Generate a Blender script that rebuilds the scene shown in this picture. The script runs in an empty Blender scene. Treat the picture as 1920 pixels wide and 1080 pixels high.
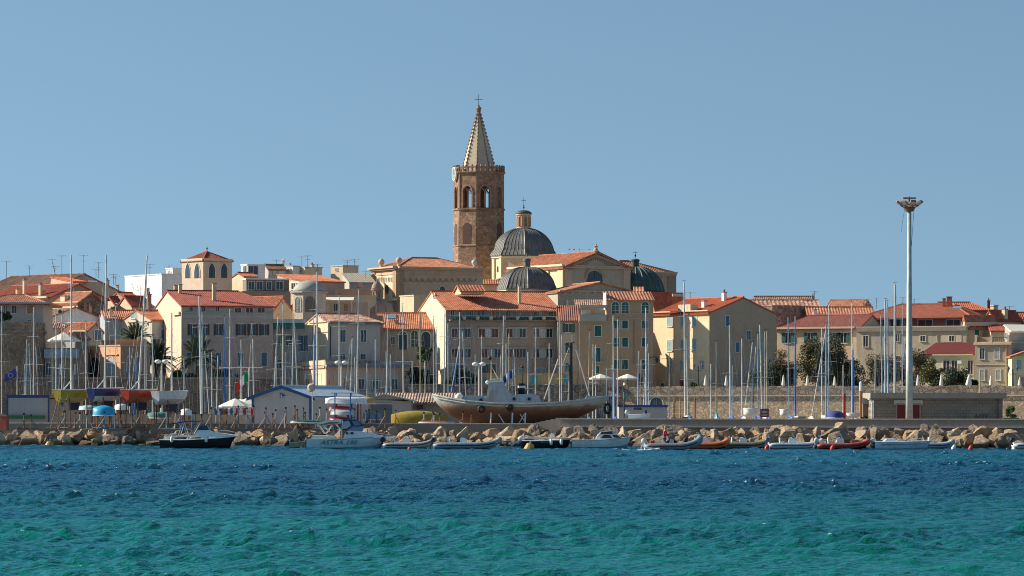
import bpy, math, random
import numpy as np
from mathutils import Vector, Matrix, noise
from math import sin, cos, tan, pi, radians, atan2, sqrt
random.seed(7)
SC = bpy.context.scene
COL = SC.collection
# ------------------------------------------------------------ camera
F = 6400.0; YH = 763.0; HC = 3.0          # focal length in photo pixels, horizon row, eye height
cam_data = bpy.data.cameras.new('camera'); cam = bpy.data.objects.new('camera', cam_data); COL.objects.link(cam)
cam.location = (0, 0, HC); cam.rotation_euler = (radians(90), 0, 0)
cam_data.sensor_width = 36; cam_data.lens = F / 1920 * 36
cam_data.shift_y = (YH - 540) / 1920
cam_data.clip_start = 0.5; cam_data.clip_end = 20000
SC.camera = cam
# ------------------------------------------------------------ world and sun
SUN_AZ = radians(-104)                    # measured from the direction towards the camera (-Y), negative = left
SUN_EL = radians(29)
sun_vec = Vector((sin(SUN_AZ) * cos(SUN_EL), -cos(SUN_AZ) * cos(SUN_EL), sin(SUN_EL)))
world = bpy.data.worlds.new('World'); SC.world = world; world.use_nodes = True
nt = world.node_tree; nt.nodes.clear()
sky = nt.nodes.new('ShaderNodeTexSky'); sky.sky_type = 'NISHITA'; sky.sun_disc = False
sky.sun_elevation = SUN_EL; sky.sun_rotation = atan2(sun_vec.x, sun_vec.y)
sky.air_density = 1.0; sky.dust_density = 0.35; sky.ozone_density = 0.15; sky.altitude = 0
tcw = nt.nodes.new('ShaderNodeTexCoord'); mpw = nt.nodes.new('ShaderNodeMapping')
mpw.inputs['Location'].default_value = (0, 0, 0.21)
nt.links.new(tcw.outputs['Generated'], mpw.inputs['Vector'])
nt.links.new(mpw.outputs['Vector'], sky.inputs['Vector'])
bg = nt.nodes.new('ShaderNodeBackground'); bg.inputs['Strength'].default_value = 0.089
wo = nt.nodes.new('ShaderNodeOutputWorld')
air = nt.nodes.new('ShaderNodeMix'); air.data_type = 'RGBA'; air.blend_type = 'MULTIPLY'; air.inputs[0].default_value = 1.0; air.inputs[7].default_value = (0.88, 1.02, 1.01, 1)
nt.links.new(sky.outputs[0], air.inputs[6]); nt.links.new(air.outputs[2], bg.inputs[0]); nt.links.new(bg.outputs[0], wo.inputs[0])
sd = bpy.data.lights.new('sun', 'SUN'); sd.energy = 5.0; sd.angle = radians(0.53); sd.color = (1.0, 0.90, 0.74)
so = bpy.data.objects.new('sun', sd); COL.objects.link(so)
so.rotation_euler = sun_vec.to_track_quat('Z', 'Y').to_euler(); so.location = (-60, 0, 60)
SC.view_settings.view_transform = 'Standard'; SC.view_settings.look = 'None'
SC.view_settings.exposure = 0.55; SC.view_settings.gamma = 1.0
SC.cycles.filter_width = 1.0; SC.cycles.max_bounces = 5; SC.cycles.diffuse_bounces = 3; SC.cycles.glossy_bounces = 2
# ------------------------------------------------------------ helpers
def P(px, py, Y): return Vector(((px - 960) / F * Y, Y, HC + (YH - py) / F * Y))
def ZP(py, Y): return HC + (YH - py) / F * Y
def XP(px, Y): return (px - 960) / F * Y

def tag(o, label=None, cat=None, group=None, kind=None):
    if label: o['label'] = label
    if cat: o['category'] = cat
    if group: o['group'] = group
    if kind: o['kind'] = kind
    return o
def empty(name, loc=(0, 0, 0), rz=0.0, label=None, cat=None, group=None):
    o = bpy.data.objects.new(name, None); COL.objects.link(o)
    o.location = loc; o.rotation_euler = (0, 0, rz); o.empty_display_size = 0.3
    return tag(o, label, cat, group)
CH = {}
def copy_tree(o, parent=None):
    c = o.copy(); COL.objects.link(c)
    if parent: c.parent = parent
    CH.setdefault(c.name, [])
    if parent: CH.setdefault(parent.name, []).append(c)
    for ch in CH.get(o.name, []): copy_tree(ch, c)
    return c

class MB:
    def __init__(s): s.v = []; s.f = []
    def add(s, vs, fs):
        n = len(s.v); s.v += [tuple(v) for v in vs]; s.f += [tuple(i + n for i in f) for f in fs]; return s
    def box(s, x0, x1, y0, y1, z0, z1):
        x0, x1 = sorted((x0, x1)); y0, y1 = sorted((y0, y1)); z0, z1 = sorted((z0, z1))
        return s.add([(x0,y0,z0),(x1,y0,z0),(x1,y1,z0),(x0,y1,z0),(x0,y0,z1),(x1,y0,z1),(x1,y1,z1),(x0,y1,z1)],
                     [(3,2,1,0),(4,5,6,7),(0,1,5,4),(1,2,6,5),(2,3,7,6),(3,0,4,7)])
    def prism(s, poly, fn, a, b):
        """poly: list of 2D points, fn(u,v,w)->3D, extruded over w=a..b"""
        n = len(poly)
        vs = [fn(p[0], p[1], a) for p in poly] + [fn(p[0], p[1], b) for p in poly]
        fs = [tuple(range(n))[::-1], tuple(range(n, 2 * n))] + [(i, (i + 1) % n, n + (i + 1) % n, n + i) for i in range(n)]
        return s.add(vs, fs)
    def tube(s, p, q, r, r2=None, n=6):
        p = Vector(p); q = Vector(q); r2 = r if r2 is None else r2
        d = q - p
        if d.length < 1e-6: return s
        d.normalize(); a = Vector((0, 0, 1)) if abs(d.z) < 0.9 else Vector((1, 0, 0))
        e = d.cross(a).normalized(); g = d.cross(e)
        vs = [p + (e * cos(2*pi*i/n) + g * sin(2*pi*i/n)) * r for i in range(n)] + [q + (e * cos(2*pi*i/n) + g * sin(2*pi*i/n)) * r2 for i in range(n)]
        return s.add(vs, [(i, (i+1) % n, n + (i+1) % n, n + i) for i in range(n)] + [tuple(range(n))[::-1], tuple(range(n, 2*n))])
    def path(s, pts, rs, n=8, cap=True):
        pts = [Vector(p) for p in pts]; vs = []; fs = []
        for k, p in enumerate(pts):
            d = (pts[min(k+1, len(pts)-1)] - pts[max(k-1, 0)]).normalized()
            a = Vector((0, 0, 1)) if abs(d.z) < 0.95 else Vector((1, 0, 0))
            e = d.cross(a).normalized(); g = d.cross(e); r = rs[k] if hasattr(rs, '__len__') else rs
            vs += [p + (e * cos(2*pi*i/n) + g * sin(2*pi*i/n)) * r for i in range(n)]
        for k in range(len(pts)-1):
            fs += [(k*n+i, k*n+(i+1) % n, (k+1)*n+(i+1) % n, (k+1)*n+i) for i in range(n)]
        if cap: fs += [tuple(range(n))[::-1], tuple((len(pts)-1)*n + i for i in range(n))]
        return s.add(vs, fs)
    def lathe(s, prof, n=16, c=(0, 0, 0), a0=0.0):
        vs = []; fs = []
        for r, z in prof:
            vs += [(c[0] + r*cos(a0 + 2*pi*i/n), c[1] + r*sin(a0 + 2*pi*i/n), c[2] + z) for i in range(n)]
        for k in range(len(prof)-1):
            fs += [(k*n+i, k*n+(i+1) % n, (k+1)*n+(i+1) % n, (k+1)*n+i) for i in range(n)]
        fs += [tuple(range(n))[::-1], tuple((len(prof)-1)*n + i for i in range(n))]
        return s.add(vs, fs)
    def ball(s, c, r, n=10, m=6, sz=1.0):
        return s.lathe([(max(r*sin(pi*k/m), 1e-3), -r*sz*cos(pi*k/m)) for k in range(m+1)], n, c)
    def build(s, name, mat, parent=None, smooth=False):
        me = bpy.data.meshes.new(name); me.from_pydata(s.v, [], s.f); me.validate(); me.update()
        if mat: me.materials.append(mat)
        if smooth: me.polygons.foreach_set('use_smooth', [True] * len(me.polygons))
        o = bpy.data.objects.new(name, me); COL.objects.link(o)
        if parent: o.parent = parent; CH.setdefault(parent.name, []).append(o)
        return o

# ------------------------------------------------------------ materials
MATS = {}
def newmat(name):
    m = bpy.data.materials.new(name); m.use_nodes = True; t = m.node_tree; b = t.nodes['Principled BSDF']; return m, t, b
def nd(t, ty, **kw):
    n = t.nodes.new(ty)
    for k, v in kw.items():
        if k in n.inputs.keys(): n.inputs[k].default_value = v
        else: setattr(n, k, v)
    return n
def mul(c, k): return (min(c[0]*k, 1), min(c[1]*k, 1), min(c[2]*k, 1), 1)
def mixn(t, fac, a, b, mode='MIX'):
    n = t.nodes.new('ShaderNodeMix'); n.data_type = 'RGBA'; n.blend_type = mode
    if isinstance(fac, (int, float)): n.inputs[0].default_value = fac
    else: t.links.new(fac, n.inputs[0])
    for i, x in ((6, a), (7, b)):
        if isinstance(x, (tuple, list)): n.inputs[i].default_value = tuple(x) if len(x) == 4 else (*x, 1)
        else: t.links.new(x, n.inputs[i])
    return n.outputs[2]
def ramp(t, src, stops):
    r = t.nodes.new('ShaderNodeValToRGB'); e = r.color_ramp.elements
    while len(e) < len(stops): e.new(0.5)
    for k, (p, c) in enumerate(stops): e[k].position = p; e[k].color = (c, c, c, 1) if isinstance(c, (int, float)) else (*c[:3], 1)
    t.links.new(src, r.inputs[0]); return r.outputs[0]
def coords(t, scale=(1, 1, 1)):
    tc = t.nodes.new('ShaderNodeTexCoord'); mp = t.nodes.new('ShaderNodeMapping'); mp.inputs['Scale'].default_value = scale
    t.links.new(tc.outputs['Object'], mp.inputs['Vector']); return mp.outputs['Vector']
def noi(t, scale, vec_scale=(1, 1, 1), detail=4, rough=0.6):
    n = nd(t, 'ShaderNodeTexNoise'); n.inputs['Scale'].default_value = scale; n.inputs['Detail'].default_value = detail
    n.inputs['Roughness'].default_value = rough; t.links.new(coords(t, vec_scale), n.inputs['Vector']); return n.outputs['Fac']
def bump(t, b, h, dist, strength=1.0):
    n = nd(t, 'ShaderNodeBump'); n.inputs['Distance'].default_value = dist; n.inputs['Strength'].default_value = strength
    t.links.new(h, n.inputs['Height']); t.links.new(n.outputs[0], b.inputs['Normal'])

def plain(key, c, rough=0.6, metal=0.0, var=0.15, vs=3.0):
    k = ('plain', key)
    if k in MATS: return MATS[k]
    m, t, b = newmat(key)
    if var > 0:
        o = mixn(t, ramp(t, noi(t, vs, detail=3), [(0.3, 0.0), (0.7, 1.0)]), mul(c, 1-var), mul(c, 1+var)); t.links.new(o, b.inputs['Base Color'])
    else: b.inputs['Base Color'].default_value = (*c, 1)
    b.inputs['Roughness'].default_value = rough; b.inputs['Metallic'].default_value = metal
    MATS[k] = m; return m
def plaster(key, c, stain=0.35, scale=0.6, stain_c=None):
    k = ('plaster', key)
    if k in MATS: return MATS[k]
    m, t, b = newmat(key)
    sc_ = stain_c or (c[0]*0.55, c[1]*0.52, c[2]*0.50)
    big = ramp(t, noi(t, scale, detail=6, rough=0.7), [(0.35, 0.0), (0.75, 1.0)])
    o = mixn(t, big, mul(c, 1.08), mul(c, 0.86))
    stre = ramp(t, noi(t, 1.3, (1.6, 1.6, 0.16), detail=5, rough=0.7), [(0.52, 0.0), (0.78, 1.0)])
    mm = nd(t, 'ShaderNodeMath', operation='MULTIPLY'); t.links.new(stre, mm.inputs[0]); mm.inputs[1].default_value = stain
    o = mixn(t, mm.outputs[0], o, sc_)
    bl = ramp(t, noi(t, 0.9, detail=8, rough=0.8), [(0.60, 0.0), (0.68, 1.0)])
    m2 = nd(t, 'ShaderNodeMath', operation='MULTIPLY'); t.links.new(bl, m2.inputs[0]); m2.inputs[1].default_value = stain*0.8
    o = mixn(t, m2.outputs[0], o, mul(c, 0.72))
    t.links.new(o, b.inputs['Base Color']); b.inputs['Roughness'].default_value = 0.92
    bump(t, b, noi(t, 6, detail=5), 0.05, 0.6)
    MATS[k] = m; return m
def tile(key, c, var=0.35, patch=0.5):
    k = ('tile', key)
    if k in MATS: return MATS[k]
    m, t, b = newmat(key)
    v = nd(t, 'ShaderNodeTexVoronoi'); v.inputs['Scale'].default_value = 2.2; t.links.new(coords(t), v.inputs['Vector'])
    sep = nd(t, 'ShaderNodeSeparateColor'); t.links.new(v.outputs['Color'], sep.inputs[0])
    lo = (c[0]*(1-var), c[1]*(1-var*1.1), c[2]*(1-var)); hi = (min(c[0]*(1+var*0.8), 1), c[1]*(1+var), c[2]*(1+var))
    o = mixn(t, sep.outputs[0], lo, hi)
    pt = ramp(t, noi(t, 0.5, detail=7, rough=0.75), [(0.45, 0.0), (0.75, 1.0)])
    mm = nd(t, 'ShaderNodeMath', operation='MULTIPLY'); t.links.new(pt, mm.inputs[0]); mm.inputs[1].default_value = patch
    o = mixn(t, mm.outputs[0], o, (c[0]*0.5, c[1]*0.62, c[2]*0.7))
    t.links.new(o, b.inputs['Base Color']); b.inputs['Roughness'].default_value = 0.9
    MATS[k] = m; return m
def rubble(key, c, scale=2.0, mortar=0.5, var=0.35, vs=(1, 1, 1.4)):
    k = ('rubble', key)
    if k in MATS: return MATS[k]
    m, t, b = newmat(key)
    v = nd(t, 'ShaderNodeTexVoronoi'); v.inputs['Scale'].default_value = scale; t.links.new(coords(t, vs), v.inputs['Vector'])
    sep = nd(t, 'ShaderNodeSeparateColor'); t.links.new(v.outputs['Color'], sep.inputs[0])
    o = mixn(t, sep.outputs[0], mul(c, 1-var), mul(c, 1+var))
    d = nd(t, 'ShaderNodeTexVoronoi', feature='DISTANCE_TO_EDGE'); d.inputs['Scale'].default_value = scale; t.links.new(coords(t, vs), d.inputs['Vector'])
    e = ramp(t, d.outputs['Distance'], [(0.02, mortar), (0.10, 1.0)])
    o = mixn(t, 1.0, o, e, 'MULTIPLY')
    big = ramp(t, noi(t, 0.25, detail=6, rough=0.7), [(0.35, 0.72), (0.7, 1.1)])
    o = mixn(t, 1.0, o, big, 'MULTIPLY')
    t.links.new(o, b.inputs['Base Color']); b.inputs['Roughness'].default_value = 0.95
    bump(t, b, e, 0.06, 0.8)
    MATS[k] = m; return m

ORANGE = tile('orange_tiles', (0.50, 0.170, 0.085)); RED = tile('red_tiles', (0.40, 0.10, 0.055), 0.25, 0.35)
DRED = tile('dark_red_tiles', (0.34, 0.09, 0.06), 0.3, 0.4); BROWN = tile('weathered_tiles', (0.46, 0.25, 0.17), 0.55, 0.5)
SALMON = tile('salmon_tiles', (0.53, 0.215, 0.12), 0.28, 0.4); BRIGHT = tile('new_red_tiles', (0.52, 0.12, 0.05), 0.15, 0.2)
OLDTILE = tile('faded_tiles', (0.33, 0.17, 0.11), 0.35, 0.5)
CREAM = plaster('cream_plaster', (0.66, 0.53, 0.36)); YELLOW = plaster('yellow_plaster', (0.76, 0.60, 0.39), 0.25)
PINK = plaster('pinkish_plaster', (0.52, 0.385, 0.32)); TAN = plaster('tan_plaster', (0.50, 0.33, 0.20))
GREYP = plaster('grey_plaster', (0.48, 0.43, 0.38)); BLUEG = plaster('blue_grey_plaster', (0.36, 0.40, 0.43), 0.2)
WHITEP = plaster('white_plaster', (0.80, 0.78, 0.75), 0.2); SALW = plaster('salmon_plaster', (0.62, 0.36, 0.25), 0.3)
PEACH = plaster('peach_plaster', (0.66, 0.36, 0.20), 0.3); BEIGE = plaster('beige_plaster', (0.56, 0.46, 0.33), 0.4)
BROWNP = plaster('brown_plaster', (0.36, 0.27, 0.21)); PALEY = plaster('pale_yellow_plaster', (0.66, 0.62, 0.40), 0.2)
CHST = plaster('church_stone', (0.60, 0.43, 0.29), 0.4, 0.8); CHY = plaster('church_cream', (0.74, 0.62, 0.40), 0.3)
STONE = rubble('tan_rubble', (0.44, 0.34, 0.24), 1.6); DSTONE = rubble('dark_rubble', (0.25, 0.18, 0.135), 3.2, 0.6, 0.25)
TOWST = rubble('tower_stone', (0.35, 0.215, 0.14), 1.6, 0.7, 0.3); WALLST = rubble('bastion_stone', (0.58, 0.44, 0.295), 3.2, 0.6, 0.3)
PARST = rubble('parapet_stone', (0.33, 0.26, 0.20), 1.6, 0.55, 0.25)
GLASS = plain('dark_glass', (0.035, 0.045, 0.055), 0.15, 0, 0.3); FRAMEW = plain('white_frame', (0.62, 0.60, 0.56), 0.6)
GREENS = plain('green_shutter', (0.02, 0.11, 0.09), 0.6); TEALS = plain('teal_shutter', (0.27, 0.42, 0.44), 0.6)
BROWNS = plain('brown_shutter', (0.075, 0.045, 0.045), 0.6); BLUES = plain('blue_shutter', (0.05, 0.16, 0.27), 0.6)
LEAD = plain('lead_sheet', (0.135, 0.130, 0.120), 0.55, 0.0, 0.3, 1.0); COPPER = plain('green_copper', (0.05, 0.074, 0.066), 0.6, 0, 0.35, 1.5)
WHITE = plain('white_gelcoat', (0.80, 0.80, 0.78), 0.3, 0, 0.05); ALU = plain('mast_aluminium', (0.66, 0.64, 0.58), 0.45, 0.0, 0.12)
ALUD = plain('grey_mast', (0.34, 0.37, 0.39), 0.5, 0.0, 0.12); TANM = plain('varnished_mast', (0.50, 0.37, 0.20), 0.5)
BLUEC = plain('blue_cover', (0.03, 0.14, 0.42), 0.8); DARK = plain('black_rubber', (0.012, 0.013, 0.016), 0.6)
STEEL = plain('stainless', (0.55, 0.56, 0.57), 0.3, 0.3, 0.1); IRON = plain('dark_iron', (0.03, 0.03, 0.035), 0.6)
CONC = plaster('concrete', (0.30, 0.245, 0.20), 0.5, 0.5); NAVY = plain('navy_paint', (0.02, 0.05, 0.20), 0.45)
WOOD = plain('weathered_wood', (0.28, 0.18, 0.11), 0.85, 0, 0.35); RUSTY = plain('rusty_steel', (0.22, 0.11, 0.07), 0.85, 0, 0.4)
WMAT = {'g': GLASS, 'G': GREENS, 'T': TEALS, 'B': BROWNS, 'U': BLUES, 'W': FRAMEW, 'R': plain('red_brown_blind', (0.20, 0.07, 0.05), 0.8), 'D': plain('dark_red_door', (0.16, 0.012, 0.012), 0.6),
        'P': plain('pale_blind', (0.36, 0.38, 0.38), 0.8), 'O': plain('ochre_blind', (0.40, 0.25, 0.12), 0.8)}
CLOTH = plain('cream_canvas', (0.78, 0.74, 0.65), 0.9, 0, 0.06)

# ------------------------------------------------------------ roofs and houses
def roof_plane(mb, pts, rib=0.28, amp=0.03, th=0.14):
    """pts: convex polygon, first edge = eave; corrugated tiles run up the slope"""
    pts = [Vector(p) for p in pts]; A, B = pts[0], pts[1]
    e = (B - A).normalized(); n = Vector((0, 0, 0))
    for i in range(1, len(pts)-1): n += (pts[i]-A).cross(pts[i+1]-A)
    n.normalize()
    if n.z < 0: n = -n
    u = n.cross(e).normalized()
    if u.z < 0: u = -u
    p2 = [((p-A).dot(e), (p-A).dot(u)) for p in pts]
    s0 = min(p[0] for p in p2); s1 = max(p[0] for p in p2)
    m = max(2, int((s1-s0) / (rib/4))); vs = []; fs = []
    for i in range(m+1):
        s = s0 + (s1-s0)*i/m; s = min(max(s, s0+1e-4), s1-1e-4); ts = []
        for k in range(len(p2)):
            a, b = p2[k], p2[(k+1) % len(p2)]
            if (a[0]-s)*(b[0]-s) <= 0 and abs(a[0]-b[0]) > 1e-9: ts.append(a[1] + (b[1]-a[1])*(s-a[0])/(b[0]-a[0]))
        if not ts: ts = [0, 0]
        w = amp*sin(2*pi*s/rib)
        for tt in (min(ts), max(ts)): vs.append(A + e*s + u*tt + n*w)
    for i in range(m): fs.append((2*i, 2*i+2, 2*i+3, 2*i+1))
    mb.add(vs, fs)
    q = [p - n*amp*1.2 for p in pts]; q2 = [p - n*(amp*1.2+th) for p in pts]; k = len(pts)
    mb.add(q+q2, [tuple(range(k)), tuple(range(k, 2*k))[::-1]] + [(i, (i+1) % k, k+(i+1) % k, k+i) for i in range(k)])

class House:
    def __init__(s, label, xl, xc, xr, Y, phi, eave, wall, name='house', cat='house', base=4.9, D=None, group=None, Wm=None):
        s.swap = Wm is not None
        s.phi = radians(phi); s.Y = Y; s.Cx = XP(xc, Y); c, n = cos(s.phi), sin(s.phi); s.c = c; s.n = n
        s.W = Wm if Wm else ((xr-960)/F*Y - s.Cx) / (c - (xr-960)/F*n)
        if D is None: k = (xl-960)/F; D = (s.Cx - k*Y) / (n + k*c)
        s.D = D; s.base = base; s.ze = ZP(eave, Y) - base; s.wallm = wall
        s.o = empty(name, (s.Cx, Y, base), s.phi, label, cat, group)
    def R(s, px, py, out=0.0):          # photo pixel -> point on right-hand (front) face
        k = (px-960)/F; x = (k*s.Y - s.Cx) / (s.c - k*s.n); yy = s.Y + x*s.n
        return x, ZP(py, yy) - s.base
    def L(s, px, py):
        k = (px-960)/F; y = (s.Cx - k*s.Y) / (s.n + k*s.c); yy = s.Y + y*s.c
        return y, ZP(py, yy) - s.base
    def fp(s, face):
        if s.swap: face = 'L'
        if face == 'R': return lambda a, z, out: (a, -out, z)
        return lambda a, z, out: (-out, a, z)
    def uv(s, face, px, py):
        if s.swap: face = 'L'
        return s.R(px, py) if face == 'R' else s.L(px, py)
    def walls(s, mat=None):
        MB().box(0, s.W, 0, s.D, 0, s.ze).build('wall', mat or s.wallm, s.o); return s
    def roof(s, kind, ridge, rm, axis='u', h0=0.0, h1=0.0, o=0.35, og=0.12, th=0.14, rib=0.28, gable_mat=None, wall=True):
        """axis u: ridge parallel to the right-hand face; v: parallel to the left-hand face"""
        if s.swap: axis = {'u': 'v', 'v': 'u'}[axis]; h0, h1 = h1, h0
        La, Lb = (s.W, s.D) if axis == 'u' else (s.D, s.W)
        T = (lambda a, b, z: Vector((a, b, z))) if axis == 'u' else (lambda a, b, z: Vector((b, a, z)))
        ze = s.ze
        if kind == 'flat':
            if wall: s.walls()
            MB().box(-0.08, s.W+0.08, -0.08, s.D+0.08, ze, ze+0.18).build('roof', rm, s.o); s.zr = ze; return s
        s.gab = 'L' if (axis == 'u' and h0 == 0) else 'R' if (axis == 'v' and h0 == 0) else ''
        mid = (s.D/2*s.c) if axis == 'u' else (s.W/2*s.n)
        rb = ZP(ridge, s.Y + mid) - s.base
        s.zr = rb; mb = MB()
        if kind == 'shed':
            far = (s.D*s.c) if axis == 'u' else (s.W*s.n)
            rb = ZP(ridge, s.Y + far) - s.base; s.zr = rb
            sl = (rb-ze)/Lb
            roof_plane(mb, [T(-og, -o, ze-o*sl), T(La+og, -o, ze-o*sl), T(La+og, Lb+0.1, rb+0.1*sl), T(-og, Lb+0.1, rb+0.1*sl)], rib, 0.032, th)
            if wall:
                w = MB().prism([(0, 0), (Lb, 0), (Lb, rb-0.1), (0, ze-0.1)], lambda b, z, a: T(a, b, z), 0, La); w.build('wall', s.wallm, s.o)
            mb.build('roof', rm, s.o); s.sl = sl; return s
        hb = Lb/2; sl = (rb-ze)/hb; s.sl = sl; zo = ze - o*sl
        g0 = -og if h0 == 0 else h0; g1 = La+og if h1 == 0 else La-h1
        e0 = -og if h0 == 0 else -o; e1 = La+og if h1 == 0 else La+o
        roof_plane(mb, [T(e0, -o, zo), T(e1, -o, zo), T(g1, hb, rb), T(g0, hb, rb)] if g1-g0 > 0.02 else [T(e0, -o, zo), T(e1, -o, zo), T(g0, hb, rb)], rib, 0.032, th)
        roof_plane(mb, [T(e1, Lb+o, zo), T(e0, Lb+o, zo), T(g0, hb, rb), T(g1, hb, rb)] if g1-g0 > 0.02 else [T(e1, Lb+o, zo), T(e0, Lb+o, zo), T(g0, hb, rb)], rib, 0.032, th)
        if h0 > 0: roof_plane(mb, [T(e0, Lb+o, zo), T(e0, -o, zo), T(g0, hb, rb)], rib, 0.032, th)
        if h1 > 0: roof_plane(mb, [T(e1, -o, zo), T(e1, Lb+o, zo), T(g1, hb, rb)], rib, 0.032, th)
        # ridge and hip caps
        mb.tube(T(g0, hb, rb+0.03), T(g1, hb, rb+0.03), 0.12, n=6)
        if h0 > 0:
            mb.tube(T(e0, -o, zo), T(g0, hb, rb), 0.1, n=5); mb.tube(T(e0, Lb+o, zo), T(g0, hb, rb), 0.1, n=5)
        if h1 > 0:
            mb.tube(T(e1, -o, zo), T(g1, hb, rb), 0.1, n=5); mb.tube(T(e1, Lb+o, zo), T(g1, hb, rb), 0.1, n=5)
        mb.build('roof', rm, s.o)
        if wall:
            w = MB(); tt = 0.2
            g = [(0, 0), (Lb, 0), (Lb, ze-tt*0.5), (hb, rb-tt), (0, ze-tt*0.5)]
            if h0 == 0 or h1 == 0: w.prism([(0, 0), (Lb, 0), (Lb, ze-tt*.5), (0, ze-tt*.5)], lambda b, z, a: T(a, b, z), 0.21 if h0 == 0 else 0, La-0.21 if h1 == 0 else La)
            else: w.box(0, s.W, 0, s.D, 0, ze-tt*.5)
            if h0 == 0: w.prism(g, lambda b, z, a: T(a, b, z), 0, 0.2)
            if h1 == 0: w.prism(g, lambda b, z, a: T(a, b, z), La-0.2, La)
            w.build('wall', s.wallm, s.o)
        return s
    def band(s, face, x0, y0, x1, y1, out, mat, name='cornice', inn=0.0):
        a0, z0 = s.uv(face, x0, y1); a1, z1 = s.uv(face, x1, y0); f = s.fp(face)
        zz0, zz1 = min(z0, z1), max(z0, z1); mb = MB()
        zt = s.uv(face, (x0+x1)/2, y0)[1]; zb = s.uv(face, (x0+x1)/2, y1)[1]
        mb.prism([(min(a0, a1), zb), (max(a0, a1), zb), (max(a0, a1), zt), (min(a0, a1), zt)], f, -inn, out)
        return mb.build(name, mat, s.o)
    def paint(s, face, mat, name='painted_wall'):
        f = s.fp(face); w = s.W if (face == 'R' and not s.swap) else s.D; pts = [(0, 0), (w, 0), (w, s.ze-.1)]
        if getattr(s, 'gab', '') == face: pts.append((w/2, s.zr-.2))
        pts.append((0, s.ze-.1)); return MB().prism(pts, f, 0.001, 0.012).build(name, mat, s.o)
    def win(s, face, x0, y0, x1, y1, kind='glass', col='g', lab=None):
        a0, _ = s.uv(face, x0, y1); a1, _ = s.uv(face, x1, y0)
        xm = (x0+x1)/2; zb = s.uv(face, xm, y1)[1]; zt = s.uv(face, xm, y0)[1]
        a0, a1 = min(a0, a1), max(a0, a1); f = s.fp(face); w = a1-a0; h = zt-zb
        fr = MB(); fw = min(0.12, w*0.14)
        def slab(mb, p0, p1, q0, q1, i, o): mb.prism([(p0, q0), (p1, q0), (p1, q1), (p0, q1)], f, i, o)
        if kind in ('arch', 'lancet', 'oculus'):
            am = (a0+a1)/2; r = w/2; K = 12
            if kind == 'arch': zs = zt - r; arc = lambda rr, g: [(am + rr*cos(pi*k/K), zs + rr*sin(pi*k/K)) for k in range(K+1)]
            elif kind == 'oculus':
                zs = (zt+zb)/2; arc = lambda rr, g: [(am + rr*cos(2*pi*k/K), zs + (h/w)*rr*sin(2*pi*k/K)) for k in range(K)]
            else:
                hh = w*1.05; zs = zt - hh
                arc = lambda rr, g: [(am + rr*cos(pi/2*k/(K/2))**0.8 if k <= K/2 else am - rr*abs(cos(pi/2*k/(K/2)))**0.8, zs + (hh+g)*(1-abs(1-k/(K/2)))**0.9) for k in range(K+1)]
            body = arc(r, 0); out = arc(r+fw, fw)
            if kind != 'oculus': body = body + [(a0, zb), (a1, zb)]; out = out + [(a0-fw, zb), (a1+fw, zb)]
            n = len(body); vs = [f(p[0], p[1], 0.07) for p in body] + [f(p[0], p[1], 0.07) for p in out] + [f(p[0], p[1], 0.0) for p in body] + [f(p[0], p[1], 0.0) for p in out]
            fr.add(vs, [(i, (i+1) % n, n+(i+1) % n, n+i) for i in range(n)] + [(i, (i+1) % n, 2*n+(i+1) % n, 2*n+i) for i in range(n)] + [(n+i, n+(i+1) % n, 3*n+(i+1) % n, 3*n+i) for i in range(n)])
            o = fr.build('window', FRAMEW if col in 'gGTU' else s.wallm, s.o)
            pn = MB(); pn.prism(body, f, -0.02, 0.025); pn.build('pane', WMAT[col], o)
            if kind != 'oculus' and w > 0.7:
                br = MB(); slab(br, am-0.025, am+0.025, zb, zt-0.05, 0.02, 0.05)
                for q in range(1, 4): slab(br, a0, a1, zb+h*q/4.5-0.02, zb+h*q/4.5+0.02, 0.02, 0.045)
                br.build('glazing_bars', FRAMEW if col != 'g' else IRON, o)
        else:
            b0, b1 = (a0 + w*0.27, a1 - w*0.27) if kind == 'open' else (a0, a1)
            slab(fr, b0-fw, b0, zb-fw, zt+fw, 0, 0.07); slab(fr, b1, b1+fw, zb-fw, zt+fw, 0, 0.07)
            slab(fr, b0, b1, zt, zt+fw, 0, 0.07); slab(fr, b0-fw-.04, b1+fw+.04, zb-fw, zb, -0.01, 0.13)
            o = fr.build('window' if kind != 'door' else 'door', FRAMEW if col != 'D' else BROWNP, s.o)
            if kind in ('glass', 'open'):
                pn = MB(); slab(pn, b0, b1, zb, zt, -0.02, 0.02); pn.build('pane', GLASS if kind == 'open' else WMAT[col], o)
                br = MB(); bm = (b0+b1)/2; slab(br, bm-0.03, bm+0.03, zb, zt, 0.02, 0.05); br.build('glazing_bars', FRAMEW, o)
            if kind == 'open':
                for q0, q1 in ((a0, b0-0.02), (b1+0.02, a1)):
                    sh = MB(); slab(sh, q0, q1, zb, zt, 0.05, 0.1); sh.build('shutter', WMAT[col], o)
            if kind == 'shut':
                am = (a0+a1)/2
                for q0, q1 in ((a0, am-0.015), (am+0.015, a1)):
                    sh = MB(); slab(sh, q0, q1, zb, zt, -0.01, 0.045)
                    nl = 9
                    for j in range(nl): slab(sh, q0+0.06, q1-0.06, zb+h*(j+.35)/nl, zb+h*(j+.65)/nl, 0.045, 0.06)
                    sh.build('shutter', WMAT[col], o)
            if kind == 'door':
                pn = MB(); slab(pn, a0, a1, zb, zt, -0.02, 0.03); pn.build('door_leaf', WMAT[col], o)
        if lab: o['label'] = lab
        return o
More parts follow.
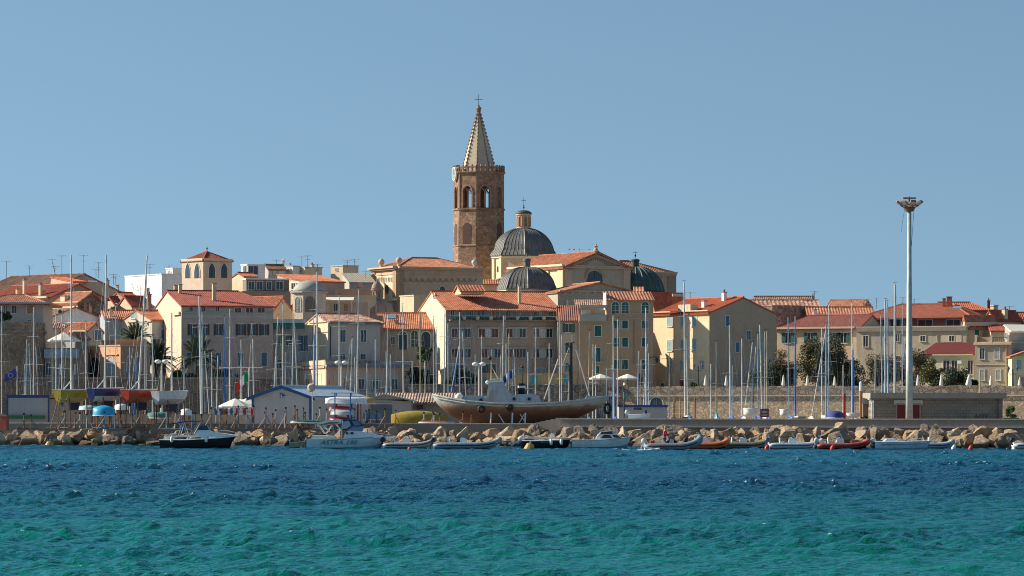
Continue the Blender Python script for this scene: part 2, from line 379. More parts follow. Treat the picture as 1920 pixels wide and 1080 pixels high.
    def chimney(s, face, x0, y0, x1, y1, back=1.5, mat=None, flue=True):
        """chimney whose picture box is x0..x1, y0..y1, standing `back` metres behind the given face"""
        mat = mat or s.wallm
        if s.swap: face = 'L'
        a0, _ = s.uv(face, x0, y1); a1, _ = s.uv(face, x1, y0); a0, a1 = min(a0, a1), max(a0, a1)
        yy = s.Y + (back*s.c if face == 'R' else back*s.n)
        if face == 'R':
            k = ((x0+x1)/2-960)/F; x = (k*(s.Y+back*s.c) - s.Cx + back*s.n) / (s.c - k*s.n); yy = s.Y + back*s.c + x*s.n
        zt = ZP(y0, yy) - s.base; zb = ZP(y1, yy) - s.base - 1.2; w = max((x1-x0)/F*yy, 0.35)
        mb = MB(); cx, cy = (x, back) if face == 'R' else (back, (a0+a1)/2)
        mb.box(cx-w/2, cx+w/2, cy-w/2, cy+w/2, zb, zt-0.25)
        o = mb.build('chimney', mat, s.o)
        cp = MB().box(cx-w/2-.06, cx+w/2+.06, cy-w/2-.06, cy+w/2+.06, zt-0.25, zt-0.15)
        cp.build('chimney_cap', CONC, o)
        if flue: MB().lathe([(w*0.3, 0), (w*0.26, 0.3)], 8, (cx, cy, zt-0.15)).build('chimney_pot', plain('clay_pot', (0.3, 0.12, 0.08)), o)
        return o
    def skylight(s, px, py, w=1.2, h=0.9, back=2.0):
        x, _ = s.uv('R', px, py); z = s.ze + back*s.sl + 0.12
        if s.swap:
            mb = MB(); q = [(back-h/2, x-w/2, z-h/2*s.sl), (back-h/2, x+w/2, z-h/2*s.sl), (back+h/2, x+w/2, z+h/2*s.sl), (back+h/2, x-w/2, z+h/2*s.sl)]
            mb.add(q + [(a, b, c-.15) for a, b, c in q], [(0,1,2,3),(7,6,5,4),(0,4,5,1),(1,5,6,2),(2,6,7,3),(3,7,4,0)])
            return mb.build('skylight', plain('skylight_glass', (0.25, 0.3, 0.33), 0.2), s.o)
        mb = MB(); mb.add([(x-w/2, back-h/2, z-h/2*s.sl), (x+w/2, back-h/2, z-h/2*s.sl), (x+w/2, back+h/2, z+h/2*s.sl), (x-w/2, back+h/2, z+h/2*s.sl),
                (x-w/2, back-h/2, z-h/2*s.sl-.15), (x+w/2, back-h/2, z-h/2*s.sl-.15), (x+w/2, back+h/2, z+h/2*s.sl-.15), (x-w/2, back+h/2, z+h/2*s.sl-.15)],
                [(0,1,2,3),(7,6,5,4),(0,4,5,1),(1,5,6,2),(2,6,7,3),(3,7,4,0)])
        return mb.build('skylight', plain('skylight_glass', (0.25, 0.3, 0.33), 0.2), s.o)
# ============================================================ SETTING
def struct(name, mb, mat, smooth=False):
    o = mb.build(name, mat, None, smooth); tag(o, kind='structure'); return o
# breakwater line: toe of the rocks at the waterline
A0 = Vector((XP(0, 269), 269)); B0 = Vector((XP(1920, 246), 246))
BD = (B0 - A0).normalized(); BN = Vector((-BD.y, BD.x))
BROT = atan2(BD.y, BD.x)
def bw(s, off): p = A0 + BD*s + BN*off; return p.x, p.y
def bs(px, off):
    k = (px-960)/F; a = A0 + BN*off; return (k*a.y - a.x) / (BD.x - k*BD.y)
def bwp(px, off): return bw(bs(px, off), off)

# --- sea: one displaced sheet out to the breakwater and a wide calmer sheet beyond and around it
def sea_material():
    m, t, b = newmat('sea_water')
    tc = t.nodes.new('ShaderNodeTexCoord'); sp = t.nodes.new('ShaderNodeSeparateXYZ'); t.links.new(tc.outputs['Object'], sp.inputs[0])
    # distance from the beach, disturbed by weed patches
    n1 = noi(t, 0.045, (1, 2.2, 1), detail=6, rough=0.65)
    n2 = noi(t, 0.22, (1, 2.5, 1), detail=6, rough=0.6)
    def math(op, a, c):
        q = nd(t, 'ShaderNodeMath', operation=op)
        for i, x in enumerate((a, c)):
            if isinstance(x, (int, float)): q.inputs[i].default_value = x
            else: t.links.new(x, q.inputs[i])
        return q.outputs[0]
    d = math('ADD', sp.outputs['Y'], math('MULTIPLY', math('SUBTRACT', n1, 0.5), 110))
    d = math('ADD', d, math('MULTIPLY', math('SUBTRACT', n2, 0.5), 40))
    f = math('DIVIDE', math('SUBTRACT', d, 55), 215)
    r = t.nodes.new('ShaderNodeValToRGB'); e = r.color_ramp.elements
    stops = [(0.0, (0.002, 0.122, 0.086)), (0.13, (0.001, 0.095, 0.078)), (0.27, (0.0, 0.032, 0.050)), (0.40, (0.0, 0.015, 0.045)),
             (0.52, (0.0, 0.024, 0.058)), (0.64, (0.0, 0.065, 0.078)), (0.76, (0.0, 0.042, 0.080)), (0.92, (0.0, 0.042, 0.09))]
    while len(e) < len(stops): e.new(0.5)
    for k, (p, c) in enumerate(stops): e[k].position = p; e[k].color = (*c, 1)
    t.links.new(f, r.inputs[0])
    # scattered crests of foam
    fo = noi(t, 5.5, (1, 1.0, 1), detail=3, rough=0.5)
    at = t.nodes.new('ShaderNodeAttribute'); at.attribute_name = 'crest'
    fm = math('MULTIPLY', math('GREATER_THAN', at.outputs['Fac'], 0.5), math('GREATER_THAN', fo, 0.62))
    o = mixn(t, fm, r.outputs[0], (0.42, 0.50, 0.52)); o = mixn(t, math('GREATER_THAN', at.outputs['Fac'], 1.5), o, (0.80, 0.84, 0.85))
    nn = noi(t, 3.4, (1, 1.2, 1), detail=4, rough=0.6)
    bn = nd(t, 'ShaderNodeBump'); bn.inputs['Distance'].default_value = 0.14; t.links.new(nn, bn.inputs['Height'])
    df = nd(t, 'ShaderNodeBsdfDiffuse'); t.links.new(o, df.inputs['Color']); t.links.new(bn.outputs[0], df.inputs['Normal'])
    gl = nd(t, 'ShaderNodeBsdfGlossy'); gl.inputs['Color'].default_value = (0.46, 0.93, 1.0, 1); gl.inputs['Roughness'].default_value = 0.05; t.links.new(bn.outputs[0], gl.inputs['Normal'])
    fr = nd(t, 'ShaderNodeFresnel'); fr.inputs['IOR'].default_value = 1.38; t.links.new(bn.outputs[0], fr.inputs['Normal'])
    ms = nd(t, 'ShaderNodeMixShader'); t.links.new(fr.outputs[0], ms.inputs[0]); t.links.new(df.outputs[0], ms.inputs[1]); t.links.new(gl.outputs[0], ms.inputs[2])
    t.links.new(ms.outputs[0], t.nodes['Material Output'].inputs['Surface'])
    return m
SEA = sea_material()
def make_sea():
    NY, NX = 1000, 640
    g = np.linspace(0, 1, NY); Y = 46*np.exp(g*np.log(292/46.0))
    u = np.linspace(-1, 1, NX); YY, UU = np.meshgrid(Y, u, indexing='ij'); XX = UU*(YY*0.15*1.25+7)
    rs = np.random.RandomState(3); Z = np.zeros_like(XX); dX = np.zeros_like(XX)
    for i in range(120):
        L = 0.35*(4.0/0.35)**rs.rand(); th = radians(65) + rs.randn()*0.8
        k = 2*pi/L; a = 0.0105*L**0.42*(0.5+rs.rand()); ph = rs.rand()*2*pi
        fade = np.clip((L*9.0)/(np.gradient(Y)[:, None]*18), 0, 1)
        arg = k*(cos(th)*XX + sin(th)*YY) + ph
        Z += a*np.sin(arg)*fade
    gust = np.zeros_like(XX)
    for i in range(14):
        L = 14 + 50*rs.rand(); th = rs.rand()*pi; gust += np.sin(2*pi/L*(cos(th)*XX*0.6+sin(th)*YY*1.3)+rs.rand()*6.28)
    gust = 1 + 0.22*gust/2.6
    Z *= 0.042/Z.std(); Z *= gust; s = Z.std(); Z *= 1 + 0.30*np.clip((YY-85)/60, 0, 1) - 0.55*np.clip((YY-190)/60, 0, 1); Z = Z + 0.10*(Z**2)/s - 0.10*s; Z = np.maximum(Z, -0.28)
    crest = (Z > 4.55*s).astype(np.float32)
    # wash behind the moving dinghy
    wk = np.zeros_like(XX); bx, by = XP(1213, 236), 236.0
    dx = (bx - XX); near = np.exp(-((YY-by)/(0.35+0.10*np.clip(dx, 0, 9)))**2)*(dx > -0.9)*(dx < 3.0)
    wk = near*np.clip(1-dx/2.9, 0, 1)
    Z += 0.20*wk*(0.7+0.5*np.sin(XX*9)*np.sin(YY*7)); crest = np.maximum(crest, (wk > 0.22).astype(np.float32)*2)
    co = np.stack([XX, YY, Z], -1).reshape(-1, 3).astype(np.float32)
    idx = np.arange(NY*NX).reshape(NY, NX)
    q = np.stack([idx[:-1, :-1], idx[:-1, 1:], idx[1:, 1:], idx[1:, :-1]], -1).reshape(-1, 4)
    me = bpy.data.meshes.new('sea'); me.vertices.add(len(co)); me.vertices.foreach_set('co', co.ravel())
    me.loops.add(q.size); me.loops.foreach_set('vertex_index', q.ravel().astype(np.int32))
    me.polygons.add(len(q)); me.polygons.foreach_set('loop_start', np.arange(0, q.size, 4, dtype=np.int32))
    me.update(calc_edges=True); me.polygons.foreach_set('use_smooth', np.ones(len(q), bool))
    at = me.attributes.new('crest', 'FLOAT', 'POINT'); at.data.foreach_set('value', crest.ravel())
    me.materials.append(SEA); o = bpy.data.objects.new('sea', me); COL.objects.link(o); tag(o, kind='structure')
make_sea()
struct('open_water', MB().add([(-6000, -800, -0.3), (6000, -800, -0.3), (6000, 9000, -0.3), (-6000, 9000, -0.3)], [(0, 1, 2, 3)]), SEA)
# --- quay / boat yard behind the breakwater wall
def strip(pxa, pxb, o0, o1, z0, z1):
    s0, s1 = bs(pxa, (o0+o1)/2), bs(pxb, (o0+o1)/2)
    pts = [bw(s0, o0), bw(s1, o0), bw(s1, o1), bw(s0, o1)]
    return MB().prism(pts, lambda x, y, z: (x, y, z), z0, z1)
struct('quay', strip(-500, 2400, 6.9, 44, -2, 1.25), CONC)
struct('rubble_bank', MB().prism([(0.8, -1.5), (6.6, -1.5), (6.6, 0.9), (5.4, 0.6), (2.0, -0.35), (1.2, -0.8)], lambda o, z, s: (*bw(s, o), z), bs(-500, 0), bs(2400, 0)), plain('dark_gap', (0.035, 0.028, 0.022), 0.95, 0, 0.4))  # dark colour paints the shade in the crevices between boulders
struct('harbour_dock', MB().box(-260, 8, 404, 420, -2, 1.1), CONC)
# breakwater walls
def bwall(label, pxa, pxb, off, z1, th=0.45, lip=True):
    s0, s1 = bs(pxa, off), bs(pxb, off); x, y = bw(s0, off)
    o = empty('breakwater_wall', (x, y, -0.5), BROT, label, 'wall'); L = s1-s0
    MB().box(0, L, 0, th, 0, z1+0.5).build('wall', CONC, o)
    MB().box(-0.0, L, -0.05, th+0.05, z1+0.5, z1+0.58).build('coping', plaster('coping', (0.50, 0.44, 0.36), 0.4), o)
    if lip: MB().box(0, L, -0.16, -0.003, z1-0.10, z1).build('ledge', plaster('ledge', (0.42, 0.42, 0.42), 0.4), o)
    return o, L
bwall('long low brown concrete wall above the boulders, left and middle of the breakwater', -500, 1004, 6.5, 1.66, lip=False)
bwr, LR = bwall('taller grey brown concrete wall with a thin ledge above the boulders on the right', 1051, 2400, 6.5, 2.04)
st = empty('stone_steps', (*bwp(1004, 6.5), 0), BROT, 'small flight of concrete steps joining the low and the tall breakwater wall', 'steps')
L = bs(1051, 6.5) - bs(1004, 6.5); mb = MB()
for i in range(5): mb.box(L*i/5, L*(i+1)/5, 0.0, 2.2, -0.5, 1.70+0.09*(i+1))
mb.build('steps', plaster('step_concrete', (0.42, 0.35, 0.27), 0.4), st)

# bastion (sea wall of the old town)
B1 = House('long tan rubble stone sea wall with a parapet, behind the right masts', 1140, 2100, None, 396, 65, 724, WALLST, 'bastion_wall', 'sea wall', base=-1, Wm=1.4)
MB().box(0, 1.4, 0, B1.D, 0, B1.ze-1.12).build('wall', WALLST, B1.o)
MB().box(-0.06, 0.6, 0, B1.D, B1.ze-1.0, B1.ze).build('parapet', PARST, B1.o)
MB().box(-0.22, 0.9, 0, B1.D, B1.ze-1.12, B1.ze-1.0).build('string_course', plaster('pale_ledge', (0.55, 0.46, 0.34)), B1.o)
B1.win('R', 1219, 745, 1243, 768, 'arch', 'g'); w = B1.win('R', 1263, 745, 1286, 784, 'arch', 'O')  # dark left pane painted for the shade inside the open arch
rr = random.Random(5); mb = MB()
x = 0.4
while x < B1.D - 1.6:                         # uneven coping stones
    w_ = rr.uniform(0.5, 1.5); mb.box(-0.02, 0.56, x, x+w_-0.06, B1.ze, B1.ze+rr.uniform(0.03, 0.14)); x += w_
mb.build('coping_stones', STONE, B1.o)
_d = Vector((-sin(B1.phi), cos(B1.phi))); _u = Vector((cos(B1.phi), sin(B1.phi))); _c = Vector((B1.Cx, B1.Y)) + _u*0.8
_l = _c + _d*(B1.D+1); _l0 = Vector((_l.x, max(_l.y, 421.8)))
struct('ground', MB().prism([(-900, 421.9), (_l.x, 421.9), tuple(_l), tuple(_c), (900, _c.y-20), (900, 2500), (-900, 2500)], lambda x, y, z: (x, y, z), -1, 4.9), plaster('town_ground', (0.30, 0.26, 0.21), 0.3))
struct('harbour_quay', MB().prism([tuple(_l - _u*.9), tuple(_c - _u*.9), tuple(_c - _u*12), tuple(_l - _u*12)], lambda x, y, z: (x, y, z), -2, 1.1), CONC)
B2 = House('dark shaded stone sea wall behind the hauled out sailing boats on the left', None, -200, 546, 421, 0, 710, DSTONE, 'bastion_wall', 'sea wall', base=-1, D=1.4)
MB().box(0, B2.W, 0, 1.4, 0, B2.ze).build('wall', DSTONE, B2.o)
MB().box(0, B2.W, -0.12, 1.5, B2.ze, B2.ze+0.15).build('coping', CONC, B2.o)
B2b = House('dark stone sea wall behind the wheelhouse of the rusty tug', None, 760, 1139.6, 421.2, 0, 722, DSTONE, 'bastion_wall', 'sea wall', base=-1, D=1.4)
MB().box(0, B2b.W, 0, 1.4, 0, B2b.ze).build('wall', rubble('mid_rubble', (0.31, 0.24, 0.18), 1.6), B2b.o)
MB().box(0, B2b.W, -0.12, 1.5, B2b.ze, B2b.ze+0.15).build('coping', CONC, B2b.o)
# round bastion tower at the far left
bt = empty('bastion_tower', (XP(14, 432), 432, 0), 0.2, 'huge round brown stone bastion tower at the left edge below the tiled house', 'tower')
zt = ZP(604, 427)
MB().lathe([(5.6, -1), (5.15, 2), (4.75, zt-1.4), (4.95, zt-1.3), (4.95, zt-1.0), (4.75, zt-0.9), (4.75, zt), (4.3, zt), (4.3, zt-1)], 28).build('wall', rubble('bastion_brown', (0.30, 0.215, 0.155), 2.4, 0.75, 0.22), bt)
# ============================================================ TOWN HOUSES (left to right)
T = lambda *a, **k: House(*a, **k)
# ---- far left
h = T('long house with a weathered brown tiled roof and bare grey gable on the left skyline', -45, 92, 224, 520, 48, 541, plaster('grey_stucco', (0.36, 0.31, 0.26), 0.5)); h.roof('g', 513, OLDTILE, 'v', o=0.5)
h.band('R', 165, 526, 182, 528.5, 0.04, WHITEP, 'sign_board'); h.chimney('R', 199, 523, 204, 540, 0.6, BROWNP)
h.chimney('L', 33, 520, 37, 538, 1.2, CREAM); h.chimney('L', 84, 525, 88, 536, 1.2); h.chimney('L', 95, 524, 99, 536, 1.2, CREAM)
h = T('low house with smooth red tiles and dark side gable below the long brown roof', -30, 93, 202, 492, 46, 557, BROWNP); h.roof('g', 532, RED, 'v', o=0.45)
h.band('L', 34, 556, 92, 560, 0.5, CREAM, 'cornice')
for a, b, c, d in ((33, 520, 38, 543), (20, 537, 25, 553), (63, 530, 69, 546)): h.chimney('L', a, b, c, d, 1.0, CREAM)
h = T('small pink walled attic with red pent roof on the left skyline', 96, 137, 163, 505, 30, 527, SALW); h.roof('shed', 519, BRIGHT, 'u')
for x in (141, 148, 157): h.win('R', x-1.6, 529, x+1.6, 535, 'glass', 'g')
h = T('tiled house with pale shaded wall on top of the round bastion tower', None, -40, 81, 436, 0, 567, plaster('pale_grey', (0.46, 0.42, 0.37), 0.3), D=9); h.roof('hip', 553, SALMON, 'u', 3, 3, o=1.1)
for a, b in ((8, 13), (22, 31)): h.win('R', a, 569, b, 587, 'glass', 'g')
h.win('R', 51, 570, 63, 588, 'shut', 'O'); h.band('R', -20, 567, 97, 570, 1.15, BLUEG, 'gutter'); h.win('R', 52, 600, 58, 603, 'glass', 'g')
h = T('white house wall with a round window on a clipped gable, left quarter', 74, 84, 198, 462, 8, 598, WHITEP); h.roof('g', 575, SALMON, 'v', o=0.15, og=0.2)
h.win('R', 109, 581, 116, 588, 'oculus', 'g'); h.chimney('R', 159, 570, 162, 581, 1, BROWNP); h.chimney('R', 168, 571, 171, 581, 1, CREAM)
h = T('small house with cream band and dark rubble gable, pinkish tiled roof', 98, 147, 198, 478, 40, 566, rubble('dark_gable', (0.27, 0.21, 0.17), 1.8)); h.roof('g', 547, SALMON, 'v')
h.band('L', 99, 566, 146, 578, 0.06, CREAM, 'plaster_band'); h.chimney('L', 107, 551, 122, 563, 0.8, CREAM, False)
h = T('house with rough orange tiles behind the leftmost parasol', None, 66, 129, 450, 0, 613, CREAM, D=6); h.roof('hip', 597, BROWN, 'u', 0, 3, o=0.3)
h = T('small house with a bright orange hipped roof and grey blue shuttered side wall', 118, 164, 194, 446, 50, 620, BLUEG); h.roof('g', 605, ORANGE, 'v', h1=0.1, o=0.4)
h.win('R', 177, 619, 190, 638, 'shut', 'U'); h.band('L', 133, 619, 163, 622, 0.3, CREAM, 'cornice')
h = T('first of two small cream gables with red tiles side by side, left of the palazzo', 191, 219, 234, 500, 35, 575, CREAM); h.roof('g', 556, RED, 'u', o=0.2)
h = T('second of two small cream gables with red tiles side by side, nearer the palazzo', 220, 247, 284, 496, 35, 573, CREAM); h.roof('g', 555, RED, 'u', o=0.2)
h = T('low brown roofed house peeping above the two small cream gables', 205, 235, 262, 515, 35, 558, BROWNP); h.roof('g', 548, RED, 'u')
h = T('blue grey house with orange tiled roof left of the feathery palm', 186, 196, 254, 455, 12, 596, BLUEG); h.roof('g', 582, SALMON, 'u', o=0.3)
h.chimney('R', 206, 577, 211, 594, 1.0, CREAM); h.win('R', 226, 617, 235, 632, 'shut', 'U')
h = T('cream and blue grey house with one blue shuttered window beside the palazzo', 226, 285, 342, 450, 40, 599, plaster('pale_cream', (0.62, 0.57, 0.44), 0.25)); h.roof('g', 581, ORANGE, 'u', o=0.25)
h.win('L', 247, 586, 254, 597, 'shut', 'T'); h.band('L', 240, 602, 284, 604, 0.15, CREAM, 'string_course')
h.band('R', 285.5, 599, 341, 700, .012, BLUEG, 'painted_front'); h.win('R', 302, 618, 311, 640, 'shut', 'U')  # front face blue grey, unlike the cream side
# white block
h = T('bright white flat roofed block standing above the small gables on the left skyline', 234, 303, 342, 515, 35, 515, plaster('bright_white', (0.88, 0.87, 0.84), 0.08)); h.roof('flat', 0, WHITEP)
h.win('L', 276, 540, 280, 552, 'glass', 'g'); h.band('L', 272, 516, 275, 556, 0.05, GREYP, 'downpipe')
h = T('small white roof hut on top of the white block', 311, 324, 340, 522, 38, 504, plaster('hut_white', (0.78, 0.76, 0.72), 0.1)); h.roof('flat', 0, WHITEP); h.win('L', 315, 508, 321, 515, 'arch', 'O')
# square tower with lancets
h = T('square cream tower with paired pointed windows and a red pyramid roof', 341, 381, 435, 484, 38, 487, plaster('tower_cream', (0.62, 0.49, 0.37), 0.2), 'watch_tower', 'tower')
h.roof('p', 471, RED, 'u', h0=h.W/2-0.01, h1=h.W/2-0.01, o=0.18); h.band('L', 341, 485, 381, 490, 0.16, CREAM); h.band('R', 381, 485, 435, 490, 0.16, CREAM)
for a, b in ((348, 357), (365, 375)): h.win('L', a, 493, b, 521, 'lancet', 'g')
for a, b in ((391, 403), (414, 426)): h.win('R', a, 493, b, 521, 'lancet', 'g')
MB().lathe([(0.12, 0), (0.06, 0.3), (0.18, 0.45), (0.02, 0.7)], 8, (h.W/2, h.D/2, h.zr)).build('finial', CONC, h.o)
# palazzo
PAL = h = T('large pinkish palazzo with a dark red roof and rows of brown shuttered windows', 289, 340, 512, 440, 17, 572, plaster('palazzo_cream', (0.66, 0.53, 0.40), 0.3), 'palazzo'); h.roof('g', 545, DRED, 'u', h0=0, h1=2.6, o=0.35); h.paint('R', PINK)  # cream body, duller pink front: sun and shade put into the colours
for a, b in ((355, 361), (379, 385), (405, 411)): h.win('R', a, 576, b, 584, 'glass', 'B')
for a, b in ((440, 452), (461, 474), (483, 496)): h.win('R', a, 577.5, b, 586, 'glass', 'R')
h.band('R', 340, 586, 512, 588, 0.30, GREYP, 'cornice'); h.band('R', 340, 588, 512, 597, 0.12, GREYP, 'frieze'); h.band('R', 340, 572.5, 512, 575, 0.15, CREAM, 'eaves_band')
for a, b in ((352, 370), (377, 392.5), (401, 419), (442, 461.5), (464, 483.5), (486, 504.5)): h.win('R', a, 608, b, 629, 'open', 'B')
h.band('R', 340, 638, 512, 640, 0.08, GREYP, 'string_course')
for a, b in ((404, 414), (445, 455), (490, 500)): h.win('R', a, 661, b, 686, 'shut', 'U')
h.win('R', 350, 661, 358, 686, 'shut', 'U'); h.band('L', 327, 585, 339, 591, 0.3, CREAM, 'cornice_return'); h.band('R', 340, 697, 512, 699, 0.08, GREYP, 'string_course')
for a, b, c, d, k in ((398, 529, 405, 548, 3.2),): h.chimney('R', a, b, c, d, k, CREAM, False)
h.chimney('L', 306.5, 527, 313.5, 548, 1.4, CREAM, False); h.chimney('L', 315, 527, 321.5, 552, 1.4, CREAM, False)
h.chimney('L', 281, 540, 289, 580, -0.4, BROWNP)
h = T('red tiled wing behind the right end of the palazzo', 430, 505, 556, 470, 50, 590, CREAM); h.roof('g', 556, ORANGE, 'v', o=0.3)
# ---- rooftops in the middle left
h = T('boxy white rooftop flat with dark glazed front on the skyline', 452, 464, 497, 520, 30, 497, WHITEP); h.roof('flat', 0, WHITEP); h.win('R', 466, 499, 483, 514, 'glass', 'g'); h.win('L', 457, 499, 462, 514, 'glass', 'g')
h = T('grey rooftop house with brown tiles and white window panels', 490, 503, 537, 524, 25, 504, GREYP); h.roof('g', 496, OLDTILE, 'u', o=0.2)
for a, b in ((504, 508), (512, 517), (524, 532)): h.win('R', a, 505, b, 514, 'glass', 'W')
for lab, a, b, c, y, m in (('small whitish block right of the skyline satellite dish', 530, 549, 562, 500, WHITEP), ('tan rooftop block with a slim chimney on the skyline', 556, 572, 604, 502, CREAM),
        ('pale square rooftop block left of the cathedral', 620, 643, 672, 499, BEIGE)):
    h = T(lab, a, b, c, 526, 40, y, m); h.roof('flat', 0, GREYP)
    h.win('L', (a+b)/2-2, y+4, (a+b)/2+2, y+9, 'glass', 'g')
    if 'slim' in lab: h.chimney('R', 582, 494, 588, 508, 0.8, CREAM)
    if 'whitish' in lab: h.chimney('L', 536, 494, 540, 504, 0.6, WHITEP)
h = T('house with a long orange roof edge and shaded tan side wall on the skyline', 520, 566, 646, 505, 32, 526, plaster('tan_grey', (0.46, 0.38, 0.29), 0.3)); h.roof('shed', 514, ORANGE, 'u', o=0.3)
h.band('L', 539, 527, 565, 543, .012, CREAM, 'painted_wall'); h.win('L', 547, 531, 554, 542, 'glass', 'g'); h.win('L', 556, 531, 561, 542, 'glass', 'g')  # left face in lighter cream, its sunlight put into the colour
h = T('cream walled house with a red roof edge right of the square cream tower', 435, 457, 482, 505, 35, 517, CREAM); h.roof('g', 511, ORANGE, 'u', o=0.2)
h = T('terrace house with a shaded pergola and pot plants right of the square tower', 440, 458, 545, 488, 15, 548, plaster('terrace_wall', (0.33, 0.25, 0.2), 0.4)); h.roof('flat', 0, CONC)
h = T('dark open loggia under a white beam on the terrace right of the square tower', 455, 462, 542, 492, 15, 524, plaster('loggia_dark', (0.22, 0.19, 0.17), 0.3)); h.roof('flat', 0, WHITEP)
for a, b in ((466, 476), (482, 492), (500, 508), (518, 530)): h.win('R', a, 528, b, 543, 'glass', 'g')
h = T('long grey house with sloping cement roof left of the cathedral front', 642, 655, 704, 520, 20, 528, GREYP); h.roof('shed', 512, plain('cement_roof', (0.42, 0.38, 0.31), 0.9), 'u', o=0.2)
h = T('salmon terrace house with long parapet left of the small brown dome', None, 628, 702, 500, 0, 544, SALW, D=6); h.roof('flat', 0, SALW); h.band('R', 672, 530, 680, 543, 0.3, SALW, 'stair_hut')
h = T('flat cream house above the white terrace canopy', None, 588, 705, 488, 0, 556, CREAM, D=6); h.roof('flat', 0, CREAM)
h = T('pale terrace house with a white canopy behind the brown tiled roof', None, 602, 690, 470, 0, 568, plaster('terrace_pink', (0.60, 0.47, 0.37), 0.3), D=6); h.roof('flat', 0, CREAM)
h.win('R', 611, 570, 617, 583, 'glass', 'W'); h.win('R', 626, 570, 633, 583, 'glass', 'g'); h.win('R', 645, 570, 652, 583, 'glass', 'O')
for a in (608, 660): h.band('R', a, 562, a+1.5, 584, 1.8, WHITE, 'canopy_post', inn=-1.7)
zc = h.R(608, 560)[1]; x0_, x1_ = h.R(607, 560)[0], h.R(664, 560)[0]
MB().add([(x0_, -2.2, zc-0.25), (x1_, -2.2, zc-0.25), (x1_, 0, zc+0.2), (x0_, 0, zc+0.2), (x0_, -2.2, zc-0.33), (x1_, -2.2, zc-0.33), (x1_, 0, zc+0.1), (x0_, 0, zc+0.1)],
    [(0,1,2,3),(7,6,5,4),(0,4,5,1),(1,5,6,2),(2,6,7,3),(3,7,4,0)]).build('canopy', CLOTH, h.o)
h = T('orange roofed house partly hidden behind the mast left of the domed chapel', 470, 500, 562, 475, 35, 601, CREAM); h.roof('g', 572, SALMON, 'u', o=0.2)
# ---- chapel with a little dome
ch = empty('chapel', (XP(580, 466), 466, 4.9), 0, 'small cream octagonal chapel with arched window and pale grey dome', 'chapel')
s_ = F/466; R_ = 33/s_; zc_ = ZP(551, 466)-4.9; a0 = radians(-90-62)
MB().lathe([(R_, 0), (R_, zc_)], 8, a0=a0).build('wall', plaster('chapel_wall', (0.58, 0.50, 0.40), 0.25), ch)
MB().lathe([(R_+.05, zc_), (R_+.35, zc_+.12), (R_+.35, zc_+.28), (R_*.9, zc_+.32)], 8, a0=a0).build('cornice', GREYP, ch)
MB().lathe([(R_*0.92*cos(t*pi/2/8)+0.02, zc_+.3+1.55*sin(t*pi/2/8)) for t in range(9)], 16, a0=a0).build('dome', plain('pale_lead', (0.36, 0.35, 0.32), 0.7), ch, True)
def face_frame(R, n, a0, i):
    a = a0 + 2*pi*(i+0.5)/n; ap = R*cos(pi/n); c = Vector((cos(a)*ap, sin(a)*ap, 0)); u = Vector((-sin(a), cos(a), 0)); nr = Vector((cos(a), sin(a), 0))
    return lambda x, z, o: tuple(c + u*x + nr*o + Vector((0, 0, z)))
def arch_win(parent, f, w, zb, zt, pane=GLASS, surround=FRAMEW, bars=True, name='window'):
    K = 12; r = w/2; zs = zt-r
    body = [(r*cos(pi*k/K), zs+r*sin(pi*k/K)) for k in range(K+1)] + [(-r, zb), (r, zb)]
    out = [((r+.12)*cos(pi*k/K), zs+(r+.12)*sin(pi*k/K)) for k in range(K+1)] + [(-r-.12, zb), (r+.12, zb)]
    n = len(body); m = MB(); vs = [f(p[0], p[1], .08) for p in body] + [f(p[0], p[1], .08) for p in out] + [f(p[0], p[1], 0) for p in body] + [f(p[0], p[1], 0) for p in out]
    m.add(vs, [(i, (i+1) % n, n+(i+1) % n, n+i) for i in range(n)] + [(i, (i+1) % n, 2*n+(i+1) % n, 2*n+i) for i in range(n)] + [(n+i, n+(i+1) % n, 3*n+(i+1) % n, 3*n+i) for i in range(n)])
    o = m.build(name, surround, parent); MB().prism(body, f, -.02, .03).build('pane', pane, o)
    if bars:
        m = MB(); nb = 3
        for j in range(nb): xx = -r+w*(j+1)/(nb+1); m.prism([(xx-.025, zb), (xx+.025, zb), (xx+.025, zs+r*.6), (xx-.025, zs+r*.6)], f, .03, .06)
        for j in range(1, 5): zz = zb+(zt-zb)*j/5.5; m.prism([(-r, zz-.02), (r, zz-.02), (r, zz+.02), (-r, zz+.02)], f, .03, .055)
        m.build('glazing_bars', WOOD, o)
    return o
arch_win(ch, face_frame(R_, 8, a0, 0), 1.0, ZP(585, 465)-4.9, ZP(557, 465)-4.9, plain('blue_pane', (0.25, 0.33, 0.38), .3), CREAM)
arch_win(ch, face_frame(R_, 8, a0, 1), 1.35, ZP(585, 465)-4.9, ZP(556, 465)-4.9, plain('lattice_pane', (0.22, 0.19, 0.16), .5), GREYP)
# ---- front row
h = T('grey fronted house with a green awning beside the palazzo', None, 512, 586, 446, 0, 612, plaster('mauve_grey', (0.47, 0.43, 0.40), 0.3), D=7); h.roof('flat', 0, GREYP)
h.band('R', 513, 599, 573, 606, 2.0, plain('pale_awning', (0.5, 0.52, 0.5), .8), 'awning_top', inn=-0.3); h.band('R', 513, 606, 573, 617, 1.9, plain('green_awning', (0.03, 0.16, 0.12), .8), 'awning', inn=-1.7)
for a, b, c in (('glass', 522, 530), ('glass', 536, 548)): h.win('R', b, 629, c, 647, a, 'g')
h.win('R', 560, 629, 577, 658, 'open', 'U'); h.win('R', 520, 675, 527, 690, 'glass', 'g')
h = T('grey fronted house with sunlit cream gable and brown rubble tiled roof', 574, 615, 713, 441, 24, 603, plaster('front_grey', (0.53, 0.46, 0.40), 0.25)); h.roof('hip', 588, BROWN, 'u', h0=0, h1=1.8, o=0.45)
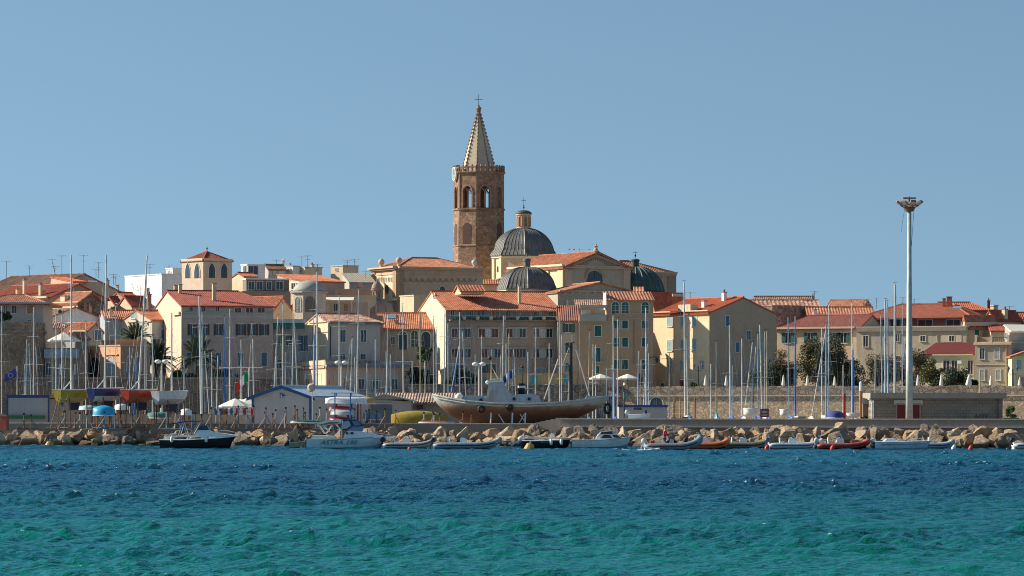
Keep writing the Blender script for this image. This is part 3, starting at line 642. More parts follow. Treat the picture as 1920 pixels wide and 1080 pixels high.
h.band('L', 577, 604, 614.5, 700, .012, plaster('gable_cream', (0.74, 0.60, 0.40), 0.2), 'painted_gable'); h.band('L', 580, 603, 614, 605, 0.2, CREAM, 'string_course')  # gable cream carries its sunlight in the colour
h.band('R', 615.5, 603, 710, 606, 0.5, plain('blue_gutter', (0.16, 0.2, 0.23), .6), 'gutter'); h.band('L', 594, 622.5, 614.5, 623.5, 0.1, BROWNP, 'moulding')
for a in (638, 676.5): h.win('R', a, 619, a+9.5, 641, 'shut' if 0 else 'glass', 'g')
for a in (638, 676): h.win('R', a, 664, a+9, 674, 'glass', 'g')
h.band('R', 619, 612, 620, 676, 0.12, IRON, 'downpipe')
h = T('long low pinkish restaurant with brown trim and a blue lettered sign', 546, 611, 768, 427, 14, 677, plaster('restaurant', (0.52, 0.39, 0.32), 0.35), 'restaurant', 'restaurant', base=1.0); h.roof('flat', 0, CONC)
h.band('R', 611, 684, 766, 688, 0.7, plain('slate_awning', (0.17, 0.18, 0.2), .8), 'awning'); h.band('R', 611, 689, 766, 693, 0.06, SALW, 'string_course'); h.band('L', 547, 678, 610, 686, 0.10, CREAM, 'parapet_band'); h.band('L', 547, 688, 610, 692, 0.2, SALW, 'string_course')
h.band('L', 547, 695, 610, 735, .012, plaster('restaurant_cream', (0.72, 0.55, 0.36), .2), 'painted_wall')  # sunlight on the left wall is painted as this lighter cream
for a in (598, 625, 750): h.band('R', a if a > 611 else 612, 693, (a if a > 611 else 612)+4, 736, 0.12, SALW, 'pilaster')
for a, c in ((607, 617), (644, 650), (671, 683), (699, 709), (735, 745)): h.win('R', a if a > 612 else 613, 711, c if c > 618 else 619, 730, 'glass', 'g')
h.win('L', 572, 711, 581, 730, 'glass', 'O')
def text(s, parent, loc, size, mat, rot=(pi/2, 0, 0), ext=0.01, name='lettering', shear=0.0, sx=1.0):
    c = bpy.data.curves.new(name, 'FONT'); c.body = s; c.size = size; c.extrude = ext; c.shear = shear; c.align_x = 'LEFT'; c.resolution_u = 3
    tmp = bpy.data.objects.new(name, c); COL.objects.link(tmp)
    dg = bpy.context.evaluated_depsgraph_get(); me = bpy.data.meshes.new_from_object(tmp.evaluated_get(dg)); bpy.data.objects.remove(tmp)
    me.materials.clear(); me.materials.append(mat); o = bpy.data.objects.new(name, me); COL.objects.link(o)
    o.location = loc; o.rotation_euler = rot; o.scale = (sx, 1, 1)
    if parent: o.parent = parent; CH.setdefault(parent.name, []).append(o)
    return o
xs, zs = h.R(659, 681.5); text('      AL CORSARO', h.o, (xs, -0.04, zs), 0.42, plain('blue_letters', (0.02, 0.04, 0.25), .6), name='sign_lettering', sx=1.15)
h = T('broad orange roofed house with skylight and dark arched windows', None, 706, 836, 452, 0, 614, plaster('arched_house', (0.38, 0.33, 0.28), 0.4), D=9); h.roof('g', 587, SALMON, 'u', o=0.4)
h.skylight(732, 589, 1.3, 1.3, 3.3); h.chimney('R', 741, 598, 746, 610, 1.2)
for a, b in ((790, 807), (811, 829), (748, 763)): h.win('R', a, 622, b, 655, 'arch', 'g')
h.win('R', 771, 620, 784, 650, 'arch', 'G'); h.win('R', 733, 631, 740, 645, 'glass', 'g'); h.band('R', 706, 592, 718, 628, 0.9, BROWNP, 'side_wall', inn=0)
h = T('cream block with a flat top between cathedral wall and the loggia house gable', 750, 776, 800, 480, 30, 555, CREAM); h.roof('flat', 0, CREAM)
# loggia house
h = T('long house with bright orange roof, flower lined loggia and cream gable in the centre', 784, 836, 1049, 446, 15, 578, plaster('loggia_house', (0.48, 0.355, 0.275), 0.3), 'loggia_house'); h.roof('g', 546, ORANGE, 'u', h0=0, h1=0.0, o=0.7)
h.paint('L', plaster('loggia_gable', (0.72, 0.61, 0.44), .25)); 0 and h.band('L', 785, 579, 835, 640, .012, plaster('loggia_gable', (0.72, 0.61, 0.44), .25), 'painted_gable'); h.win('L', 813, 552, 816, 558, 'glass', 'g')  # gable lighter than the front, its sun put into the colour
h.band('R', 842, 580.5, 1036, 596, .012, plaster('loggia_back', (0.33, 0.35, 0.35), .2), 'loggia_wall')
for i, (a, b) in enumerate(((845, 851), (853, 860), (862, 867), (880, 887), (895, 901), (903, 908), (922, 935), (949, 957), (973, 978), (1000, 1006), (1012, 1018), (1028, 1037))):
    h.win('R', a, 582, b, 594, 'glass', 'gPOgggOgPgPg'[i])
h.band('R', 841, 600, 1048, 602.5, 0.9, plaster('loggia_slab', (0.3, 0.25, 0.21)), 'balcony_slab'); h.band('R', 841, 592.5, 1048, 593.3, 0.85, STEEL, 'handrail', inn=-0.8)
pl = MB(); rr = random.Random(4)
for i in range(700):
    x, z = h.R(rr.uniform(843, 1046), rr.uniform(596.5, 601) - (rr.random() < .15)*2); s1 = rr.uniform(.06, .13); y = -rr.uniform(.7, 1.05); a = rr.uniform(0, 3.1); b = rr.uniform(-.6, .6)
    pl.add([(x-s1*cos(a), y-s1*sin(a), z-s1*b), (x+s1*cos(a), y+s1*sin(a), z+s1*b), (x+s1*.3, y, z+s1*1.6)], [(0, 1, 2)])
LEAFB = plain('box_plants', (0.09, 0.12, 0.05), .8, 0, .5, 6); pl.build('balcony_plants', LEAFB, h.o)
for a in (867, 892, 917, 942, 966.5, 991, 1016, 1041):
    x, z = h.R(a, 600); MB().lathe([(.18, 0), (.3, .3), (.22, .45)], 8, (x, -1.0, z)).build('planter', CREAM, h.o)
for y0, y1, gr in ((616.5, 632.5, ((847, 'P'), (898, 'W'), (950, 'P'), (1000, 'W'))), (654.5, 670.5, ((847, 'B'), (903, 'P'), (950, 'R'), (1000, 'W')))):
    for a, c in gr:
        b = a+36; h.band('R', a-1, y0-3.5, b+2, y0-1.5, 0.28, GREYP, 'window_hood')
        for q, cc in ((0, 'R' if a < 960 else 'g'), (1, c), (2, 'g' if a != 898 else 'R')): h.win('R', a+q*12.2, y0, a+q*12.2+11, y1, 'glass', cc)
for a, b in ((850, 872), (903, 930)): h.win('R', a, 683, b, 700, 'glass', 'g')
for a, b in ((966, 978), (1003, 1022)): h.win('R', a, 691, b, 701, 'glass', 'T')
h.chimney('R', 971.5, 533, 977, 556, 2.6, CREAM, False)
yb = 3.1; x, _ = h.R(892, 546)                                            # roof dormer
z0 = h.ze + 2.0*h.sl; dm = MB().prism([(-1.7, 0), (1.7, 0), (1.7, .5), (0, 1.15), (-1.7, .5)], lambda b, z, a: (x+a, 4.0+b, z0+1.3+z), -1.4, 1.7)
dm.build('dormer', CREAM, h.o); dr = MB()
for sg in (-1, 1): roof_plane(dr, [(x-1.6, 4.0+sg*2.0, z0+1.72), (x+1.9, 4.0+sg*2.0, z0+1.72), (x+1.9, 4.0, z0+2.6), (x-1.6, 4.0, z0+2.6)], .42)
dr.build('dormer_roof', ORANGE, h.o)
h = T('low yellow and turquoise graffiti painted terrace wall below the loggia house', None, 906, 1081, 430, 0, 702, plaster('graffiti_base', (0.52, 0.36, 0.14), .5, 1.5, (0.03, 0.30, 0.36)), 'painted_wall', 'wall', D=.4); h.roof('flat', 0, plain('orange_cap', (0.6, 0.28, 0.05)))
rr = random.Random(8); g = MB()
h.band('R', 906, 706, 912, 722, 0.03, plain('graffiti_turquoise', (0.03, 0.33, 0.40)), 'graffiti'); h.band('R', 995, 704, 1008, 720, 0.03, plain('graffiti_turquoise', (0.03, 0.33, 0.40)), 'graffiti')
h.band('R', 1057, 703, 1066, 722, 0.03, plain('graffiti_turquoise', (0.03, 0.33, 0.40)), 'graffiti')
h = T('narrow grey fronted house with a curved dull red roof and green shutters', None, 1046, 1089, 444, 0, 600, plaster('narrow_grey', (0.44, 0.39, 0.32), .3), D=7); h.roof('shed', 573, tile('dull_red', (0.33, 0.12, 0.08), .2), 'u', o=.3)
h.win('R', 1055, 607, 1078, 623, 'open', 'G'); h.win('R', 1060, 642, 1072, 662, 'shut', 'G'); h.win('R', 1060, 680, 1070, 697, 'shut', 'G')
h = T('tan house front with a pale concrete roof balcony and green shutters', None, 1086, 1138, 442, 0, 604, TAN, D=7); h.roof('flat', 0, GREYP)
h.band('R', 1086, 572, 1138, 577, 1.0, GREYP, 'canopy_beam', inn=.6); h.band('R', 1090, 581, 1108, 590, 0.5, CREAM, 'balcony_panel'); h.band('R', 1118, 581, 1134, 590, 0.5, CREAM, 'balcony_panel')
h.band('R', 1086, 590, 1137, 602, 0.8, GREYP, 'balcony', inn=1); h.band('R', 1086, 576, 1138, 604, -1.5, BROWNP, 'recess_wall', inn=2)
h.win('R', 1115, 611, 1127, 630, 'shut', 'G'); h.win('R', 1115, 652, 1126, 678, 'shut', 'G'); h.band('R', 1114, 679, 1131, 681, .8, GREYP, 'small_balcony'); h.win('R', 1116, 686, 1124, 700, 'shut', 'G')
h = T('small tiled lean to roof with red patch between the cathedral and the tan houses', None, 1080, 1133, 452, 0, 573, BROWNP, D=4); h.roof('shed', 562, BROWN, 'u', o=.2)
h = T('tall tan house with arched teal attic windows and a strip of tiles', 1132, 1138, 1225, 442, 10, 560, TAN); h.roof('shed', 547, SALMON, 'u', o=.3, rib=.40)
h.band('L', 1132.5, 549, 1137.5, 581, .12, WHITEP, 'lit_parapet')
for a, b in ((1147, 1160), (1165.5, 1178.5), (1203, 1216)): h.win('R', a, 566, b, 587, 'arch', 'G')
h.band('R', 1138, 587.5, 1225, 589, .12, BEIGE, 'string_course'); h.band('R', 1138, 597, 1225, 598, .10, BEIGE, 'string_course')
for y0, y1 in ((601, 616), (633, 650), (675, 692)):
    for a in (1150, 1166.5, 1203.5): h.win('R', a, y0, a+10.5, y1, 'shut', 'G')
h.band('R', 1188, 601, 1189, 682, .14, BROWNP, 'downpipe'); h.win('R', 1195, 700, 1205, 722, 'door', 'G')
h = T('red tiled little roof dormer on the tall tan house', None, 1190, 1206, 446, 0, 546, BROWNP, D=2); h.roof('shed', 538, SALMON, 'u', o=.1, rib=.40)
h = T('house with shaded bright red roof squeezed behind the yellow house', 1210, 1228, 1290, 466, 35, 578, BROWNP); h.roof('g', 549, RED, 'u', o=.2); h.band('R', 1260, 551, 1282, 556, 0.2, GREYP, 'parapet')
h = T('small flat grey stair hut above the yellow house roof', None, 1260, 1283, 470, 0, 551, BEIGE, D=3); h.roof('flat', 0, GREYP)
# yellow house
YH_ = h = T('tall pale yellow house with bright red roof, teal shutters and a bare brown gable side', 1222, 1330, 1456, 441, 36, 585, YELLOW); h.roof('g', 557, BRIGHT, 'v', o=.35)
h.paint('R', plaster('bare_side', (0.44, 0.33, 0.235), .5, .35, (.30, .25, .22)), 'side_render'); 0 and h.band('R', 1331, 586, 1455, 724, .012, plaster('bare_side', (0.36, 0.29, 0.235), .45), 'side_render')  # browner stained side, its shade put into the colour
for a, b, y0, y1 in ((1252, 1261, 593, 612), (1276.5, 1284, 592, 612), (1298, 1306, 592, 612), (1252, 1261, 638, 658), (1276.5, 1284, 637, 658), (1298, 1306, 636, 658), (1276, 1283, 676, 695), (1313, 1321, 676, 692), (1252, 1260, 676, 694)):
    h.win('L', a, y0, b, y1, 'shut', 'T')
h.win('L', 1276, 711, 1284, 724, 'door', 'D'); h.band('L', 1222, 583, 1330, 585, .3, CREAM, 'eaves_band'); h.band('L', 1225, 671, 1329, 671.8, .05, CREAM, 'string_course')
h.win('R', 1360, 592, 1367, 612, 'shut', 'U'); h.win('R', 1386, 597, 1388.5, 604, 'glass', 'g'); h.win('R', 1400, 620, 1407, 637, 'glass', 'g'); h.win('R', 1379, 642, 1386, 660, 'shut', 'U')
h.band('L', 1272, 571, 1295, 585, .05, CREAM, 'roof_terrace_wall', inn=1.2); h.chimney('L', 1303, 544, 1310, 560, 4.6, WHITEP); h.chimney('L', 1292, 560, 1300, 570, 2.2, WHITEP, False)
# ---- right
h = T('ruined looking long roof with brown tiles on the skyline right of the yellow house', None, 1400, 1538, 500, 0, 574, STONE, D=8); h.roof('g', 563, BROWN, 'u', o=.3, rib=.6)
h = T('long brown ridge roof at the top of the right skyline', None, 1417, 1526, 515, 0, 563, BROWNP, D=5); h.roof('g', 556, OLDTILE, 'u', o=.2); h.chimney('R', 1522, 553, 1526, 560, 1)
h = T('old rubble wall house, sunlit at its left end, right of the yellow house', 1408, 1448, 1522, 478, 40, 574, rubble('old_wall', (0.36, 0.28, 0.23), 2.4)); h.roof('flat', 0, BROWN)
h = T('house with a broad striped orange tile roof on the right skyline', 1541, 1610, None, 495, 68, 586, BROWNP, Wm=9); h.roof('g', 562, SALMON, 'u', o=.3, rib=.40)
h = T('reddish roof with a white chimney behind the long dull red roof', None, 1515, 1640, 478, 0, 590, CREAM, D=6); h.roof('g', 576, SALMON, 'u', o=.3, rib=.40); h.chimney('R', 1526, 578, 1531.5, 590, .3, WHITEP, False)
h = T('long cream house with dull red roof and dark green shutters behind the round tree', 1457, 1612, None, 466, 62, 613, plaster('cream_long', (0.60, 0.47, 0.32), .35), Wm=9); h.roof('hip', 590, tile('maroon', (0.36, 0.12, 0.09), .2, .3), 'u', h0=2.8, h1=0, o=.5)
h.band('R', 1456, 613, 1604, 617, .45, CREAM, 'cornice'); h.band('R', 1457, 617, 1612, 623, .05, BEIGE, 'frieze')
for a in (1466, 1508, 1555, 1571): h.win('R', a, 624, a+(24 if a < 1540 else 22), 643, 'open', 'G')
h.win('R', 1540, 660, 1552, 680, 'open', 'G')
h = T('very large house with a broad red hipped roof over a pink loggia on the right', 1618, 1815, None, 470, 68, 592, plaster('pink_loggia', (0.40, 0.16, 0.13), .3), Wm=14); h.roof('hip', 569, tile('wide_red', (0.50, 0.15, 0.08), .2, .3), 'u', h0=3.5, h1=4.0, o=.9)
h.skylight(1779, 577, 1.3, 1.2, 4.5)
for a, b in ((1749, 1753), (1757, 1760.5), (1762, 1764)): h.chimney('R', a, 553 if a > 1750 else 556, b, 574, 5.5, plain('red_brick', (0.28, 0.06, 0.04)), False)
for a, b in ((1622, 1640), (1640, 1662), (1668, 1690), (1722, 1748), (1775, 1800)): h.win('R', a, 600, b, 612, 'glass', 'B')
h = T('raised red ridge roof with a dark end on the big right hand house', None, 1765, 1852, 480, 0, 580, BROWNP, D=7); h.roof('hip', 567, tile('wide_red', (0.5, 0.15, 0.08)), 'u', h0=0, h1=2, o=.3); h.chimney('R', 1851, 561, 1856, 578, 1, plain('red_brick', (0.28, 0.06, 0.04)))
h = T('long beige stone house front with a terrace above and small framed windows on the right', 1606, 1812, None, 455, 64, 613, plaster('beige_stone', (0.50, 0.42, 0.31), .5, 1.2), Wm=8); h.roof('flat', 0, CREAM)
h.band('R', 1606, 613, 1812, 621, .25, plaster('band_grey', (0.30, 0.25, 0.20), .3), 'cornice')
for a, b, c, d in ((1619, 1628, 630, 650), (1680, 1686, 627, 640), (1726, 1735, 630, 640), (1780, 1789, 630, 640), (1757, 1759, 627, 640), (1680, 1688, 668, 690)): h.win('R', a, c, b, d, 'glass', 'B')
h.band('R', 1766, 628.5, 1779, 641, .04, CREAM, 'pale_panel'); h.band('R', 1790.5, 628.5, 1803, 641, .04, CREAM, 'pale_panel')
h = T('low cream house with a dark red roof and white air conditioner behind the bushes', 1728, 1827, None, 440, 64, 662, PALEY, Wm=6); h.roof('shed', 642, tile('oxblood', (0.28, 0.055, 0.045), .12, .2), 'u', o=.4)
h.band('R', 1750, 664, 1826, 666.5, .5, CREAM, 'cornice'); h.win('R', 1769, 676, 1780, 696, 'glass', 'B'); h.win('R', 1785, 676, 1795, 696, 'glass', 'B'); h.win('R', 1815, 676, 1824, 702, 'glass', 'B')
h.band('R', 1796, 676, 1804, 682, .35, WHITE, 'air_conditioner')
h = T('cream stone house with a small red roof and two arched windows on the far right', 1804, 1811, 1868, 456, 15, 606, BEIGE); h.roof('g', 592, tile('r3', (0.45, 0.16, 0.10)), 'u', o=.5)
h.win('R', 1827, 617, 1836, 630, 'arch', 'G'); h.win('R', 1841, 620, 1849, 634, 'arch', 'O'); h.band('R', 1806, 604, 1866, 611, .5, BEIGE, 'cornice')
h = T('small tan gable with orange tiles and a tall cream chimney on the far right skyline', 1843, 1866, 1915, 470, 35, 598, BEIGE); h.roof('g', 582, RED, 'u', o=.3); h.chimney('R', 1880, 577, 1888, 606, .3, CREAM)
h = T('square beige roof turret beside the red chimneys on the far right', 1856, 1863, 1871, 484, 35, 574, BEIGE); h.roof('flat', 0, BEIGE)
for lab, a, b, y0, y1, Y in (('red roof corner at the right edge of the skyline', 1894, 1960, 600, 586, 486), ('lower red roof at the right edge beside the white canopy', 1880, 1960, 612, 600, 472), ('little red lean to roof above the balustraded terrace', 1858, 1892, 619, 610, 454)):
    h = T(lab, None, a, b, Y, 0, y0, BEIGE, D=5); h.roof('g', y1, RED, 'u', o=.3)
h = T('grey white house side with a white fabric canopy at the right edge', 1884, 1893, 1960, 449, 25, 617, GREYP); h.roof('shed', 609, CLOTH, 'u', o=.6); h.win('L', 1885, 624, 1888, 634, 'glass', 'g')
h = T('grey beige house with balustraded roof terrace and grey shutters on the right', 1828, 1896, None, 436, 64, 643, plaster('taupe', (0.40, 0.345, 0.265), .25), Wm=7); h.roof('flat', 0, BEIGE)
h.band('R', 1826, 643, 1897, 646.5, .35, BEIGE, 'cornice'); h.band('R', 1828, 683, 1896, 684.5, .1, BEIGE, 'string_course'); h.band('R', 1886, 646, 1887.5, 724, .15, BEIGE, 'downpipe')
for a in (1828, 1857, 1889): h.band('R', a, 628, a+4, 643, .1, BEIGE, 'terrace_pier', inn=.5)
h.band('R', 1832, 632, 1857, 641, -.2, plain('cane_screen', (0.42, 0.27, 0.17)), 'cane_screen', inn=.26)
for a in range(1862, 1889, 2): h.band('R', a, 633, a+.4, 642, 0, IRON, 'railing_bar', inn=.05) if a % 4 else None
h.band('R', 1861, 632.6, 1889, 633.4, 0, IRON, 'handrail', inn=.05)
for a in (1837, 1865): h.win('R', a, 653, a+9, 673, 'shut' if a > 1840 else 'glass', 'P' if a > 1840 else 'g')
for a in (1838, 1868): h.win('R', a, 693, a+8, 713, 'shut', 'P')
h = T('ochre house side between the grey beige house and the pale yellow gable', None, 1896, 1960, 445, 0, 643, plaster('ochre', (0.42, 0.28, 0.14), .3), D=6); h.roof('flat', 0, BEIGE)
h = T('pale yellow gabled house with teal shutters cut by the right edge', None, 1897, 1975, 433, 0, 668, PALEY, D=6)
w_ = h.W; rf = MB(); zr = h.R(1936, 655)[1]; h.walls(); MB().prism([(0, h.ze), (w_, h.ze), (w_/2, zr)], lambda x, z, y: (x, y, z), 0, h.D).build('gable', PALEY, h.o)
for q in ((-.3, w_/2), (w_+.3, w_/2)): roof_plane(rf, [(q[0], -.4, h.ze-.05), (q[0], h.D+.3, h.ze-.05), (q[1], h.D+.3, zr+.12), (q[1], -.4, zr+.12)])
rf.build('roof', SALMON, h.o); h.band('R', 1896, 668, 1975, 670, .25, PALEY, 'cornice'); h.win('R', 1906, 675, 1915, 692, 'shut', 'T'); h.win('R', 1908, 706, 1920, 724, 'door', 'O')
# ============================================================ CATHEDRAL
def cross(parent, base, h, w, mat=IRON, r=0.05, name='cross'):
    x, y, z = base; m = MB().tube((x, y, z), (x, y, z+h), r).tube((x-w/2, y, z+h*.62), (x+w/2, y, z+h*.62), r)
    m.ball((x, y, z+h*.1), r*3.2, 8, 5); return m.build(name, mat, parent)
# --- left block (church front with hipped roof)
CB = T('cathedral front block with striped sunlit pilasters, stone balls and a salmon hipped roof', 697, 745, 905, 520, 27, 500, CHST, 'cathedral', 'church')
CB.roof('hip', 482, SALMON, 'u', h0=4.6, h1=5.5, o=0.0)
for fc, a, b in (('L', 697, 745), ('R', 745, 905)):
    CB.band(fc, a, 501, b, 504, .75, CHST, 'cornice'); CB.band(fc, a, 504, b, 507, .45, CHST, 'cornice'); CB.band(fc, a, 514, b, 516, .12, CHST, 'string_course')
CB.band('L', 698, 507, 704, 590, .18, plaster('brick_pilaster', (.42, .28, .17), .4), 'pilaster'); CB.band('L', 738, 507, 744.6, 590, .18, plaster('brick_pilaster', (.42, .28, .17)), 'pilaster')
CB.band('L', 705, 516.5, 737, 560, .012, CHY, 'plaster_panel'); CB.band('L', 697, 561, 745, 565, .5, CHY, 'cornice'); CB.band('L', 698, 565, 744, 590, .1, CHY, 'plaster_panel')
for i in range(6): CB.win('L', 709.5+i*4.7, 520.5, 711.7+i*4.7, 527.5, 'glass', 'B')
CB.win('L', 722, 534, 730, 552, 'oculus', 'g')
CB.band('R', 745.5, 507, 757, 590, .18, plaster('brick_pilaster', (.42, .28, .17)), 'pilaster')
f = CB.fp('R'); mb = MB()
for i in range(12):
    xa, za = CB.R(764+i*11.2, 522); r = .42
    for k in range(8):
        a, b = pi+pi*k/8, pi+pi*(k+1)/8
        mb.prism([(xa+r*cos(a), za+r*sin(a)), (xa+r*cos(b), za+r*sin(b)), (xa+(r+.16)*cos(b), za+(r+.16)*sin(b)), (xa+(r+.16)*cos(a), za+(r+.16)*sin(a))], f, 0, .14)
mb.build('blind_arcade', plaster('arcade', (.40, .30, .21)), CB.o); CB.win('R', 824, 537, 834, 552, 'arch', 'g')
for a, s_ in ((708, 'L'), (746, 'R')):
    if s_ == 'L': y, z = CB.L(a, 500); c = (.5, y-.3, CB.ze)
    else: c = (.5, .5, CB.ze)
    MB().lathe([(.3, 0), (.3, .3), (.15, .4), (.2, .5), (.45, .75), (.5, 1.0), (.42, 1.25), (.2, 1.45), (.02, 1.5)], 12, c).build('stone_ball', CHST, CB.o, True)
y, z = CB.R(891, 497); MB().lathe([(.3, 0), (.15, .4), (.42, .75), (.42, 1.1), (.02, 1.4)], 12, (y, .3, CB.ze)).build('stone_ball', plain('pale_ball', (.6, .56, .5)), CB.o, True)
# --- small brown dome in front of it
dm = empty('small_dome', (XP(706, 490), 490, 4.9), 0, 'small ribbed pinkish brown dome with lantern in front of the cathedral front', 'dome')
s_ = F/490; Rd = 30/s_; zb = ZP(588, 490)-4.9; zt_ = ZP(560, 490)-4.9; BD_ = plaster('dome_render', (.36, .26, .22), .35)
MB().lathe([(Rd, 0), (Rd, zb)], 16).build('drum', BROWNP, dm)
MB().lathe([(Rd*cos(t*pi/2/10)+.01, zb+(zt_-zb)*sin(t*pi/2/10)) for t in range(10)], 16, a0=radians(11)).build('dome', BD_, dm, True)
m = MB()
for i in range(8):
    a = 2*pi*i/8+radians(-90); m.path([((Rd+.06)*cos(t*pi/2/10)*cos(a), (Rd+.06)*cos(t*pi/2/10)*sin(a), zb+(zt_-zb)*sin(t*pi/2/10)) for t in range(10)], .13, 5)
m.build('ribs', plaster('dome_rib', (.46, .36, .31), .3), dm)
rl = 8/s_; z2 = ZP(545, 490)-4.9; z3 = ZP(531, 490)-4.9
MB().lathe([(rl, zt_-.3), (rl, z2), (rl+.2, z2+.05), (rl+.2, z2+.2)], 12).build('lantern', BD_, dm)
MB().lathe([((rl+.1)*cos(t*pi/2/7)+.01, z2+.2+(z3-z2)*sin(t*pi/2/7)) for t in range(8)]+[(.05, z3+.7)], 12).build('lantern_dome', BD_, dm, True)
for i in range(6): arch_win(dm, (lambda a: lambda x, z, o: ((rl*.98+o)*cos(a)-x*sin(a), (rl*.98+o)*sin(a)+x*cos(a), z))(radians(-90+30+60*i)), .42, ZP(557, 490)-4.9, ZP(547, 490)-4.9, plain('tan_pane', (.2, .15, .1)), BD_, False)
# --- bell tower
YT = 600; s_ = F/YT; R0 = 48.6/s_; tw = empty('bell_tower', (XP(897.5, YT), YT, 4.9), 0, 'tall octagonal brown stone bell tower with a crocketed spire and a clock', 'tower')
zz = lambda y: ZP(y, YT)-4.9; a0 = radians(-90-6); n8 = 8
MB().lathe([(R0*1.01, 0), (R0*1.0, zz(463)), (R0*1.03, zz(463)), (R0*1.03, zz(461)), (R0*.995, zz(460)), (R0*.98, zz(395)), (R0*1.03, zz(395)), (R0*1.03, zz(392)), (R0*.965, zz(392)), (R0*.5, zz(392)+.01)], 8, a0=a0).build('shaft', TOWST, tw)
Rb = R0*.965; apo = Rb*cos(pi/8); side = 2*Rb*sin(pi/8); wb = MB(); th = .55
zb0, zb1, zsil, zsp, ztp = zz(392), zz(327), zz(391), zz(361), zz(351)
for i in range(8):
    f = face_frame(Rb, 8, a0, i); w2 = side/2; hw = .88; K = 8
    arc = [(hw*cos(pi*k/K), zsp + (ztp-zsp)*sin(pi*k/K)) for k in range(K+1)]
    wb.prism([(-w2, zb0), (-hw, zb0), (-hw, zb1), (-w2, zb1)], f, -th, 0); wb.prism([(hw, zb0), (w2, zb0), (w2, zb1), (hw, zb1)], f, -th, 0)
    wb.prism([(-hw, zsp), (-hw, zb0+.05), (hw, zb0+.05), (hw, zsp)], lambda x, z, o: f(x, min(z, zb0+.06), o), -th, 0)
    for k in range(K): wb.prism([arc[k+1], arc[k], (arc[k][0], zb1), (arc[k+1][0], zb1)], f, -th, 0)
    m = MB(); out = [((hw+.22)*cos(pi*k/K), zsp+(ztp-zsp+.22)*sin(pi*k/K)) for k in range(K+1)]
    for k in range(K): m.prism([arc[k+1], arc[k], out[k], out[k+1]], f, 0, .14)
    m.prism([(-hw-.22, zb0), (-hw, zb0), (-hw, zsp), (-hw-.22, zsp)], f, 0, .12); m.prism([(hw, zb0), (hw+.22, zb0), (hw+.22, zsp), (hw, zsp)], f, 0, .12)
    m.prism([(-.09, zb0), (.09, zb0), (.09, zsp), (-.09, zsp)], f, -.35, -.2); 
    for sg in (-1, 1): m.prism([(sg*.09, zsp), (sg*hw, zsp+.9), (sg*hw, zsp+1.1), (sg*.0, zsp+.2)], f, -.35, -.2)
    m.build('belfry_arch', plaster('arch_stone', (.34, .22, .15), .4), tw)
    m = MB(); m.prism([(-w2+.02, zb0-2), (-w2+.24, zb0-2), (-w2+.24, zb1), (-w2+.02, zb1)], f, 0, .1); m.build('corner_strip', plaster('arch_stone', (.34, .22, .15)), tw)
    zc0, zc1, zs_ = zz(461), zz(420), zz(430)           # lower blind pointed arches
    if i in (1, 3, 6, 7): 
        bl = [(hw*cos(pi*k/K), zs_ + (zc1-zs_)*sin(pi*k/K)**.9) for k in range(K+1)]+[(-hw, zc0), (hw, zc0)]
        f2 = face_frame(R0*.985, 8, a0, i); MB().prism(bl, f2, -.1, .05).build('blind_window', plain('dark_recess', (.10, .055, .045), .9), tw)  # shade of a recess painted on a raised slab
wb.build('belfry_wall', TOWST, tw)
for i in (0, 1, 2):
    f2 = face_frame(R0*1.0, 8, a0, i)
MB().lathe([(Rb-.1, zb1-.01), (Rb+.25, zb1), (Rb+.35, zb1+.15), (Rb+.35, zb1+.3), (.3, zb1+.31)], 8, a0=a0).build('cornice', TOWST, tw)
m = MB(); Rp = Rb+.22
for i in range(8):
    f = face_frame(Rp, 8, a0, i); sd_ = 2*Rp*sin(pi/8); nm = 4; pw = sd_/nm
    for j in range(nm):
        x0 = -sd_/2+j*pw; m.prism([(x0, zb1+.3), (x0+.24, zb1+.3), (x0+.24, zb1+1.15), (x0+.12, zb1+1.5), (x0, zb1+1.15)], f, -.3, 0)
        K = 5; xm = x0+.24+(pw-.24)/2; r = (pw-.24)/2
        for k in range(K):
            a, b = pi*k/K, pi*(k+1)/K
            m.prism([(xm+r*cos(b), zb1+.75+r*sin(b)*.6), (xm+r*cos(a), zb1+.75+r*sin(a)*.6), (xm+r*cos(a), zb1+1.15), (xm+r*cos(b), zb1+1.15)], f, -.25, -.02)
m.build('crenellated_parapet', TOWST, tw)
Rs = 33/s_; zs0 = zb1+.3; zs1 = zz(205); SPIRE = plaster('spire_stone', (.50, .42, .31), .3)
MB().lathe([(Rs, zs0), (.12, zs1)], 8, a0=a0).build('spire', SPIRE, tw)
m = MB()
for i in range(8):
    a = a0+2*pi*i/8
    for j in range(17):
        t = (j+.6)/17; r = Rs+(.12-Rs)*t; z = zs0+(zs1-zs0)*t; c = ((r+.1)*cos(a), (r+.1)*sin(a), z)
        m.ball(c, .15, 6, 4)
    m.tube((Rs*cos(a), Rs*sin(a), zs0), (.12*cos(a), .12*sin(a), zs1), .07, n=4)
m.build('crockets', plaster('crocket_stone', (.26, .17, .11), .3), tw)
MB().lathe([(.1, zs1-.3), (.45, zs1), (.5, zs1+.2), (.3, zs1+.45), (.02, zs1+.6)], 10).build('finial', TOWST, tw)
cross(tw, (0, 0, zs1+.4), 2.2, 1.4, IRON, .05)
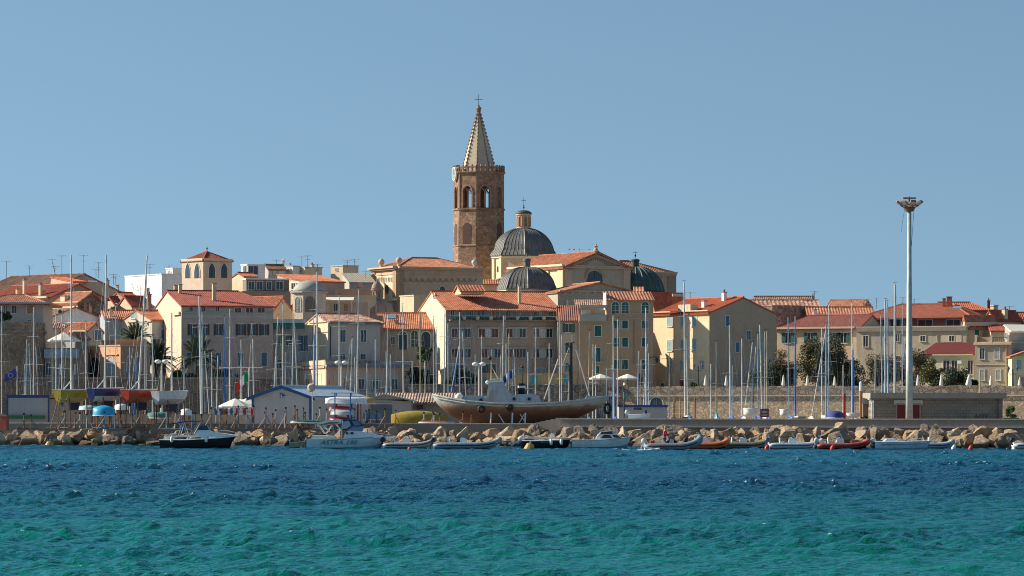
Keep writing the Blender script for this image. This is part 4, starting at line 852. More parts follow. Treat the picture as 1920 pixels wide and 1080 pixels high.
# clock on the narrow left face
f = face_frame(R0*1.03, 8, a0, 6); ck = MB(); K = 24
ff = lambda x, z, o: f(x, z, o+.1)
cz = zz(327); rc = 1.25
ck.prism([(rc*cos(2*pi*k/K), cz+rc*sin(2*pi*k/K)) for k in range(K)], ff, -.2, .12)
co = ck.build('clock', plain('clock_ring', (.72, .68, .58)), tw)
MB().prism([(.82*rc*cos(2*pi*k/K), cz+.82*rc*sin(2*pi*k/K)) for k in range(K)], ff, .12, .15).build('dial', plain('dial', (.30, .34, .34), .5), co)
m = MB()
for k in range(12):
    a = 2*pi*k/12; m.prism([(rc*(.68+q*.12)*cos(a)+w*sin(a), cz+rc*(.68+q*.12)*sin(a)-w*cos(a)) for q, w in ((0, -.03), (1, -.03), (1, .03), (0, .03))], ff, .15, .17)
m.prism([(-.04, cz), (.04, cz), (.03, cz+.8), (-.03, cz+.8)], ff, .15, .18); m.prism([(0, cz-.05), (.55, cz-.25), (.55, cz-.18), (0, cz+.05)], ff, .15, .18)
m.build('hands_and_marks', IRON, co)
for dx, i in ((0, 6), (.3, 7), (-.3, 7)):
    pass
m = MB(); m.lathe([(.02, 1.1), (.2, 1.05), (.3, .7), (.42, .25), (.6, 0), (.55, 0)], 12, (-.2, 0, zz(385))).tube((-.2, 0, zz(374)), (-.2, 0, zz(362)), .05).tube((-3.8, 0, zz(362)), (3.8, 0, zz(362)), .07)
m.build('bell', plain('bronze', (.03, .07, .06), .5), tw)
# --- transept block with the pediment
CH2 = T('cathedral transept with pediment, dark half round window and orange roof', 953, 1057.5, 1181, 560, 33, 498, plaster('ped_wall', (.50, .40, .30), .45, .8), 'transept', 'church')
CH2.roof('g', 472, ORANGE, 'v', o=.6, og=.5, th=.3, rib=.3)
for fc, a, b in (('L', 953, 1057), ('R', 1058, 1181)):
    CH2.band(fc, a, 498, b, 502, .35, CHY if fc == 'L' else CHST, 'cornice'); CH2.band(fc, a, 502, b, 504, .5, COPPER if fc == 'L' else CHST, 'cornice')
CH2.band('L', 954, 505, 1057, 560, .012, CHY, 'plaster_panel')  # sunlit left wall painted in a yellower cream than the front
for a in (1047, 1020, 990): CH2.band('L', a, 506, a+10, 560, .22, CHY, 'pilaster')
CH2.band('R', 1058, 505, 1071, 560, .18, CHST, 'pilaster'); CH2.band('R', 1168, 505, 1181, 560, .18, CHST, 'pilaster')
CH2.win('R', 1099, 507, 1130, 534, 'arch', 'g')
f = CH2.fp('R'); xm, zm = CH2.R(1115, 476); m = MB()
for sg, px in ((-1, 1064), (1, 1174)):
    xe, zend = CH2.R(px, 502)
    m.prism([(xm, zm-.5), (xe, zend-.1), (xe, zend+.35), (xm, zm-.05)] if sg > 0 else [(xe, zend-.1), (xm, zm-.5), (xm, zm-.05), (xe, zend+.35)], f, 0, .35)
    for j in range(14):
        t = (j+.5)/14; xx = xm+(xe-xm)*t; z_ = zm-.95+(zend-zm+.35)*t; m.prism([(xx-.12, z_), (xx+.12, z_), (xx+.12, z_+.3), (xx-.12, z_+.3)], f, 0, .22)
m.build('raking_cornice', plaster('rake', (.42, .33, .24), .4), CH2.o)
xa, za = CH2.R(1114.5, 522); m = MB(); 
for k in range(16):
    a, b = pi*k/16, pi*(k+1)/16; m.prism([(xa+1.5*cos(b), za+1.5*sin(b)), (xa+1.5*cos(a), za+1.5*sin(a)), (xa+1.95*cos(a), za+1.95*sin(a)), (xa+1.95*cos(b), za+1.95*sin(b))], f, 0, .2)
m.build('window_arch', plaster('rake', (.42, .33, .24)), CH2.o)
xr_, zr_ = CH2.R(1116, 470); cross(CH2.o, (xr_, -.2, CH2.zr+.1), 1.15, .75, CHST, .13)
# low front gable with old bare masonry below the pediment
lg = T('low pale stone gable of the cathedral with a thin salmon roof below the pediment', 1000, 1046, 1200, 530, 20, 547, plaster('bare_masonry', (.46, .40, .31), .7, 1.4)); lg.roof('g', 529, SALMON, 'v', o=.3, og=.5)
lg.band('R', 1048, 545, 1198, 547.5, .35, BEIGE, 'cornice'); lg.band('R', 1048, 557, 1198, 558.5, .2, BEIGE, 'string_course')
for a in range(1056, 1190, 14): lg.band('R', a, 548, a+5, 551, .2, BEIGE, 'bracket')
lg.band('R', 1060, 562, 1064, 573, .4, CHY, 'buttress')
lg = T('brown side gable of the cathedral aisle at the left of the front dome', 914, 924, 1000, 556, 20, 527, plaster('aisle_brown', (.40, .30, .22), .4)); lg.roof('shed', 503, GREYP, 'v', o=.1)
ls = T('small bright orange aisle roof between church front and the front dome', None, 898, 940, 552, 0, 532, CHST, D=5); ls.roof('shed', 524, ORANGE, 'u')
# right block
rb_ = T('cathedral right hand block with salmon roof and a projecting stone cornice', 1150, 1172, 1268, 585, 16, 510, CHST, 'cathedral_wing', 'church'); rb_.roof('hip', 489, SALMON, 'u', h0=0.01, h1=7.5, o=0)
rb_.band('R', 1172, 510, 1268, 513, .75, CHST, 'cornice'); rb_.band('R', 1172, 513, 1268, 517, .35, CHST, 'cornice'); rb_.band('R', 1252, 517, 1267, 556, .18, plaster('pilaster_dark', (.38, .27, .2)), 'pilaster'); rb_.band('R', 1240, 517, 1245, 556, .12, CHST, 'pilaster')
# --- domes
def dome(label, cx, Y, rpx, ybase, ytop, ylant, ycap, ycross, mat, nf, a0d, lr, seams, flare=.06, lmat=None, capmat=None, drum=None):
    s_ = F/Y; o = empty('dome_tower', (XP(cx, Y), Y, 4.9), 0, label, 'dome'); q = lambda y: ZP(y, Y)-4.9; R = rpx/s_; zb, zt = q(ybase), q(ytop); N = 14; a0d = radians(a0d)
    prof = lambda t: ((R*cos(t)**.92 if cos(t) > 0 else 0)*(1+flare*max(0, 1-t*5)), zb+(zt-zb)*sin(t)**1.0)
    ts = [1.36*k/N for k in range(N+1)]; kz = 1/sin(1.36)
    pr = [(prof(t)[0], zb+(prof(t)[1]-zb)*kz) for t in ts]
    MB().lathe([(R*1.09, zb-.22), (R*1.09, zb)] + pr, nf, a0=a0d).build('dome', mat, o, nf > 12)
    m = MB()
    for i in range(nf):
        for j in range(seams):
            t0 = j/seams; a = a0d+2*pi*i/nf; b = a0d+2*pi*(i+1)/nf
            pts = [((r*(cos(a)*(1-t0)+cos(b)*t0)), (r*(sin(a)*(1-t0)+sin(b)*t0)), z) for r, z in pr]
            m.path([Vector((x*(1+.03/max(r[0], .3)), y*(1+.03/max(r[0], .3)), z)) for (x, y, z), r in zip(pts, pr)], .035 if j else .08, 4, False)
    m.build('seams', plain('seam_'+mat.name, tuple(min(c*1.5, 1) for c in (.10, .098, .09)) if mat is LEAD else (.07, .16, .13), .5), o)
    rl = lr/s_
    lm = lmat or mat
    MB().lathe([(rl*1.15, zt-.35), (rl*1.15, zt+.12), (rl, zt+.14), (rl, q(ylant)), (rl*1.18, q(ylant)+.02), (rl*1.18, q(ylant)+.25)], 16, a0=a0d).build('lantern', lm, o)
    if lmat:
        for i in range(8): arch_win(o, (lambda a: lambda x, z, oo: ((rl+oo)*cos(a)-x*sin(a), (rl+oo)*sin(a)+x*cos(a), z))(radians(-90+15+45*i)), rl*.42, zt+.35, q(ylant)-.2, plain('lantern_pane', (.25, .15, .09)), lm, False)
    zc = q(ylant)+.25; hc = q(ycap)-zc
    MB().lathe([(rl*1.22*cos(k*pi/2/7)+.02, zc+hc*sin(k*pi/2/7)) for k in range(8)]+[(.06, zc+hc+.3), (.18, zc+hc+.5), (.02, zc+hc+.8)], 16).build('lantern_cap', capmat or mat, o, True)
    cross(o, (0, 0, zc+hc+.6), q(ycross)-(zc+hc+.6), .8, IRON, .035)
    if drum: MB().lathe([(R*1.0, q(drum)), (R*1.0, zb-.5), (R*1.08, zb-.4), (R*1.08, zb-.22)], nf, a0=a0d).build('drum', CHY, o)
    return o, R, q
d1, R1, q1 = dome('largest grey lead dome of the cathedral with an orange stone lantern and green cap', 982, 590, 57, 480, 428.5, 404, 394, 369, LEAD, 8, -88, 12.5, 6, .10, plaster('lantern_stone', (.66, .44, .28), .3), COPPER, 540)
arch_win(d1, face_frame(R1, 8, radians(-88), 6), .8, q1(511), q1(500), GLASS, CHY, False)
f = face_frame(R1, 8, radians(-88), 6)
for x0 in (-1.9, 1.1): MB().prism([(x0, q1(540)), (x0+.8, q1(540)), (x0+.8, q1(486)), (x0, q1(486))], f, 0, .35).build('pilaster', CHY, d1)
f = face_frame(R1, 8, radians(-88), 7); MB().prism([(-2, q1(540)), (2, q1(540)), (2, q1(486)), (-2, q1(486))], f, 0, .02).build('plaster_panel', CHST, d1)  # front facet's shade painted as a duller tone over the drum
dome('low grey ribbed lead dome in front of the cathedral transept, left of the pediment', 988, 542, 52.5, 542, 501, 490, 484, 470, LEAD, 8, -88, 6.2, 5, .05, None, None, 575)
dome('dark green copper dome half behind the right end of the pediment', 1191, 572, 54, 548, 501, 491, 485, 470, COPPER, 24, -90, 7.0, 1, .02)
# gulls along the transept ridge
for i, px in enumerate((1067, 1076, 1086, 1091, 1104)):
    p = P(px, 469.5, 562.5); b = empty('gull', (p.x, p.y, CH2.zr+4.9+.1), .6*i, 'tiny dark gull resting on the transept ridge, %s from the left' % ('first', 'second', 'third', 'fourth', 'fifth')[i], 'gull', 'gulls on the ridge of the transept roof')
    MB().path([(-.22, 0, .16), (-.08, 0, .2), (.08, 0, .24), (.16, 0, .32), (.26, 0, .33)], [.02, .09, .1, .06, .015], 6).build('body', plain('gull_grey', (.25, .25, .26)), b, True)
# ============================================================ ROCKS, TREES, STREET THINGS
ORD = ['first', 'second', 'third', 'fourth', 'fifth', 'sixth', 'seventh', 'eighth', 'ninth', 'tenth', 'eleventh', 'twelfth', 'thirteenth', 'fourteenth', 'fifteenth', 'sixteenth',
       'seventeenth', 'eighteenth', 'nineteenth', 'twentieth', 'twenty first', 'twenty second', 'twenty third', 'twenty fourth']
def rock_material(key, c):
    m, t, b = newmat(key)
    big = ramp(t, noi(t, 1.1, detail=7, rough=0.75), [(0.35, 0.0), (0.68, 1.0)])
    o = mixn(t, big, mul(c, 0.62), mul(c, 1.25))
    o = mixn(t, ramp(t, noi(t, 3.1, detail=6, rough=.8), [(0.58, 0.0), (0.72, 0.6)]), o, (c[0]*.45, c[1]*.36, c[2]*.28))
    g = t.nodes.new('ShaderNodeNewGeometry'); sp = t.nodes.new('ShaderNodeSeparateXYZ'); t.links.new(g.outputs['Position'], sp.inputs[0])
    wet = ramp(t, sp.outputs['Z'], [(0.22, 0.28), (0.46, 1.0)]); o = mixn(t, 1.0, o, wet, 'MULTIPLY')
    t.links.new(o, b.inputs['Base Color']); b.inputs['Roughness'].default_value = .92
    bump(t, b, noi(t, 3.0, detail=9, rough=.75), .25, .9); return m
RM = [rock_material('limestone', (.53, .39, .26)), rock_material('pale_limestone', (.66, .52, .36)), rock_material('ochre_limestone', (.47, .31, .18)), rock_material('grey_limestone', (.30, .235, .175))]
import bmesh
def rock_mesh(i):
    rr = random.Random(100+i); bm = bmesh.new(); bmesh.ops.create_icosphere(bm, subdivisions=4, radius=1.0)
    planes = []
    for k in range(rr.randint(8, 12)):
        n = Vector((rr.gauss(0, 1), rr.gauss(0, 1), rr.gauss(0, 1))).normalized(); planes.append((n, rr.uniform(.38, .66)))
    for v in bm.verts:
        for _ in range(2):
            for n, d in planes:
                q = v.co.dot(n)
                if q > d: v.co -= n*(q-d)*0.96
        v.co += v.co.normalized()*(noise.noise(v.co*1.7+Vector((i*7, 0, 0)))*.10 + noise.noise(v.co*5+Vector((i, 3, 0)))*.05)
        v.co *= 1.12; v.co.x *= 1.25
    me = bpy.data.meshes.new('boulder'); bm.to_mesh(me); bm.free(); me.materials.append(RM[i % 4])
    return me
RMESH = [rock_mesh(i) for i in range(16)]
RZ = [(-60, 92, 'left of the ochre cone buoy'), (92, 297, 'between ochre cone buoy and black cruiser'), (297, 450, 'behind the black cruiser'),
      (450, 566, 'right of the black cruiser'), (566, 730, 'behind the lettered white motorboat'), (730, 940, 'behind the two middle inflatables'), (940, 1070, 'behind the black speedboat'),
      (1070, 1190, 'behind the small white cabin boat'), (1190, 1310, 'behind the man in red'), (1310, 1440, 'behind the orange nosed inflatable'), (1440, 1535, 'behind the white inflatable'),
      (1535, 1640, 'behind the red inflatable'), (1640, 1790, 'behind the long white open boat'), (1790, 2050, 'right of the long white open boat')]
rr = random.Random(21); rocks = []
for row, (off, z0, sp_, r0, r1) in enumerate(((0.9, 0.0, 1.26, .50, .86), (2.3, 0.36, 1.24, .50, .90), (3.7, 0.74, 1.24, .48, .90), (5.2, 0.92, 1.36, .38, .68))):
    s = bs(-25, off); e = bs(1945, off)
    while s < e:
        zl = -.30*max(0, min(1, 1-(s-bs(900, off))/6.0))*(row/3)
        r = rr.uniform(r0, r1)*rr.choice((1, 1, 1, .85, 1.15)); rocks.append((row, s, off+rr.uniform(-.45, .4), z0+zl+rr.uniform(-.15, .20), r)); s += sp_*rr.uniform(.72, 1.25)*(r/.72)
cnt = {}; pass
RN = ['lowest', 'second', 'third', 'topmost']; 
for row, s, off, z, r in sorted(rocks, key=lambda q: (q[0], q[1])):
    x, y = bw(s, off); px = 960+F*x/y; zone = next((q[2] for q in RZ if q[0] <= px < q[1]), RZ[-1][2])
    k = (row, zone); cnt[k] = cnt.get(k, 0)+1; i = rr.randrange(16)
    o = bpy.data.objects.new('boulder', RMESH[i]); COL.objects.link(o); o.location = (x, y, z)
    o.rotation_euler = (rr.uniform(-.7, .7), rr.uniform(-.7, .7), rr.uniform(0, 6.28)); o.scale = (r*rr.uniform(.9, 1.15), r*rr.uniform(.85, 1.1), r*rr.uniform(.75, 1.05))
    tag(o, '%s boulder, %s from left in the %s row %s' % (('tan', 'pale', 'ochre', 'grey')[i % 4], ORD[min(cnt[k]-1, 23)], RN[row], zone), 'boulder', 'boulders of the breakwater')
# ---------------------------------------------------------- trees
def leafmat(key, a, b_):
    k = ('leaf', key)
    if k in MATS: return MATS[k]
    m, t, b = newmat(key); o = mixn(t, ramp(t, noi(t, .9, detail=3), [(.38, 0), (.64, 1)]), a, b_); o = mixn(t, ramp(t, noi(t, 7, detail=1), [(.4, 0), (.7, 1)]), o, mul(a, 1.6), 'MIX')
    t.links.new(o, b.inputs['Base Color']); b.inputs['Roughness'].default_value = .75; MATS[k] = m; return m
OLIVE = leafmat('olive_leaves', (.05, .055, .022), (.16, .13, .055)); BROWNL = leafmat('dry_leaves', (.10, .075, .035), (.20, .13, .06)); DGREEN = leafmat('dark_leaves', (.02, .035, .018), (.055, .085, .03))
GREENL = leafmat('green_leaves', (.05, .09, .025), (.14, .20, .06))
def tree(label, cx, ytop, ybot, wpx, Y, mat, seed, n=5200, clumps=26, name='tree', ls=.16, trunk=True, flat=.9, cat='tree', base=4.9):
    rr = random.Random(seed); s_ = F/Y; x0 = XP(cx, Y); zt, zb = ZP(ytop, Y), ZP(ybot, Y); W = wpx/s_/2*1.12; Hh = (zt-zb)/2*1.06; zc = (zt+zb)/2-base
    o = empty(name, (x0, Y, base), 0, label, cat); cl = []
    for i in range(clumps):
        while True:
            v = Vector((rr.uniform(-1, 1), rr.uniform(-1, 1), rr.uniform(-1, 1)))
            if .25 < v.length < 1: break
        r = rr.uniform(.22, .40); v = v*(1-r*.8); cl.append((Vector((v.x*W, v.y*W*flat, zc+v.z*Hh)), r*min(W, Hh*1.2)))
    mb = MB(); tot = sum(c[1]**2 for c in cl)
    for c, r in cl:
        for k in range(int(1.5*n*r*r/tot)):
            d = Vector((rr.gauss(0, 1), rr.gauss(0, 1), rr.gauss(0, 1))).normalized(); p = c+d*r*(rr.random()**.45)*rr.uniform(.8, 1.15)
            a = Vector((rr.gauss(0, 1), rr.gauss(0, 1), rr.gauss(0, .6))).normalized()*ls*rr.uniform(.6, 1.3); b = a.cross(Vector((rr.gauss(0, 1), rr.gauss(0, 1), rr.gauss(0, 1)))).normalized()*ls*.5
            mb.add([p-a, p+b, p+a, p-b], [(0, 1, 2, 3)])
    mb.build('crown', mat, o)
    if trunk:
        t = MB(); tr = .16+W*.05; top = Vector((rr.uniform(-.3, .3), 0, zc-Hh*.3)); t.path([(0, 0, -.2), (rr.uniform(-.2, .2), 0, top.z*.5), top], [tr*1.3, tr, tr*.75], 8)
        for c, r in cl[:10]: t.path([top*.8, (top*.6+c*.4)+Vector((0, 0, .2)), c], [tr*.5, tr*.3, .03], 5)
        t.build('trunk', WOOD, o)
    return o
tree('big round olive brown tree in front of the long cream house', 1545, 626, 738, 100, 428, OLIVE, 1, 10000, 60, ls=.15)
tree('dark tree between the yellow house and the big round tree', 1467, 650, 742, 72, 431, BROWNL, 2, 5200, 26, ls=.13)
tree('low dark bushy tree at the foot of the shaded brown gable side', 1432, 672, 745, 76, 430, DGREEN, 3, 3600, 20, ls=.12)
tree('dark leafy tree between the round tree and the thick grey blue masts', 1598, 668, 745, 62, 429, DGREEN, 4, 3600, 20, ls=.12)
tree('brownish tree with thin branches behind the thick grey blue masts', 1645, 652, 745, 78, 427, BROWNL, 5, 4000, 22, ls=.12)
tree('tall brown tree just right of the floodlight mast', 1715, 640, 742, 70, 425, BROWNL, 6, 5200, 28, ls=.12)
tree('yellowish olive shrub tree right of the floodlight mast', 1747, 672, 735, 46, 420, leafmat('yellow_leaves', (.10, .10, .03), (.24, .20, .07)), 7, 3600, 20, ls=.12)
tree('dark green bush below the oxblood roofed house', 1785, 685, 742, 84, 418, DGREEN, 8, 4600, 24, name='bush', cat='bush', ls=.12)
tree('second dark bush, under the right end of the oxblood roof', 1823, 705, 735, 36, 419, DGREEN, 9, 2400, 14, name='bush', cat='bush', ls=.12)
tree('bush growing on top of the round bastion tower at the left edge', 2, 578, 606, 40, 430, DGREEN, 10, 2600, 14, name='bush', cat='bush', base=12, trunk=False)
tree('dark ivy and creepers hanging over the terrace left of the loggia house', 782, 688, 738, 70, 430, DGREEN, 11, 4600, 26, name='ivy', cat='ivy', flat=.3, ls=.12)
tree('second mass of dark creepers beside the graffiti wall', 868, 690, 735, 74, 429, DGREEN, 12, 4600, 26, name='ivy', cat='ivy', flat=.3, ls=.12)
tree('slim tree with golden leaves in front of the arched dark house', 797, 640, 682, 34, 433, GREENL, 13, 2200, 12)
tree('garden shrubs with fresh green leaves below the palazzo palm', 345, 694, 716, 60, 433, GREENL, 14, 2600, 16, name='shrub', cat='shrub', trunk=False)
tree('dark garden shrubs below the right half of the palazzo', 420, 690, 718, 70, 434, leafmat('mixed_leaves', (.06, .06, .02), (.2, .13, .05)), 15, 2600, 16, name='shrub', cat='shrub', trunk=False)
tree('small pot bushes at the foot of the yellow house, by its left corner', 1244, 719, 727, 22, 424, GREENL, 16, 700, 8, name='shrub', cat='shrub', trunk=False)
tree('small pot bushes at the right corner foot of the yellow house', 1302, 717, 727, 20, 424, GREENL, 17, 700, 8, name='shrub', cat='shrub', trunk=False)
tree('weedy bush at the right end of the block pump house', 1897, 757, 790, 26, 262, GREENL, 18, 900, 10, name='bush', cat='bush', base=1.25, ls=.07, trunk=False)
tree('low yellowish bush left of the block pump house', 1622, 777, 790, 20, 262, GREENL, 19, 500, 6, name='bush', cat='bush', base=1.25, ls=.06, trunk=False)
def palm(label, cx, yc, rpx, Y, seed, ybase=735):
    rr = random.Random(seed); s_ = F/Y; o = empty('palm_tree', (XP(cx, Y), Y, 4.9), 0, label, 'palm'); zc = ZP(yc, Y)-4.9; R = rpx/s_*1.3
    MB().path([(0, 0, -.1), (.05, 0, zc*.5), (0, 0, zc-.1)], [.34, .27, .3], 10).build('trunk', WOOD, o); m = MB()
    for i in range(60):
        a = rr.uniform(0, 2*pi); el = rr.uniform(-.35, 1.35); L = R*rr.uniform(.85, 1.1); pts = []
        for k in range(9):
            t = k/8; h = L*t*cos(el)*(1-.1*t); z = L*t*sin(el) - L*.55*t*t*cos(el)*.9; pts.append(Vector((h*cos(a), h*sin(a), zc+z)))
        m.path(pts, [.035*(1-k/10) for k in range(9)], 4, False)
        for k in range(1, 9):
            d = (pts[k]-pts[k-1]).normalized(); sd_ = d.cross(Vector((0, 0, 1))).normalized()
            for q in range(4):
                p = pts[k-1].lerp(pts[k], q/4)
                for sg in (-1, 1):
                    l = (.62 if k < 7 else .36)*R*.32; tip = p+sd_*sg*l*.75+d*l*.6-Vector((0, 0, l*.35)); m.add([p, p+d*.09, tip], [(0, 1, 2)])
    m.build('crown', leafmat('palm_leaves', (.05, .07, .03), (.16, .17, .08)), o)
palm('feathery palm rising above the peach arched house', 255, 636, 33, 437, 3)
palm('broad dark palm in front of the left part of the palazzo', 371, 672, 42, 434, 4)
palm('half hidden dark palm between the arched house and the palazzo', 292, 676, 38, 435, 5)
# ---------------------------------------------------------- arched peach house and terrace house at the left (near the wall)
h = T('peach coloured flat roofed house with tall arched windows below the feathery palm', 161, 226, 281, 428, 36, 649, PEACH, 'arched_house'); h.roof('flat', 0, PEACH)
for a, b in ((169, 188), (199, 218)): h.win('L', a, 669, b, 706, 'arch', 'g' if a < 190 else 'P')
h.band('L', 164, 663.5, 190, 665, .2, PEACH, 'hood_mould'); h.band('L', 196, 664, 222, 666, .2, PEACH, 'hood_mould')
for a, b in ((238, 249), (254, 264)): h.win('R', a, 668, b, 697, 'arch', 'g')
h.band('R', 226.5, 649, 281, 712, .03, plaster('peach_shade', (.38, .24, .17), .35), 'side_render')  # darker peach paints the shade on the turned away side
h2 = T('set back peach upper storey with a parapet over the arched house', 192, 215, 275, 433, 20, 639, PEACH); h2.roof('flat', 0, PEACH)
h = T('small terrace house with blue balcony cloth beside the bastion tower', None, 84, 162, 431, 0, 655, BROWNP, D=5); h.roof('flat', 0, CONC)
h.band('R', 84, 655, 150, 672, .8, plain('pale_blue_cloth', (.33, .39, .46), .9), 'balcony_cloth', inn=-.7); h.band('R', 90, 676, 145, 706, -.1, GLASS, 'dark_veranda', inn=.14)
for a in (111, 139): h.band('R', a, 683, a+3, 703, .05, WHITEP, 'curtain')
h.win('R', 86, 680, 95, 704, 'glass', 'g')
h = T('cream stair wall with red tiled top behind the peach arched house', 140, 152, 168, 436, 30, 634, CREAM); h.roof('shed', 622, SALMON, 'u', o=.3)
def parasol(label, cx, ytop, ybot, wpx, Y, base, open_=True, group=None, mat=CLOTH):
    s_ = F/Y; o = empty('parasol', (XP(cx, Y), Y, base), .3, label, 'parasol', group); zt, zb = ZP(ytop, Y)-base, ZP(ybot, Y)-base; R = wpx/s_/2
    if open_:
        MB().tube((0, 0, 0), (0, 0, zt), .05).build('pole', WOOD, o)
        MB().lathe([(R*1.0, zb-.16), (R*1.02, zb), (R*.5, zb+(zt-zb)*.55), (.04, zt)], 8, a0=.4).build('canopy', mat, o)
    else:
        MB().tube((0, 0, 0), (0, 0, zt+.1), .04).build('pole', WOOD, o)
        m = MB(); m.lathe([(R*.55, max(zb, .2)), (R*1.0, max(zb, .2)+.15), (R*.85, zt*.55), (R*.55, zt*.75), (R*.5, zt*.82), (.05, zt)], 9); m.build('folded_canopy', mat, o)
    return o
parasol('large cream parasol on the terrace house beside the bastion tower', 120, 623, 638, 62, 425, 4.9)
parasol('left one of two open white parasols outside the tan houses', 1126, 701, 709, 44, 424, 4.9, group='open parasols outside the tan houses')
parasol('right one of two open white parasols outside the tan houses', 1177, 701, 709, 42, 424, 4.9, group='open parasols outside the tan houses')
def wally(px): return B1.Y + B1.L(px, 724)[0]*B1.c
cp = [(1172, 708), (1323, 704), (1362, 704), (1469, 703), (1514, 704), (1565, 706), (1721, 703), (1765, 701), (1815, 701), (1858, 704), (1912, 707)]
cl_ = ['under the right open parasol', 'nearest the yellow house corner', 'left of the leaning masts', 'left of the big round tree', 'under the left half of the big round tree', 'under the right half of the big round tree', 'right of the floodlight mast', 'below the dark bushes', 'widest and leaning, at the bush end', 'below the grey beige house', 'below the pale yellow gable']
for (a, b), c in zip(cp, cl_):
    Y = wally(a)+3.5 if a > 1180 else 424.5
    o = parasol('folded cream parasol on the promenade, '+c, a, b, 724, 7.5 if a != 1815 else 12, Y, 4.9, False, 'folded parasols on the promenade'); 
    if a == 1815: o.rotation_euler = (0, .09, 0)
parasol('front white parasol of the sailing club beside the blue trimmed clubhouse', 441, 747, 761, 62, 286, 1.25, group='white parasols at the sailing club')
parasol('rear white parasol of the sailing club, half behind the other', 462, 747, 758, 60, 293, 1.25, group='white parasols at the sailing club')
parasol('third white parasol peak behind the other two at the clubhouse', 452, 748, 758, 50, 299, 1.25, group='white parasols at the sailing club')
def lamp2(label, cx, ytop, Y, base=1.25, black=False):
    s_ = F/Y; o = empty('street_lamp', (XP(cx, Y), Y, base), 0, label, 'street lamp'); zt = ZP(ytop, Y)-base; m = IRON if black else ALU
    MB().path([(0, 0, 0), (0, 0, zt*.5), (0, 0, zt)], [.11, .09, .06], 8).build('pole', m, o)
    for sg in (-1, 1):
        if black:
            MB().path([(0, 0, zt-.5), (sg*.3, 0, zt-.65), (sg*.5, 0, zt-.45), (sg*.5, 0, zt-.25)], .03, 5).build('bracket', m, o)
            MB().lathe([(.06, -.25), (.17, .1), (.19, .12), (.05, .3), (.02, .4)], 6, (sg*.5, 0, zt)).build('lantern', plain('lantern_glass', (.12, .12, .12), .3), o)
        else:
            MB().ball((sg*.32, 0, zt+.1), .30, 12, 8, .6).build('lamp_head', WHITE, o, True)
    return o
lamp2('twin globe lamp post above the white keelboat on the left', 303, 680, 300); lamp2('twin globe lamp post left of the tug wheelhouse', 898, 685, 300)
lamp2('twin white lamp post in front of the restaurant, behind the clubhouse roof', 640, 682, 310)
lamp2('black twin lantern in front of the right corner of the yellow house', 1309, 686, wally(1309)+2, 4.9, True)
lamp2('black twin lantern beside the pale yellow gable at the right edge', 1899, 692, wally(1899)+2, 4.9, True)
wl = empty('wall_lantern', (*P(1232, 672, 440),), .6, 'black wall lantern on a bracket between tan and yellow houses', 'lantern')
MB().path([(0, 2, 0), (0, .6, .3), (0, 0, 0)], .05, 5).build('bracket', IRON, wl); MB().lathe([(.1, -.6), (.25, -.1), (.05, .12)], 6).build('lantern', IRON, wl)
# floodlight mast
YM = 262; s_ = F/YM; fm = empty('floodlight_mast', (XP(1705, YM), YM, 1.25), 0, 'very tall pale floodlight mast in front of the block pump house', 'floodlight mast')
zt = ZP(388, YM)-1.25; sc16 = 16
MB().path([(0, 0, 0), (0, 0, zt*.33), (0, 0, zt*.331), (0, 0, zt*.66), (0, 0, zt*.661), (0, 0, zt)], [.29, .25, .235, .20, .185, .15], 16).build('pole', plain('galvanised', (.44, .47, .43), .45, .2), fm, True)
MB().lathe([(.3, zt-.35), (.45, zt-.1), (.45, zt), (.2, zt+.1)], 12).build('ring', RUSTY, fm)
for k in range(8):
    a = 2*pi*k/8+.2; c, s = cos(a), sin(a); m = MB().path([(c*.3, s*.3, zt-.1), (c*.75, s*.75, zt+.12)], .045, 5)
    m.build('arm', RUSTY, fm); u = Vector((-s, c, 0)); r = Vector((c, s, 0)); up = Vector((0, 0, 1)); p = r*.82+up*(zt+.28); d = (r*.75+up*.5).normalized(); nn_ = d.cross(u)
    m = MB(); m.prism([(-.24, -.26), (.24, -.26), (.2, .26), (-.2, .26)], lambda x, y, w: tuple(p+u*x+d*y+nn_*w), -.07, .07); fo = m.build('floodlight', plain('lamp_housing', (.28, .18, .13), .5), fm)
    m = MB(); m.prism([(-.18, -.2), (.18, -.2), (.16, .2), (-.16, .2)], lambda x, y, w: tuple(p+u*x+d*y+nn_*w), .07, .09) if nn_.z < 0 else m.prism([(-.18, -.2), (.18, -.2), (.16, .2), (-.16, .2)], lambda x, y, w: tuple(p+u*x+d*y+nn_*w), -.09, -.07); m.build('lens', plain('lens_glass', (.5, .5, .48), .2), fo)
MB().box(-.5, .5, -.3, .3, zt+.62, zt+.72).tube((0, 0, zt), (0, 0, zt+.8), .07).build('top_plate', plain('lamp_housing', (.28, .18, .13), .5), fm)
MB().path([(-.35, -.1, zt), (-.55, -.1, zt-1.2), (-.62, -.1, zt-1.9)], .014, 4, False).build('loose_cable', IRON, fm); MB().path([(.35, -.1, zt-.2), (.3, -.1, zt-.8), (.15, -.1, zt-3)], .014, 4, False).build('loose_cable', IRON, fm)
